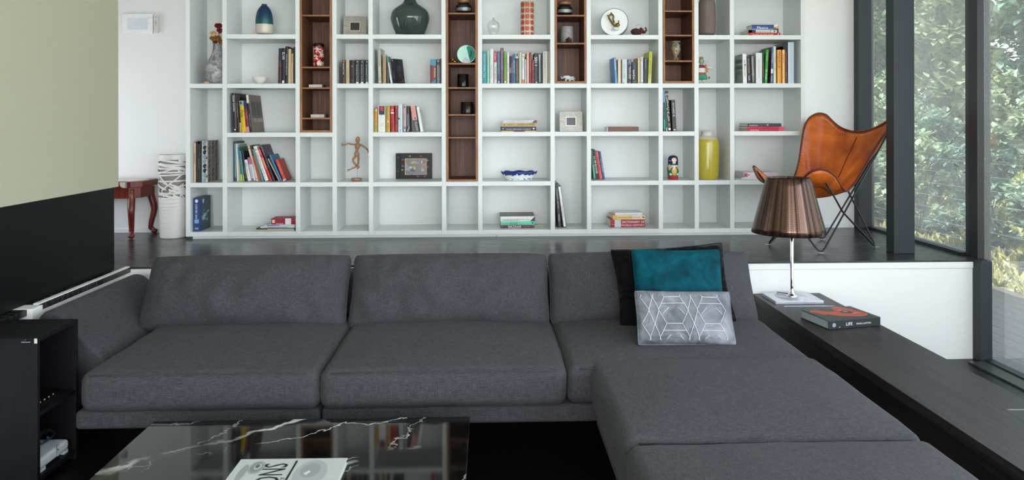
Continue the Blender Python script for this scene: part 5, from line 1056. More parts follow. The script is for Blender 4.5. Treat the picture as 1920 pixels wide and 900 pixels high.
b.ball((0, 0, .022), .012, .012, .020, mb_, n=10); tag(b.build('pine_cone', loc=p), 'small brown pine cone in front of the grey pillar candle', 'pine cone')
def elephant(cx, s, sc, label):
    p = spot(cx, w7[0] + .0006, s); b = MB(); m = M('DCDDDF', .4)
    b.ball((0, 0, .030), .024, .015, .016, m, n=18).ball((-.026, 0, .036), .012, .011, .012, m, n=14)
    b.tube(catmull([(-.036, 0, .034), (-.044, 0, .024), (-.049, 0, .027), (-.052, 0, .036), (-.049, 0, .044)], 4), .0036, m, taper=[1.2 - .7 * i / 16 for i in range(17)])
    for e in (-1, 1): b.ball((-.020, e * .012, .037), .008, .0025, .010, m, n=10).tube([(-.032, e * .006, .030), (-.040, e * .008, .026)], .0012, m, n=5)
    for xx in (-.014, .014):
        for yy in (-.008, .008): b.tube([(xx, yy, .026), (xx * 1.05, yy, .012), (xx * 1.05, yy, 0)], .0062, m)
    b.tube([(.023, 0, .036), (.028, 0, .026), (.027, 0, .018)], .0015, m, n=5).box(-.014, .014, -.0155, .0155, .040, .046, m)
    o = b.build('elephant_figurine', loc=p); o.scale = (sc, sc, sc); tag(o, label, 'figurine', 'white elephants in the walnut box')
elephant(1064.5, .06, .98, 'white elephant figurine on the left with its trunk raised')
elephant(1072.5, .12, .92, 'second white elephant figurine, partly hidden on the right')
# marbled vase
m_mb, n, l, bb = new_mat('marbled onyx'); tx = n.new('ShaderNodeTexCoord'); nz = n.new('ShaderNodeTexNoise'); nz.inputs['Scale'].default_value = 20; nz.inputs['Detail'].default_value = 4; nz.inputs['Distortion'].default_value = 2; l.new(tx.outputs['Object'], nz.inputs['Vector'])
r = n.new('ShaderNodeValToRGB'); e = r.color_ramp.elements; e[0].position = .35; e[0].color = (*srgb('5E5A45'), 1); e[1].position = .7; e[1].color = (*srgb('D6D0BC'), 1); q = r.color_ramp.elements.new(.5); q.color = (*srgb('9A9A80'), 1); q = r.color_ramp.elements.new(.60); q.color = (*srgb('9A5A20'), 1); q = r.color_ramp.elements.new(.635); q.color = (*srgb('B8B49A'), 1)
l.new(nz.outputs['Fac'], r.inputs[0]); l.new(r.outputs[0], bb.inputs['Base Color']); bb.inputs['Roughness'].default_value = .1
vase('marble_vase', 1267, w9[3], .06, [(6, 112), (5.5, 110), (2.6, 106), (4, 104), (8, 97), (9.3, 90), (7.5, 83), (5.5, 80.5), (8.5, 78.5), (8.8, 77.2), (5, 77.4), (4.5, 80)], m_mb, 'small marbled cream and brown vase in the rightmost walnut box', 'vase', smooth=3)
# brown mole toy
p = spot(1197, SZ[0] + .0006, .03); b = MB(); mm = M('3A2119', .85); 
b.ball((-.018, 0, .026), .042, .026, .028, mm, n=22).ball((.040, -.006, .032), .022, .020, .021, mm, n=18).ball((.062, -.008, .038), .008, .007, .007, mm, n=10)
for e in (-1, 1): b.ball((.022 + e * .004, -.002 + e * .01, .050), .010, .004, .010, mm, n=12)
b.ball((.055, -.012, .052), .008, .006, .010, mm, n=10)
o = b.build('toy_mole', loc=p); tag(o, 'dark brown round toy animal with a red neck band, beside the round drum mirror', 'toy')
MB().ball((.036, -.024, .044), .0045, .003, .0045, M('EDEDED', .4), n=8).ball((.046, -.0245, .044), .0045, .003, .0045, M('EDEDED', .4), n=8).ball((.036, -.0265, .044), .0018, .0015, .0018, m_black, n=6).ball((.046, -.027, .044), .0018, .0015, .0018, m_black, n=6).build('eyes', o)
MB().ball((.044, -.0255, .036), .008, .004, .006, M('C98A78', .6), n=10).build('muzzle', o)
MB().tube([(.022 + .004 * math.sin(a), -.026 * math.cos(a) * .8, .026 + .020 * math.sin(a)) for a in [i * math.pi / 9 for i in range(19)]], .0035, M('A01E28', .6), n=6).build('neck_band', o)
MB().tube(catmull([(-.02, 0, .052), (-.012, 0, .075), (.010, 0, .082), (.024, 0, .078), (.028, 0, .052)], 5), .0009, m_black, n=5).build('hanging_loop', o)
# walnut case with glass side
Yb = BY + .03; xa, xb = at(1140, 237, Y=Yb).x, at(1197.5, 237, Y=Yb).x; zt = at(1160, 237.6, Y=Yb).z
o = MB().box(0, xb - xa, 0, .11, 0, zt - SZ[2] - .001, wood_mat('walnut case', '4A2A20', '7E5242', scale=(4, 60, 60))).build('wooden_case', loc=(xa, Yb, SZ[2] + .0006), bevel=.001); MB().box(-.009, -.0005, .002, .108, .001, zt - SZ[2] - .003, M('9AA6A8', .2)).box(xb - xa + .0005, xb - xa + .003, .002, .108, .001, zt - SZ[2] - .003, M('9AA6A8', .2)).build('end_cap', o)
tag(o, 'flat walnut case with grey ends lying alone on the right middle shelf', 'case')
# mannequin
def px3(x, y, Y): return at(x, y, Y=Y)
Ym = BY + .10; m_mw = wood_mat('pale figure wood', '8A6242', 'B08A64', scale=(40, 40, 10), rough=.5)
base = px3(668.5, 337, Ym); mq = thing('artist_mannequin', 'jointed wooden artist mannequin posed mid-leap on a round stand', 'mannequin', (base.x, Ym, SZ[3] + .0006))
def mp(nm, pts, radii, par=None, n=10):
    b = MB(); P3 = [px3(x, y, Ym + dy) - Vector(mq.location) for x, y, dy in pts]; b.tube(P3, px2m(Ym), m_mw, n=n, taper=radii); return b.build(nm, mq)
mp('head', [(672, 256.2, 0), (671.5, 258, 0), (671, 261, 0), (670.5, 264.5, 0), (671.5, 267.5, 0)], [1.5, 3.4, 4.3, 4.0, 2.0], n=14)
mp('neck', [(671.3, 266, .002), (671, 270, .002)], [1.5, 1.6]); 
mp('chest', [(671, 268, 0), (671, 270, 0), (670.3, 274, 0), (669.5, 278.5, 0), (669.5, 280.5, 0)], [2.5, 4.8, 5.0, 3.8, 2.5], n=14)
mp('waist', [(669.5, 279.8, 0), (669.3, 282, 0), (669.2, 284, 0)], [2.5, 3.2, 2.6], n=12)
mp('hips', [(669.2, 283.5, 0), (669, 286, 0), (669, 290, 0), (669, 293, 0)], [3, 4.3, 5.2, 3.8], n=14)
A = .0
mp('upper_arm', [(666.5, 271, 0), (660, 270.6, 0), (652.5, 269, 0)], [1.6, 1.9, 1.2]); mp('forearm', [(652, 269.2, 0), (648, 270.5, 0), (644.5, 272, 0)], [1.4, 1.8, 1.1]); mp('hand', [(644.5, 272, 0), (642.5, 272.5, -.002), (640.3, 269.6, -.002)], [1.2, 1.6, .5])
mp('upper_arm', [(675, 271, 0), (680.5, 274, 0), (686, 277, 0)], [1.6, 1.9, 1.3]); mp('forearm', [(686, 277, 0), (688.5, 280, 0), (690.3, 283, 0)], [1.4, 1.8, 1.1]); mp('hand', [(690.3, 283, 0), (690.6, 285, 0), (690.6, 287.5, 0)], [1.2, 1.5, .5])
mp('thigh', [(672, 292, 0), (672, 297, 0), (671.8, 302, 0)], [2.0, 2.4, 1.6]); mp('shin', [(671.8, 302, .003), (671.5, 307, .004), (670.2, 313, .004)], [1.7, 2.0, 1.2]); mp('foot', [(669.8, 316, .004), (672, 314.5, .0), (674.3, 311, -.004)], [1.2, 1.8, .7])
mp('thigh', [(667, 292.5, 0), (664, 296, -.004), (661.2, 300, -.008)], [2.0, 2.5, 1.7]); mp('shin', [(661, 300.5, -.008), (665, 306.5, -.006), (669.5, 312, -.004)], [1.7, 2.0, 1.5])
mp('shin', [(669, 312, -.006), (661, 315.5, -.004), (653.5, 319, 0)], [1.7, 1.6, 1.0]); mp('foot', [(653.3, 317, 0), (652.2, 319.5, -.003), (652.8, 321.5, -.006)], [1.3, 1.5, .6])
b = MB(); t1 = px3(670, 314, Ym) - Vector(mq.location); b.tube([t1, (t1.x, t1.y, .02)], .0009, m_steel, n=6).build('support_wire', mq)
b = MB(); b.lathe([(0, 0), (.0395, 0), (.0395, .022), (.038, .024), (0, .024)], m_mw, n=40).build('stand', mq)
# lacquered album
Ya = BY + .285; xa, xb = at(742, 333, Y=Ya).x, at(809.5, 333, Y=Ya).x; zt = at(775, 287.5, Y=Ya).z; w_, h_ = xb - xa, zt - SZ[3] - .0006
al = thing('lacquered_album', 'black lacquered album with an inlaid mountain landscape and flowers', 'album', (xa, Ya, SZ[3] + .0006)); m_lq = M('0C0D10', .33); m_lq.node_tree.nodes['Principled BSDF'].inputs['Specular IOR Level'].default_value = .2; al.rotation_euler = (-R_(1), 0, 0)
MB().box(w_ * .12, w_, 0, .006, 0, h_, m_lq).build('front_cover', al, bevel=.0015); MB().box(0, w_ * .115, 0, .008, 0, h_, m_lq).build('hinge_strip', al, bevel=.0015)
MB().box(.003, w_ - .003, .0085, .024, .002, h_ - .002, M('4A3428', .6)).build('pages', al); MB().box(0, w_, .0245, .030, 0, h_, m_lq).build('back_cover', al, bevel=.001)
X = lambda u: w_ * u; Z = lambda v: h_ * v
b = MB(); y = -.0004
MB().box(X(.255), X(.86), -.0012, 0, Z(.155), Z(.80), M('C8A070', .4)).build('gilt_border', al)
MB().box(X(.275), X(.84), -.0018, -.0012, Z(.175), Z(.775), M('14181E', .2)).build('inlaid_panel', al)
def poly(b, pts, col, yy=-.0022): b.add([(X(u), yy, Z(v)) for u, v in pts], [tuple(range(len(pts)))], M(col, .4))
poly(b, [(.37, .60), (.44, .67), (.48, .71), (.53, .71), (.58, .66), (.66, .60)], 'B89A6E'); poly(b, [(.45, .68), (.48, .71), (.53, .71), (.55, .68)], '8A9298', -.0026)
poly(b, [(.275, .60), (.30, .60), (.38, .45), (.40, .30), (.275, .33)], '7E8C96'); poly(b, [(.66, .58), (.84, .60), (.84, .50), (.75, .53)], 'A98A5C'); poly(b, [(.46, .5), (.55, .52), (.52, .42), (.44, .42)], 'A98338')
poly(b, [(.40, .38), (.52, .40), (.54, .29), (.42, .27)], '2E5A50', -.0026); poly(b, [(.70, .44), (.78, .46), (.80, .34), (.70, .33)], 'B48C54'); poly(b, [(.38, .47), (.44, .49), (.43, .40), (.38, .41)], 'C9C6C4', -.0026); poly(b, [(.71, .37), (.80, .37), (.78, .30), (.70, .30)], 'A9B4BC', -.0026); poly(b, [(.50, .46), (.55, .45), (.55, .36), (.50, .36)], 'C8B088', -.0028)
poly(b, [(.715, .72), (.735, .72), (.745, .62), (.705, .62)], 'C9CCD0'); poly(b, [(.77, .74), (.82, .74), (.82, .62), (.775, .60)], '8E7242'); poly(b, [(.275, .73), (.32, .72), (.34, .62), (.28, .60)], '8E7242')
b.build('landscape_inlay', al); b = MB()
for u, v, c1 in ((.39, .89, 'D0B040'), (.69, .885, 'C04038'), (.88, .72, 'D0B040'), (.88, .46, 'B02848'), (.19, .75, 'C04038'), (.19, .50, '8890A0'), (.18, .35, 'D0B040'), (.42, .17, 'B82838'), (.61, .09, 'C02840'), (.80, .10, 'C02840'), (.045, .85, '5A4A40'), (.045, .3, '5A4A40')):
    for q in range(5):
        a = q * 2 * math.pi / 5; cx_, cz_ = X(u) + .0035 * math.cos(a), Z(v) + .0035 * math.sin(a)
        b.add([(cx_ + .0026 * math.cos(t * math.pi / 3), -.0016, cz_ + .0026 * math.sin(t * math.pi / 3)) for t in range(6)], [tuple(range(6))], M(c1, .4))
    b.add([(X(u) + .002 * math.cos(t * math.pi / 3), -.0020, Z(v) + .002 * math.sin(t * math.pi / 3)) for t in range(6)], [tuple(range(6))], M('2A1E14', .4))
    b.add([(X(u) + .006, -.0012, Z(v)), (X(u) + .013, -.0012, Z(v) + .004), (X(u) + .018, -.0012, Z(v) - .001), (X(u) + .012, -.0012, Z(v) - .004)], [(0, 1, 2, 3)], M('1E5A48', .4))
b.build('flower_inlay', al)
# blue and white bowl
p = spot(973, SZ[3] + .0006, .12); k = px2m(p.y); H5 = 16 * k; n_ = 64; vs = []; fs = []
m_bw, n, l, bb = new_mat('blue and white porcelain'); tx = n.new('ShaderNodeTexCoord'); sx = n.new('ShaderNodeSeparateXYZ'); l.new(tx.outputs['Object'], sx.inputs[0]); nz = n.new('ShaderNodeTexNoise'); nz.inputs['Scale'].default_value = 45; nz.inputs['Detail'].default_value = 4; l.new(tx.outputs['Object'], nz.inputs['Vector'])
ml = n.new('ShaderNodeMath'); ml.operation = 'MULTIPLY_ADD'; ml.inputs[1].default_value = 1 / H5; l.new(sx.outputs['Z'], ml.inputs[0]); n2 = n.new('ShaderNodeMath'); n2.operation = 'MULTIPLY'; n2.inputs[1].default_value = .9; l.new(nz.outputs['Fac'], n2.inputs[0]); l.new(n2.outputs[0], ml.inputs[2])
r = n.new('ShaderNodeValToRGB'); r.color_ramp.interpolation = 'CONSTANT'; e = r.color_ramp.elements; e[0].position = 0; e[0].color = (*srgb('E2E8EA'), 1); e[1].position = .98; e[1].color = (*srgb('27387E'), 1); q = r.color_ramp.elements.new(.52); q.color = (*srgb('27387E'), 1); q = r.color_ramp.elements.new(.56); q.color = (*srgb('E2E8EA'), 1)
mr2 = n.new('ShaderNodeMath'); mr2.operation = 'MULTIPLY'; mr2.inputs[1].default_value = .9; l.new(ml.outputs[0], mr2.inputs[0]); l.new(mr2.outputs[0], r.inputs[0]); l.new(r.outputs[0], bb.inputs['Base Color']); bb.inputs['Roughness'].default_value = .1
prof = [(0, 0), (24, 0), (25, .02), (24.6, .14), (25.5, .2), (29, .5), (32, .82), (33.6, 1.0), (32.6, 1.0), (30, .78), (24, .3), (0, .22)]
for i, (rr, z) in enumerate(prof):
    for j in range(n_):
        a = 2 * math.pi * j / n_; wv_ = (1 + .035 * math.cos(a * 8)) if z > .7 else 1; zz = z * H5 + (.004 * math.cos(a * 8 + .2) if z > .9 else 0)
        vs.append((rr * k * wv_ * math.cos(a), rr * k * wv_ * math.sin(a) * .62, zz))
for i in range(len(prof) - 1):
    for j in range(n_): j2 = (j + 1) % n_; fs.append((i * n_ + j, i * n_ + j2, (i + 1) * n_ + j2, (i + 1) * n_ + j))
o = MB().add(vs, fs, m_bw, True).build('porcelain_bowl', loc=p); tag(o, 'wide blue and white porcelain dish with a scalloped rim', 'bowl')
# nesting doll
p = spot(1261.6, SZ[3] + .0006, .12); k = px2m(p.y); H6 = at(960, 292.3, Y=p.y).z - p.z
prd = [(0, 0), (9.3, 0), (9.8, .04), (10.3, .25), (10.9, .40), (10.4, .55), (9.6, .66), (9.6, .78), (8.9, .90), (6.2, .97), (2.5, 1.0), (0, 1.0)]
pr = cat2([(r * k, z * H6) for r, z in prd[1:]], 5)
def rad_at(z): 
    for (r0, z0), (r1, z1) in zip(pr, pr[1:]):
        if z0 <= z <= z1 and z1 > z0: return r0 + (r1 - r0) * (z - z0) / (z1 - z0)
    return pr[-1][0]
b = MB(); segs = [(0, .14, 'A81C26'), (.14, .52, '1F6A3E'), (.52, .60, 'C9B98E'), (.60, 1.01, '1B2452')]
for z0, z1, c_ in segs:
    q = [(r, z) for r, z in pr if z0 * H6 - 1e-6 <= z <= z1 * H6 + 1e-6]; q = [(rad_at(z0 * H6), z0 * H6)] + q + ([(rad_at(z1 * H6), z1 * H6)] if z1 < 1 else [])
    b.lathe(q, M(c_, .15), n=40)
o = b.build('nesting_doll', loc=p, rot=(0, 0, 0)); tag(o, 'painted wooden nesting doll with a navy headscarf and green apron', 'doll')
def decal(pts_or_c, col, par, nm, off=.0006, H=H6, radf=rad_at):
    """patch following the round body; (angle deg from the front, height fraction) ellipse"""
    bq = MB()
    for (ca, cz, ra, rz_), c_ in zip(pts_or_c, col):
        vs = []
        N1, N2 = 20, 3
        for i2 in range(N2 + 1):
            for t in range(N1):
                a = 2 * math.pi * t / N1; A_ = R_(ca + ra * math.cos(a) * i2 / N2) - math.pi / 2; z = max(.001, min(H * .985, H * (cz + rz_ * math.sin(a) * i2 / N2))); rr = radf(z) + off * (1 if i2 else 1)
                vs.append((rr * math.cos(A_), rr * math.sin(A_), z))
        fs = [(i2 * N1 + t, i2 * N1 + (t + 1) % N1, (i2 + 1) * N1 + (t + 1) % N1, (i2 + 1) * N1 + t) for i2 in range(N2) for t in range(N1)]
        bq.add(vs, fs, M(c_, .2), True); off += .0003
    return bq.build(nm, par)
decal([(0, .83, 34, .105), (0, .815, 29, .09)], ['5A2416', 'E6C9B2'], o, 'painted_face')
decal([(-10, .83, 4, .018), (10, .83, 4, .018), (0, .775, 4, .010)], ['1E2A38', '1E2A38', 'B23A3A'], o, 'painted_features', off=.0016)
decal([(-9, .70, 9, .022), (9, .70, 9, .022), (0, .35, 26, .16), (-50, .5, 14, .12), (50, .5, 14, .12), (0, .22, 22, .05), (0, .54, 8, .03)] + [(a, z, 5, .02) for a, z in ((-30, .5), (30, .48), (-25, .58), (25, .58), (-40, .25), (40, .25), (-45, .78), (48, .72), (-50, .62), (52, .8))], ['E8ECF4', 'E8ECF4', 'D2AE6A', 'D8B98A', 'D8B98A', 'B98F4A', 'E8E4DC'] + ['DCE8DC'] * 10, o, 'painted_flowers', off=.0010)
decal([(-38, .22, 14, .045), (38, .22, 14, .045)], ['DDE6DA', 'DDE6DA'], o, 'painted_roses', off=.0020)
# rag doll
p = spot(1318.5, SZ[1] + .0006, .06); k = px2m(p.y); rd = thing('rag_doll', 'small cloth doll in a green skirt, red sash and patterned headscarf, half behind the upright', 'doll', p)
zf = lambda y: at(960, y, Y=p.y).z - p.z
def dprof(pts, mat, nm, cx=0, sy=.6): 
    return MB().lathe([(r * k, zf(y)) for r, y in pts], mat, n=24, c=(cx * k, 0, 0), sy=sy).build(nm, rd)
dprof([(2, 150), (11.5, 149), (10.5, 143), (8, 139), (6.5, 138)], M('3E8A74', .8), 'skirt', -3); dprof([(8.4, 139.5), (8.4, 137), (8, 136)], M('B04A26', .8), 'sash', -3)
dprof([(8.0, 137.5), (7.2, 132), (7.4, 127)], M('DCD4D4', .8), 'blouse', -3); dprof([(7.6, 127.5), (6.5, 123.5), (3, 121)], M('8E1E26', .8), 'shawl', -3)
MB().ball((-3 * k, 0, zf(115)), 5.2 * k, 4.6 * k, 5.6 * k, M('4E9A8A', .8)).build('headscarf', rd); MB().ball((-3.8 * k, -2.6 * k, zf(114.5)), 3.4 * k, 2.6 * k, 3.6 * k, M('D2A184', .8)).build('face', rd)
MB().ball((-3.8 * k, -1.2 * k, zf(108.8)), 4.4 * k, 3.6 * k, 2.5 * k, M('8A7A34', .8)).build('cap', rd); MB().ball((-5.2 * k, -5.0 * k, zf(114)), .5 * k, .4 * k, .5 * k, m_black, n=8).ball((-2.6 * k, -5.0 * k, zf(114)), .5 * k, .4 * k, .5 * k, m_black, n=8).ball((-3.8 * k, -5.1 * k, zf(116.5)), .8 * k, .4 * k, .4 * k, M('A04038', .6), n=8).build('features', rd)
MB().ball((-3.2 * k, -2.6 * k, zf(120.2)), 3.6 * k, 2.4 * k, 2.2 * k, M('5EB0A0', .8)).build('scarf_knot', rd)
MB().tube([(3 * k, 0, zf(124)), (10 * k, -1 * k, zf(127)), (17 * k, -1 * k, zf(128))], k, M('D9C8CC', .8), taper=[3.2, 3.6, 2.2]).build('sleeve', rd); MB().tube([(-9 * k, 0, zf(124)), (-16 * k, -1 * k, zf(127)), (-20 * k, -1 * k, zf(129))], k, M('D9C8CC', .8), taper=[3.2, 3.6, 2.2]).build('sleeve', rd)
MB().tube([(3.5 * k, -4 * k, zf(121)), (5.5 * k, -5 * k, zf(130)), (6 * k, -5 * k, zf(136))], k, M('C98A2A', .8), taper=[1.2, 1.4, 2.0]).build('braid', rd)
for e in (-1, 1): MB().tube([((-3 + e * 3.5) * k, 0, zf(149)), ((-3 + e * 3.8) * k, 0, .006)], 1.9 * k, M('D8DAD4', .8)).ball(((-3 + e * 4) * k, -2 * k, .006), 2.4 * k, 3.6 * k, .006, M('C9CCC4', .8), n=10).build('leg', rd)
MB().ball((10.5 * k, -3 * k, zf(146)), 2 * k, 1.6 * k, 2.4 * k, M('A0522E', .8), n=10).build('basket', rd)
MB().tube(catmull([(1 * k, 0, zf(116)), (6 * k, 0, zf(113)), (10.5 * k, 0, zf(114.5)), (8 * k, 0, zf(117)), (2 * k, 0, zf(118.5))], 5), .0007, M('9A8A60', .6), n=5).build('hanging_thread', rd)
for i_ in range(6): pass

# ------------------------------------------------------------------ wall panel, remote
Yw = YW - .001; q0, q1 = at(231, 26.5, Y=Yw), at(288, 64, Y=Yw)
wp = thing('wall_control_panel', 'white glossy wall control panel with a screen, on the wall left of the bookcase', 'control panel', ((q0.x + q1.x) / 2, Yw, q1.z)); mg = M('F2F3F4', .08)
w_, h_ = q1.x - q0.x, q0.z - q1.z; MB().box(-w_ / 2, w_ / 2, -.016, 0, 0, h_, mg).build('casing', wp, bevel=.002)
MB().box(-w_ / 2 + w_ * .17, -w_ / 2 + w_ * .83, -.0175, -.0163, h_ * .22, h_ * .79, M('DCE2EC', .05)).build('screen', wp)
MB().box(w_ * .38, w_ * .40, -.0168, -.0162, h_ * .80, h_ * .83, M('55585C')).box(w_ * .38, w_ * .40, -.0168, -.0162, h_ * .5, h_ * .53, M('77797C')).build('sensor', wp)
q0, q1 = at(290, 29, Y=Yw), at(299, 61.5, Y=Yw); w_, h_ = q1.x - q0.x, q0.z - q1.z
rc = thing('remote_control', 'slim white remote control in its holder beside the wall panel', 'remote', ((q0.x + q1.x) / 2, Yw, q1.z)); b = MB(); soft_box(b, -w_ / 2, w_ / 2, -.022, 0, 0, h_, .007, M('D4D2CE', .35), n=6); b.build('body', rc)
b = MB(); 
for zf_, rr, c_ in ((.88, .0045, '8A8C90'), (.66, .0035, '2A2C30'), (.55, .0045, '2A2C30'), (.44, .0035, '2A2C30'), (.28, .0012, '55585C')): b.ball((0, -.022, h_ * zf_), rr, .0015, rr, M(c_, .3), n=12)
b.build('buttons', rc)
# ------------------------------------------------------------------ floor vase of woven strips
mw = M('D9D8D2', .5); p1 = at(323.3, 445, Z=ZU); kx = px2m(p1.y); Rv = 25.5 * kx; Hv = at(323, 290, Y=p1.y).z - ZU
lv = thing('lattice_floor_vase', 'tall white cylindrical floor vase with a woven lattice upper part, left of the bookcase', 'vase', (p1.x, p1.y + Rv * .2, ZU + .0004)); zs1 = Hv * .46
Rr = lambda z: Rv * (.90 + .10 * min(1, z / (Hv * .55)))
prl = [(0, 0), (Rr(0) * .97, 0), (Rr(0), .006)]; n_ = 46
for i in range(n_ + 1): z = .008 + (zs1 - .008) * i / n_; prl.append((Rr(z) + (.0016 if i % 2 else -.0004), z))
m_rip, n, l, bb = new_mat('rippled white'); bb.inputs['Base Color'].default_value = (*srgb('D9D8D2'), 1); bb.inputs['Roughness'].default_value = .5; tx = n.new('ShaderNodeTexCoord'); mpn = n.new('ShaderNodeMapping'); mpn.inputs['Scale'].default_value = (5, 5, 130); l.new(tx.outputs['Object'], mpn.inputs['Vector']); nz = n.new('ShaderNodeTexNoise'); nz.inputs['Scale'].default_value = 1; l.new(mpn.outputs[0], nz.inputs['Vector']); bp = n.new('ShaderNodeBump'); bp.inputs['Strength'].default_value = .8; bp.inputs['Distance'].default_value = .004; l.new(nz.outputs['Fac'], bp.inputs['Height']); l.new(bp.outputs[0], bb.inputs['Normal'])
MB().lathe(prl + [(Rr(zs1) - .006, zs1), (Rr(0) - .008, .01)], m_rip, n=64).build('rippled_base', lv)
b = MB(); rnd = random.Random(4)
def band(a0, a1, z0, z1, wd):
    m_ = 26; vs = []
    for i in range(m_ + 1):
        t = i / m_; a = a0 + (a1 - a0) * t; z = z0 + (z1 - z0) * t; z_a, z_b = max(zs1 * .97, z - wd / 2), min(Hv, z + wd / 2)
        if z_b < z_a: z_b = z_a
        ro = Rr(z) + .001; ri = ro - .005
        vs += [(ro * math.cos(a), ro * math.sin(a), z_a), (ro * math.cos(a), ro * math.sin(a), z_b), (ri * math.cos(a), ri * math.sin(a), z_b), (ri * math.cos(a), ri * math.sin(a), z_a)]
    fs = []
    for i in range(m_):
        o4 = i * 4
        for q in range(4): fs.append((o4 + q, o4 + 4 + q, o4 + 4 + (q + 1) % 4, o4 + (q + 1) % 4))
    b.add(vs, fs, m_rip, False)
for i in range(40):
    t = rnd.random(); z = zs1 + (Hv - zs1) * t; a = rnd.uniform(0, 6.283); L_ = rnd.uniform(1.3, 2.8); sl = rnd.choice((-1, 1)) * rnd.uniform(.02, .075) * (1.2 if t < .7 else .4)
    band(a, a + L_, z, z + sl * L_, rnd.uniform(.010, .018) if t < .75 else rnd.uniform(.016, .026))
for i in range(9): z = zs1 + (Hv - zs1) * (i + .5) / 9; band(rnd.uniform(0, 6), 0 + rnd.uniform(6.5, 12.3), z, z + rnd.uniform(-.05, .05), .012)
band(0, 6.2832, Hv - .018, Hv - .018, .036); band(0, 6.2832, zs1, zs1, .016)
b.build('woven_lattice', lv)
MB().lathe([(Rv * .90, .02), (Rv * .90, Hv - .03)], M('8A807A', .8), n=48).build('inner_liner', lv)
# ------------------------------------------------------------------ cabriole side table
Zt = at(245, 341, Y=5.45).z; m_mh = wood_mat('mahogany', '4E160C', '7E2C1A', scale=(30, 30, 6), rough=.28)
f1 = at(244, 448.6, Z=ZU); f2 = at(266, 442, Z=ZU); print('feet', f1, f2, Zt)
tb = thing('side_table', 'small mahogany side table with cabriole legs, half behind the green wall', 'table', (f1.x - .06, f1.y + .15, ZU))
tr = Vector(tb.location); xr = at(277, 345, Y=f1.y + .12).x - tr.x; zt_ = Zt - ZU; xl = xr - .50; yn, yf_ = -.17, .20
oc = lambda x0, x1, y0, y1, c: [(x0 + c, y0), (x1 - c, y0), (x1, y0 + c), (x1, y1 - c), (x1 - c, y1), (x0 + c, y1), (x0, y1 - c), (x0, y0 + c)]
MB().prism(oc(xl, xr, yn, yf_, .06), zt_ - .045, zt_, m_mh, axis='Z').build('table_top', tb, bevel=.003)
MB().prism(oc(xl + .03, xr - .03, yn + .03, yf_ - .03, .06), zt_ - .13, zt_ - .046, m_mh, axis='Z').build('apron', tb)
MB().prism(oc(xl + .05, xr - .05, yn + .05, yf_ - .05, .05), zt_ + .0003, zt_ + .0015, M('D9D2C8', .5), axis='Z').build('pale_inlay', tb)
def cab(x, y, dxx, dyy):
    H7 = zt_ - .06; pts = [(0, 0, H7), (0, 0, H7 - .07), (.018, .018, H7 * .62), (.022, .022, H7 * .5), (.004, .004, H7 * .28), (-.004, -.004, H7 * .12), (.006, .006, .045), (.02, .02, .022), (.022, .022, .012)]
    P_ = catmull([(x + a * dxx, y + b_ * dyy, z) for a, b_, z in pts], 4); tp = [1.35 - .0 * i for i in range(len(P_))]
    tp = [1.25 if i < 8 else max(.72, 1.25 - (i - 8) * .035) for i in range(len(P_))]
    b = MB().tube(P_, .021, m_mh, n=8, taper=tp); b.ball((x + .022 * dxx, y + .022 * dyy, .021), .026, .022, .0205, m_mh, n=12); b.build('leg', tb)
    MB().ball((x + .0, y - .024, H7 - .0), .005, .004, .005, m_chrome, n=10).ball((x + .0, y - .024, H7 - .045), .005, .004, .005, m_chrome, n=10).build('screw', tb)
cab(xr - .085, yn + .06, .4, -1); cab(xr - .05, yf_ - .07, 1, .3); cab(xl + .085, yn + .06, -.4, -1); cab(xl + .05, yf_ - .07, -1, .3)
MB().box(-.03, .0, -.012, 0, -.012, .0, m_chrome)
qb = at(228, 346, Y=4.37); b = MB().box(-.02, .022, -.006, .006, .014, .019, M('9A9C9E', .3, .8)).box(.018, .022, -.006, .006, -.024, .014, M('9A9C9E', .3, .8)).prism([(-.018, .012), (.016, .012), (.016, -.022), (0, -.022), (-.012, -.014), (-.018, 0)], -.003, .003, M('C8C6BE', .3, .5), axis='Y')
tag(b.build('metal_bracket', loc=(qb.x, 4.384, qb.z)), 'small shiny metal bracket at the end of the black wall panel', 'bracket')

# ------------------------------------------------------------------ leather butterfly chair
ol = [(1533, 213, 5.38), (1548, 215, 5.38), (1558, 224, 5.36), (1570, 235, 5.33), (1585, 243, 5.28), (1605, 247.3, 5.2), (1625, 245.5, 5.13), (1646, 237.5, 5.07), (1663, 228, 5.04), (1676, 219, 5.0), (1685, 219, 4.99), (1682, 230, 4.96), (1663, 249, 4.95),
      (1652, 262, 4.94), (1636, 287, 4.92), (1621, 312, 4.9), (1607, 336, 4.87), (1596, 351, 4.85), (1586.5, 358.5, 4.81), (1578, 351, 4.77), (1570, 338.5, 4.73), (1563, 328.5, 4.69), (1552, 320, 4.67), (1538, 316.8, 4.66), (1524, 319.5, 4.67), (1512, 328, 4.70), (1503, 340, 4.74),
      (1490, 356, 4.80), (1472, 365, 4.86), (1453, 358, 4.92), (1437, 345, 4.95), (1423, 335.5, 4.95), (1416, 322, 4.96), (1413, 311.8, 4.97), (1424, 320, 5.0), (1440, 334, 5.04), (1462, 347, 5.08), (1482, 343, 5.13), (1492, 325, 5.18), (1498.5, 300, 5.22), (1502, 275, 5.26), (1505, 255, 5.3), (1509, 236, 5.34), (1518, 221, 5.37)]
kz = [Vector(at(x, y, Y=Y)) for x, y, Y in ol]
cc = Vector(at(1522, 371, Y=5.0)); ch = thing('butterfly_chair', 'cognac leather butterfly chair on a black wire frame, on the raised floor by the glass', 'chair', (2.37, 5.0, ZU)); co_ = Vector(ch.location)
outl = catmull(kz, 4, closed=True); NO = len(outl); NR = 22
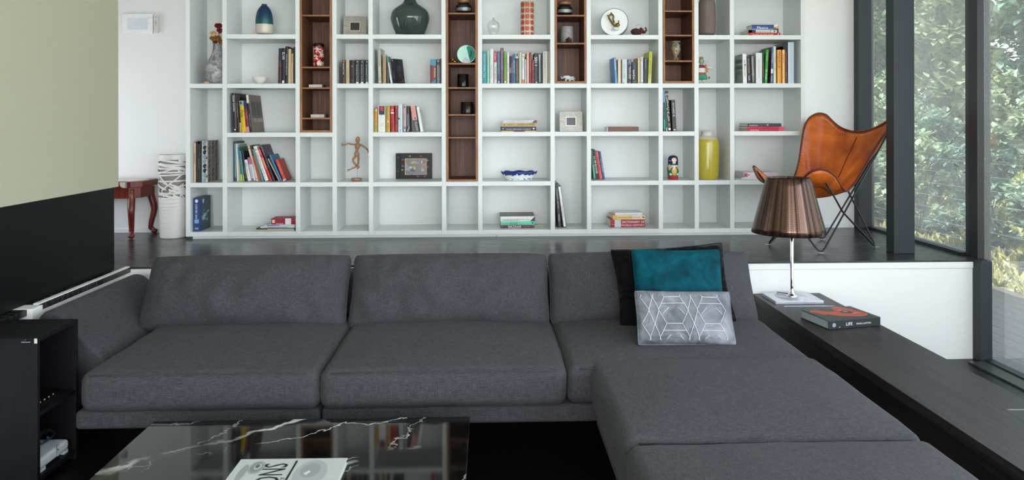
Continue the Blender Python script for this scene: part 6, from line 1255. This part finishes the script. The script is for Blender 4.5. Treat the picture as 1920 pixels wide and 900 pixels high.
m_le, n, l, bb = new_mat('cognac leather'); tx = n.new('ShaderNodeTexCoord'); nz = n.new('ShaderNodeTexNoise'); nz.inputs['Scale'].default_value = 5; nz.inputs['Detail'].default_value = 7; nz.inputs['Roughness'].default_value = .6; l.new(tx.outputs['Object'], nz.inputs['Vector'])
r = ramp2(n, srgb('883A0C'), srgb('D26A1A'), .33, .68); l.new(nz.outputs['Fac'], r.inputs[0]); l.new(r.outputs[0], bb.inputs['Base Color']); bb.inputs['Roughness'].default_value = .32; bb.inputs['Specular IOR Level'].default_value = .5
nz2 = n.new('ShaderNodeTexNoise'); nz2.inputs['Scale'].default_value = 16; nz2.inputs['Detail'].default_value = 3; l.new(tx.outputs['Object'], nz2.inputs['Vector']); bp = n.new('ShaderNodeBump'); bp.inputs['Strength'].default_value = .25; bp.inputs['Distance'].default_value = .01; l.new(nz2.outputs['Fac'], bp.inputs['Height']); l.new(bp.outputs[0], bb.inputs['Normal'])
m_braid, m_st = M('5A2014', .5), M('D8B08A', .7)
def sling(i, t):
    o_ = outl[i % NO]; d = o_ - cc; e = t ** 1.75
    return Vector((cc.x + d.x * t, cc.y + d.y * t, cc.z + d.z * e)) - co_
b = MB(); vs = [cc - co_]; fs = []
for j in range(1, NR + 1):
    for i in range(NO): vs.append(sling(i, j / NR))
for i in range(NO): fs.append((0, 1 + i, 1 + (i + 1) % NO))
for j in range(NR - 1):
    for i in range(NO): i2 = (i + 1) % NO; fs.append((1 + j * NO + i, 1 + (j + 1) * NO + i, 1 + (j + 1) * NO + i2, 1 + j * NO + i2))
b.add(vs, fs, m_le, True); sl_ = b.build('leather_sling', ch, solid=.004)
MB().tube([sling(i, 1.0) for i in range(NO)], .0075, m_braid, n=8, closed=True).build('laced_edge', ch)
b = MB(); edge = []
L_ = [sling(i, .962) for i in range(NO)]
acc = 0
for i in range(NO):
    a, c2 = L_[i], L_[(i + 1) % NO]; ln = (c2 - a).length; t = -acc % .014
    acc_ = 0; d = (c2 - a); q = 0
    steps = max(1, int(ln / .014))
    for s_ in range(steps):
        pp = a + d * ((s_ + .5) / steps); oo = (sling(i, 1.0) - sling(i, .962)).normalized(); up = Vector((0, -.0042, .002))
        b.tube([pp + up - oo * .002, pp + up + oo * .007], .0018, m_st, n=4)
b.build('stitches', ch)
# panel seam on the inside of the back and pocket on the front tip
def seam_line(pxs, off=.005):
    P_ = []
    for x, y, Y in pxs: P_.append(Vector(at(x, y, Y=Y)) - co_)
    return catmull(P_, 6)
def on_sling(px, py):
    """3D point of the sling under an image point, by search"""
    best = None
    for i in range(NO):
        for j in range(3, NR + 1):
            p3 = vs[1 + (j - 1) * NO + i] + co_
            v = CAMR.transposed() @ (p3 - Vector((0, 0, CAM_Z))); sx_, sy_ = PPX + F_PX * v.x / -v.z, PPY - F_PX * v.y / -v.z
            dd = (sx_ - px) ** 2 + (sy_ - py) ** 2 + (0 if p3.y > 4.85 else 400)
            if best is None or dd < best[0]: best = (dd, p3)
    p3 = best[1]; dirn = (p3 - Vector((0, 0, CAM_Z))).normalized()
    return p3 - dirn * .008 - co_
P_ = catmull([on_sling(x, y) for x, y in ((1605, 254), (1600, 268), (1594, 284), (1587, 300), (1579, 318), (1572, 334))], 5)
MB().tube(P_, .0028, m_braid, n=5).build('panel_seam', ch)
i0 = NO * 19 // len(ol); i1 = NO * 27 // len(ol)
b = MB(); vs2 = []; w1 = i1 - i0
for j in range(9):
    t = 1.0 - .36 * j / 8
    for i in range(i0, i1 + 1):
        q = sling(i, t); bulge = math.sin(math.pi * (i - i0) / w1) * (.012 + .03 * math.sin(math.pi * j / 8)); vs2.append(q + Vector((-.2 * bulge, -bulge, -.006 - .25 * bulge)))
b.add(vs2, [(j * (w1 + 1) + i, j * (w1 + 1) + i + 1, (j + 1) * (w1 + 1) + i + 1, (j + 1) * (w1 + 1) + i) for j in range(8) for i in range(w1)], m_le, True); b.build('tip_pocket', ch, solid=.003)
zf0 = ZU + .010
P1, P2, P3_, P4_ = (Vector(at(x, y, Z=zf0)) for x, y in ((1540, 472), (1542.5, 446.5), (1644.5, 461), (1438, 456)))
TA, TB, TC, TD = Vector(at(1533, 217, Y=5.385)), Vector(at(1680, 223, Y=4.99)), Vector(at(1415, 316, Y=4.975)), Vector(at(1538, 322, Y=4.665))
JD = Vector(at(1580, 397.5, Y=4.78)); JA = Vector(at(1498, 402, Y=5.1)); J3 = Vector(at(1592, 362, Y=5.1))
def rod(seq, nm='frame_rod'):
    pts = []; n_ = len(seq)
    for i, p_ in enumerate(seq):
        if 0 < i < n_ - 1:
            a, c2 = seq[i - 1], seq[i + 1]; rr = .055 if p_.z < ZU + .1 else .02
            u = (a - p_).normalized() * rr; w = (c2 - p_).normalized() * rr
            for t in (0, .25, .5, .75, 1): pts.append((p_ + u) * (1 - t) ** 2 + p_ * 2 * t * (1 - t) * .5 + p_ * t * (1 - t) + (p_ + w) * t ** 2 if False else (p_ + u) * (1 - t) ** 2 + p_ * (2 * t * (1 - t)) + (p_ + w) * t ** 2)
        else: pts.append(p_)
    MB().tube([q - co_ for q in pts], .0062, m_black, n=10).build(nm, ch)
def uu(p_, a, b_):   # drop the control point so that the rounded bend rests on the floor
    return Vector((p_.x, p_.y, p_.z - .020))
rod([TC, uu(P1, 0, 0), TB]); rod([TC, uu(P2, 0, 0), TB]); TM = Vector(at(1562, 288, Y=5.52)); rod([TA, TM, J3, uu(P3_, 0, 0), JD, TD]); rod([TA, JA, uu(P4_, 0, 0), TD])
for p_ in (P1, P2, P3_, P4_): MB().box(p_.x - co_.x - .016, p_.x - co_.x + .016, p_.y - co_.y - .007, p_.y - co_.y + .007, .0005, .004, M('C8C4BE', .5)).build('foot_pad', ch, bevel=.001)

# ------------------------------------------------------------------ marble coffee table and magazine
m_mar, n, l, bb = new_mat('black marble with white veins'); tx = n.new('ShaderNodeTexCoord')
def vein(rot, sc, wth, dist, seed):
    mp_ = n.new('ShaderNodeMapping'); mp_.inputs['Rotation'].default_value = (0, 0, rot); mp_.inputs['Location'].default_value = (seed, seed * .7, 0); l.new(tx.outputs['Object'], mp_.inputs['Vector'])
    nn = n.new('ShaderNodeTexNoise'); nn.inputs['Scale'].default_value = 2.2; nn.inputs['Detail'].default_value = 8; nn.inputs['Roughness'].default_value = .62; l.new(mp_.outputs[0], nn.inputs['Vector'])
    sx_ = n.new('ShaderNodeSeparateXYZ'); l.new(mp_.outputs[0], sx_.inputs[0])
    a_ = n.new('ShaderNodeMath'); a_.operation = 'MULTIPLY_ADD'; a_.inputs[1].default_value = dist; l.new(nn.outputs['Fac'], a_.inputs[0]); l.new(sx_.outputs['Y'], a_.inputs[2])
    b_ = n.new('ShaderNodeMath'); b_.operation = 'MULTIPLY'; b_.inputs[1].default_value = sc; l.new(a_.outputs[0], b_.inputs[0])
    c_ = n.new('ShaderNodeMath'); c_.operation = 'PINGPONG'; c_.inputs[1].default_value = .5; l.new(b_.outputs[0], c_.inputs[0])
    m3 = n.new('ShaderNodeTexNoise'); m3.inputs['Scale'].default_value = 4; m3.inputs['Detail'].default_value = 3; l.new(mp_.outputs[0], m3.inputs['Vector'])
    th = n.new('ShaderNodeMath'); th.operation = 'MULTIPLY'; th.inputs[1].default_value = wth; l.new(m3.outputs['Fac'], th.inputs[0])
    d_ = n.new('ShaderNodeMath'); d_.operation = 'DIVIDE'; l.new(c_.outputs[0], d_.inputs[0]); l.new(th.outputs[0], d_.inputs[1])
    e_ = n.new('ShaderNodeMapRange'); e_.inputs['From Min'].default_value = .4; e_.inputs['From Max'].default_value = 1.6; e_.inputs['To Min'].default_value = 1; e_.inputs['To Max'].default_value = 0; l.new(d_.outputs[0], e_.inputs['Value'])
    return e_.outputs[0]
v1 = vein(R_(-32), 2.1, .035, .28, .37); v2 = vein(R_(-24), 3.3, .016, .38, 1.7); v3 = vein(R_(-58), 1.7, .010, .5, 3.1)
mm1 = n.new('ShaderNodeMath'); mm1.operation = 'MAXIMUM'; l.new(v1, mm1.inputs[0]); l.new(v2, mm1.inputs[1]); mm2 = n.new('ShaderNodeMath'); mm2.operation = 'MAXIMUM'; l.new(mm1.outputs[0], mm2.inputs[0]); l.new(v3, mm2.inputs[1])
mk_ = n.new('ShaderNodeTexNoise'); mk_.inputs['Scale'].default_value = 2.6; mk_.inputs['Detail'].default_value = 3; l.new(tx.outputs['Object'], mk_.inputs['Vector']); mkr = n.new('ShaderNodeMapRange'); mkr.inputs['From Min'].default_value = .44; mkr.inputs['From Max'].default_value = .62; l.new(mk_.outputs['Fac'], mkr.inputs['Value'])
mm3 = n.new('ShaderNodeMath'); mm3.operation = 'MULTIPLY'; l.new(mm2.outputs[0], mm3.inputs[0]); l.new(mkr.outputs[0], mm3.inputs[1])
mx = n.new('ShaderNodeMix'); mx.data_type = 'RGBA'; mx.inputs[6].default_value = (*srgb('0E0F0E'), 1); mx.inputs[7].default_value = (*srgb('C4C6C4'), 1); l.new(mm3.outputs[0], mx.inputs[0]); l.new(mx.outputs[2], bb.inputs['Base Color']); bb.inputs['Roughness'].default_value = .05; bb.inputs['Specular IOR Level'].default_value = .42
tx0, tx1, ty1, tz = -1.345, -.080, 2.888, .32; ty0 = ty1 - 1.27
ct = thing('coffee_table', 'square black marble coffee table with white veins, in front of the sofa', 'table', ((tx0 + tx1) / 2, (ty0 + ty1) / 2, 0)); hx, hy = (tx1 - tx0) / 2, (ty1 - ty0) / 2
MB().box(-hx, hx, -hy, hy, tz - .03, tz, m_mar).build('marble_top', ct, bevel=.0015)
MB().box(-hx + .12, hx - .12, -hy + .12, hy - .12, .001, tz - .031, m_blackpanel).build('base', ct, bevel=.002)
c0, c1, c2_ = at(452, 861, Z=tz + .02), at(652, 858.5, Z=tz + .02), at(428, 899, Z=tz + .02)
mg_ = thing('fashion_book', 'large pale grey book with a black-and-white eye portrait on the cover, on the marble table', 'book', (c0.x, c0.y, tz)); u = (Vector((c1.x - c0.x, c1.y - c0.y))); wB = u.length; mg_.rotation_euler = (0, 0, math.atan2(u.y, u.x)); hB = .36
MB().box(0, wB, -hB, 0, .0172, .020, M('C3CAC9', .28, var=.02)).box(0, wB, -hB, 0, .0006, .003, M('C3CAC9', .3)).box(0, .004, -hB, 0, .003, .0172, M('C3CAC9', .3)).build('cover', mg_, bevel=.0006)
MB().box(.004, wB - .004, -hB + .004, -.004, .0032, .0170, m_page).build('pages', mg_)
def patch(b, pts, c, z=.0203): b.add([(x * wB, y * hB, z) for x, y in pts], [tuple(range(len(pts)))], M(c, .35, var=.02))
b = MB()
def ell(cx_, cy_, rx, ry, rot=0, n=20): return [(cx_ + rx * math.cos(a) * math.cos(rot) - ry * math.sin(a) * math.sin(rot), cy_ + rx * math.cos(a) * math.sin(rot) + ry * math.sin(a) * math.cos(rot)) for a in [2 * math.pi * i / n for i in range(n)]]
patch(b, ell(.10, -.28, .035, .17), '9AA1A1', .0204); patch(b, ell(.20, -.17, .075, .13), 'A4ABAB', .0204); patch(b, ell(.20, -.17, .055, .10), '8A9292', .0206); patch(b, ell(.21, -.16, .035, .06), 'B2B9B9', .0208); patch(b, ell(.205, -.15, .018, .035), '5E6668', .0210)
patch(b, ell(.72, -.30, .15, .26), 'ABB3B4', .0204); patch(b, ell(.71, -.24, .09, .14), '98A1A3', .0206); patch(b, [(.66, -.30), (.70, -.24), (.72, -.27), (.69, -.33)], 'DCE2E1', .0208); patch(b, ell(.2, -.8, .3, .15), 'B4BBBB', .0204)
b.build('printed_portrait', mg_); b = MB(); kk_ = M('14161A', .4)
b.text('ICONS', kk_, (.478 * wB, -.245, .0213), (0, .62, 0), (-1, 0, 0), .335, .085, center=False)
b.text('20TH CENTURY', kk_, (.524 * wB, -.30, .0213), (0, 1, 0), (-1, 0, 0), .28, .017)
b.box(.53 * wB, .548 * wB, -.98 * hB, -.05 * hB, .0203, .0213, kk_)
b.text('BARBARA CADY', kk_, (.885 * wB, -.72 * hB, .0213), (0, 1, 0), (-1, 0, 0), hB * .30, .008); b.text('WITH THE EDITORS', kk_, (.92 * wB, -.72 * hB, .0213), (0, 1, 0), (-1, 0, 0), hB * .42, .006); b.build('cover_lettering', mg_)

# ------------------------------------------------------------------ black open shelf unit at the left
ux0, ux1, uy0, uy1, uz = -2.183, -1.863, 2.985, 3.275, .629; t = .018
un = thing('open_shelf_unit', 'small black ash open shelf unit beside the sofa arm, open to the right', 'shelf unit', ((ux0 + ux1) / 2, (uy0 + uy1) / 2, 0)); uo = Vector(un.location)
def up_(nm, *bx, bevel=.0008):
    b = MB()
    for q in bx: b.box(q[0] - uo.x, q[1] - uo.x, q[2] - uo.y, q[3] - uo.y, q[4], q[5], m_blackoak)
    return b.build(nm, un, bevel=bevel)
up_('side_panel', (ux0, ux1, uy0, uy0 + t, .001, uz - t)); up_('side_panel', (ux0, ux1, uy1 - t, uy1, .001, uz)); up_('top', (ux0, ux1, uy0, uy1 - t, uz - t, uz)); up_('back_panel', (ux0, ux0 + .008, uy0 + t, uy1 - t, .001, uz - t))
zsh = at(143, 729, X=ux1).z; up_('shelf', (ux0 + .008, ux1 - .002, uy0 + t, uy1 - t, zsh - t, zsh)); up_('bottom', (ux0 + .008, ux1 - .002, uy0 + t, uy1 - t, .03, .048))
o = MB().box(-.012, 0, -.001, .0, -.02, 0, M('C9CDC0', .4)).build('edge_tape', un, loc=(ux1 - uo.x, uy0 - uo.y, uz - .001))
MB().box(0, .038, -.005, 0, 0, .002, m_chrome).ball((.016, -.004, .010), .006, .004, .006, m_black, n=10).build('lock', un, loc=(at(41, 641, Y=uy0).x - uo.x, uy0 - uo.y, at(41, 641.5, Y=uy0).z))
# white box (hub) with cables
hz = .0485; hx0, hx1 = ux1 - .16, ux1 - .015; hub = thing('network_hub', 'white rounded streaming box at the bottom of the black shelf unit', 'device', ((hx0 + hx1) / 2, (uy0 + uy1) / 2, hz)); wv_ = M('C9D2D6', .4)
hh_ = at(123, 827, X=hx1).z - hz; b = MB(); soft_box(b, -(hx1 - hx0) / 2, (hx1 - hx0) / 2, -.105, .105, .012, hh_, .016, wv_, n=6); b.build('casing', hub)
MB().box(-(hx1 - hx0) / 2 + .01, (hx1 - hx0) / 2 - .004, -.10, -.06, 0.0005, .014, wv_).box(-(hx1 - hx0) / 2 + .01, (hx1 - hx0) / 2 - .004, .07, .10, 0.0005, .014, wv_).build('feet', hub)
xx = (hx1 - hx0) / 2 + .0008; fr_ = .0
b = MB()
for r0, r1, c_ in ((0, 1, '15171A'), (.12, .88, 'C9D2D6')):
    ww_, h1_ = .016, .05; m_ = .0022 if r0 else 0; b.box(xx - .001 + (.0004 if r0 else 0), xx + (.0006 if r0 else 0), .008 + m_, .008 + ww_ - m_, hh_ * .30 + m_, hh_ * .30 + h1_ - m_, M(c_, .4))
b.box(xx, xx + .0012, .012, .020, hh_ * .30 + .028, hh_ * .30 + .033, M('15171A', .4)); b.build('button_panel', hub)
b = MB(); 
for q in range(3): b.tube(catmull([(-.03, -.06 + .02 * q, hh_ + .003), (-.02, .0, hh_ + .03 + .006 * q), (.0, .06, hh_ + .050 + .006 * q), (.02, .085, hh_ + .03), (.0, .05, hh_ + .008 + .004 * q), (-.03, .0, hh_ + .004)], 7), .0022, m_black, n=6)
o = b.build('cable_coil', loc=hub.location); tag(o, 'coil of thin black cable lying on the white streaming box', 'cable'); MB().ball((.004, .02, hh_ + .022), .004, .006, .004, M('2A62B0', .4), n=10).ball((.010, .05, hh_ + .028), .004, .006, .004, M('2A62B0', .4), n=10).build('blue_plug', o)
dk = thing('media_player', 'slim black device with pale buttons on the middle shelf of the black unit', 'device', (ux1 - .09, uy0 + .12, zsh + .0005)); MB().box(-.06, .06, -.09, .10, 0, .012, m_black).build('body', dk, bevel=.002)
b = MB(); [b.ball((.045, -.06 + .03 * q, .0135), .003, .005, .002, M('C8B8A0', .4), n=8) for q in range(5)]; b.build('buttons', dk)

# ------------------------------------------------------------------ LIFE book on the bench
qa, qb2, qc = at(1554, 619, Z=dz), at(1651, 611, Z=dz), at(1488, 598, Z=dz)
u = Vector((qb2.x - qa.x, qb2.y - qa.y)); wB2 = u.length; ang = math.atan2(u.y, u.x); dB = (Vector((qc.x - qa.x, qc.y - qa.y))).length; tB = at(1554, 602, Y=qa.y).z - dz
lb = thing('photo_book', 'thick black photo book with a fiery orange cover picture, on the wenge bench', 'book', (qa.x, qa.y, dz)); lb.rotation_euler = (0, 0, ang); mc_ = M('1A1F24', .3)
s_ = [(.006 - .006 * math.cos(a), 0, tB / 2 + (tB / 2) * math.sin(a)) for a in [R_(-90 + 180 * i / 10) for i in range(11)]]
b = MB().box(0, wB2, .004, dB, tB - .003, tB, mc_).box(0, wB2, .004, dB, .0006, .0036, mc_)
b.prism([(.007 - .007 * math.cos(a), tB / 2 + (tB / 2 - .0006) * math.sin(a)) for a in [R_(-90 + 180 * i / 12) for i in range(13)]] + [(.010, tB), (.010, .0006)], 0, wB2, mc_, axis='X') if False else b.box(0, wB2, 0, .005, .0006, tB, mc_)
b.build('cover', lb, bevel=.002); MB().box(.004, wB2 - .004, .006, dB - .005, .0038, tB - .0032, M('9FAEB2', .7)).build('pages', lb)
b = MB(); zt2 = tB + .0003
def P2(pts, c, z): b.add([(x * wB2, y * dB, z) for x, y in pts], [tuple(range(len(pts)))], M(c, .35))
head = [(.05, .72), (.12, .86), (.22, .86), (.36, .66), (.50, .66), (.60, .98), (.72, .99), (.85, .74), (.93, .48), (.93, .30), (.86, .20), (.72, .16), (.55, .22), (.36, .34), (.26, .50), (.20, .44), (.14, .52), (.16, .62)]
P2(head, 'E0A04A', zt2); ctr = (sum(p[0] for p in head) / len(head), sum(p[1] for p in head) / len(head))
def inset(pts, k): return [(ctr[0] + (x - ctr[0]) * k, ctr[1] + (y - ctr[1]) * k) for x, y in pts]
P2([(x * .985 + .008, y * .95 + .03) for x, y in head], 'C2451E', zt2 + .0003)
P2([(.56, .62), (.66, .66), (.76, .56), (.74, .42), (.62, .42), (.54, .5)], '1C1A1C', zt2 + .0006); P2([(.60, .60), (.68, .60), (.70, .54), (.62, .54)], 'B8B4B0', zt2 + .0009); P2([(.70, .44), (.80, .46), (.80, .40), (.72, .38)], 'C8A08C', zt2 + .0009); P2([(.56, .72), (.66, .74), (.67, .70), (.57, .68)], 'B8B4B0', zt2 + .0009)
for q in range(5): P2([(.72 + .03 * q, .70 - .07 * q), (.76 + .03 * q, .70 - .07 * q), (.80 + .02 * q, .30 + .0 * q), (.79 + .02 * q, .30)], 'E2783A' if q % 2 else '8E2A16', zt2 + .0007)
b.build('cover_picture', lb); b = MB(); wt = M('E6E8EA', .5); yq = -.0006
b.text('LIFE', wt, (.33 * wB2, yq - .0004, tB * .34), (1, 0, 0), (0, 0, 1), .16 * wB2, tB * .36); b.text('FRANS LANTING', wt, (.53 * wB2, yq - .0004, tB * .38), (1, 0, 0), (0, 0, 1), .28 * wB2, tB * .20)
b.add([((.10 + .035 * math.cos(a)) * wB2, yq - .0004, tB * .5 + .035 * wB2 * math.sin(a)) for a in [i * math.pi / 7 for i in range(14)]], [tuple(range(14))], M('8E9498', .5)); b.tube([(.19 * wB2, yq - .001, tB * .3), (.20 * wB2, yq - .001, tB * .16), (.215 * wB2, yq - .001, tB * .3)], .0009, wt, n=4); b.build('spine_lettering', lb)
# ------------------------------------------------------------------ garden beyond the glass
m_gr, n, l, bb = new_mat('rough grassy slope'); tx = n.new('ShaderNodeTexCoord'); nz = n.new('ShaderNodeTexNoise'); nz.inputs['Scale'].default_value = 2.2; nz.inputs['Detail'].default_value = 9; nz.inputs['Roughness'].default_value = .7; l.new(tx.outputs['Object'], nz.inputs['Vector'])
r = ramp2(n, srgb('4E5A28'), srgb('C9B888'), .38, .66); l.new(nz.outputs['Fac'], r.inputs[0]); l.new(r.outputs[0], bb.inputs['Base Color']); bb.inputs['Roughness'].default_value = .95
def hz_(x, y): return -.12 + max(0, x - 4.98) * .16 + .12 * noise.noise(Vector((x * .7, y * .7, 0))) * min(1, max(0, x - 4.98))
b = MB(); N1, N2 = 40, 60; vs = []
for i in range(N1 + 1):
    for j in range(N2 + 1): x = 4.98 + 25 * (i / N1) ** 1.6; y = -14 + 50 * j / N2; vs.append((x, y, hz_(x, y)))
b.add(vs, [(i * (N2 + 1) + j, (i + 1) * (N2 + 1) + j, (i + 1) * (N2 + 1) + j + 1, i * (N2 + 1) + j + 1) for i in range(N1) for j in range(N2)], m_gr, True); g0 = b.build('garden_slope'); g0['kind'] = 'structure'
struct(MB().box(-14, 3.2, 6.2, 36, -.4, -.25, m_gr).box(3.2, 5.0, 16, 36, -.4, -.2, m_gr).box(-14, 30, -14, -3.7, -.5, -.3, m_gr), 'lawn')
m_dk = wood_mat('weathered decking', '3A342C', '6A6254', scale=(60, 3, 60), rough=.7)
b = MB()
for k in range(12): b.box(3.32 + k * .139, 3.32 + k * .139 + .132, -5, 16, -.14, -.115, m_dk)
dk_ = b.build('deck'); dk_['kind'] = 'structure'
rl = thing('cable_railing', 'thin steel cable railing along the deck outside the glass', 'railing', (4.9, 3, -.115))
for y in (-3.5, -1.5, .5, 2.5, 4.6, 10.8, 13.5): MB().box(-.02, .02, y - 3 - .02, y - 3 + .02, 0, 1.28, m_steel).build('post', rl)
for k in range(9): MB().tube([(0, -6.5, .13 + k * .135), (0, 10.5, .13 + k * .135)], .0024, M('7E858A', .5, .5), n=6).build('cable', rl)
def leaf_mat(a, c, nm='leaf'):
    m, n, l, bb = new_mat(nm); tx = n.new('ShaderNodeTexCoord'); nz = n.new('ShaderNodeTexNoise'); nz.inputs['Scale'].default_value = 4; nz.inputs['Detail'].default_value = 3; l.new(tx.outputs['Object'], nz.inputs['Vector'])
    r = ramp2(n, srgb(a), srgb(c), .35, .65); l.new(nz.outputs['Fac'], r.inputs[0]); l.new(r.outputs[0], bb.inputs['Base Color']); bb.inputs['Roughness'].default_value = .38
    tl = n.new('ShaderNodeBsdfTranslucent'); l.new(r.outputs[0], tl.inputs[0]); mx = n.new('ShaderNodeMixShader'); mx.inputs[0].default_value = .3; l.new(bb.outputs[0], mx.inputs[1]); l.new(tl.outputs[0], mx.inputs[2]); l.new(mx.outputs[0], n['Material Output'].inputs[0]); return m
lm = [leaf_mat('4E6A50', 'A6B898'), leaf_mat('3A5644', '86A088'), leaf_mat('5A7248', 'B4C09A')]; m_bark = M('4A3E30', .9)
def plant(name, label, cat, x, y, R, H, nl, size, mat, trunk, rnd, group, base=0.0):
    z0 = hz_(x, y) if x > 4.98 else -.12; rt_ = thing(name, label, cat, (x, y, z0), group=group); b = MB()
    vs, fs = [], []
    cl = []
    for _ in range(max(6, int(nl / 130))):
        a = rnd.uniform(0, 6.28); q_ = math.sqrt(rnd.random()) * .58 * R; cl.append((q_ * math.cos(a), q_ * math.sin(a), base + (H - base) * (.08 + .84 * rnd.random()), rnd.uniform(.24, .38) * R))
    for q in range(nl):
        c_ = cl[q % len(cl)]; d = Vector((rnd.gauss(0, 1), rnd.gauss(0, 1), rnd.gauss(0, .8))).normalized() * c_[3] * rnd.uniform(.5, 1.0); p_ = Vector((c_[0], c_[1], c_[2])) + d
        if p_.z < .03: p_.z = .03 + rnd.random() * .1
        s_ = size * rnd.uniform(.6, 1.3); Rm = Matrix.Rotation(rnd.uniform(0, 6.28), 3, 'Z') @ Matrix.Rotation(rnd.uniform(-.9, 1.1), 3, 'X')
        o_ = len(vs)
        for u, v, w in ((0, 0, 0), (.34, .35, .08), (.30, .75, .06), (0, 1.15, -.05), (-.30, .75, .06), (-.34, .35, .08), (0, .5, -.03)): vs.append(p_ + Rm @ Vector((u * s_, v * s_, w * s_)))
        fs += [(o_, o_ + 1, o_ + 6), (o_ + 1, o_ + 2, o_ + 6), (o_ + 2, o_ + 3, o_ + 6), (o_ + 3, o_ + 4, o_ + 6), (o_ + 4, o_ + 5, o_ + 6), (o_ + 5, o_, o_ + 6)]
    b.add(vs, fs, mat, False); b.build('foliage', rt_)
    b = MB()
    if trunk: b.tube(catmull([(0, 0, 0), (.05 * R, .03, H * .35), (-.04 * R, .05, H * .75)], 4), trunk, m_bark, n=8)
    for c_ in cl[:10]: b.tube([(0, 0, 0.02 if not trunk else H * .35), (c_[0] * .5, c_[1] * .5, c_[2] * .6), (c_[0], c_[1], c_[2])], trunk * .35 if trunk else .008, m_bark, n=5)
    b.build('trunk' if trunk else 'stems', rt_)
rnd = random.Random(12)
spots = [(5.6, y) for y in (6.9, 8.0, 9.1, 10.2, 11.3)] + [(6.7, y) for y in (8.2, 9.3, 10.4, 11.5, 12.6)] + [(7.8, y) for y in (9.6, 10.7, 11.8, 12.9, 14.0)]
for i, (x, y) in enumerate(spots): plant('garden_shrub', 'green broad-leaved shrub among the planting outside the glass', 'shrub', x, y, .54, 1.0 + .25 * (i % 3) + .25 * (x - 5.6), 1500, .09, lm[i % 3], 0, rnd, 'shrubs outside the glass')
tr_ = [(9.9, y) for y in (12.4, 15.2, 18.0)] + [(12.7, y) for y in (15.8, 18.6, 21.4)] + [(15.5, y) for y in (19.6, 22.4, 25.2, 28.0)]
for i, (x, y) in enumerate(tr_): plant('garden_tree', 'tall leafy tree at the back of the garden outside the glass', 'tree', x, y, 1.38, 5.8 + .8 * (i % 3) + .3 * (x - 9.9), 5200, .19, lm[(i + 1) % 3], .09, rnd, 'trees outside the glass', base=.4)
# low growth on the slope
b = MB(); vs, fs = [], []
for q in range(9000):
    x = 5.0 + 5.5 * rnd.random() ** 1.4; y = 5.0 + 9 * rnd.random(); z = hz_(x, y); s_ = rnd.uniform(.05, .16); a = rnd.uniform(0, 6.28); w_ = s_ * .22; dx_, dy_ = math.cos(a), math.sin(a); k = rnd.uniform(-.6, .6)
    o_ = len(vs); vs += [Vector((x - dx_ * w_, y - dy_ * w_, z)), Vector((x + dx_ * w_, y + dy_ * w_, z)), Vector((x + dx_ * w_ * .7 + dy_ * s_ * k, y + dy_ * w_ * .7 - dx_ * s_ * k, z + s_ * .8)), Vector((x + dy_ * s_ * k * 1.8, y - dx_ * s_ * k * 1.8, z + s_))]; fs.append((o_, o_ + 1, o_ + 2, o_ + 3))
b.add(vs, fs, leaf_mat('6E7A34', 'C4B47A', 'dry grass'), False); tag(b.build('grass'), 'dry yellow-green grass covering the slope outside the glass', 'grass', kind='stuff')
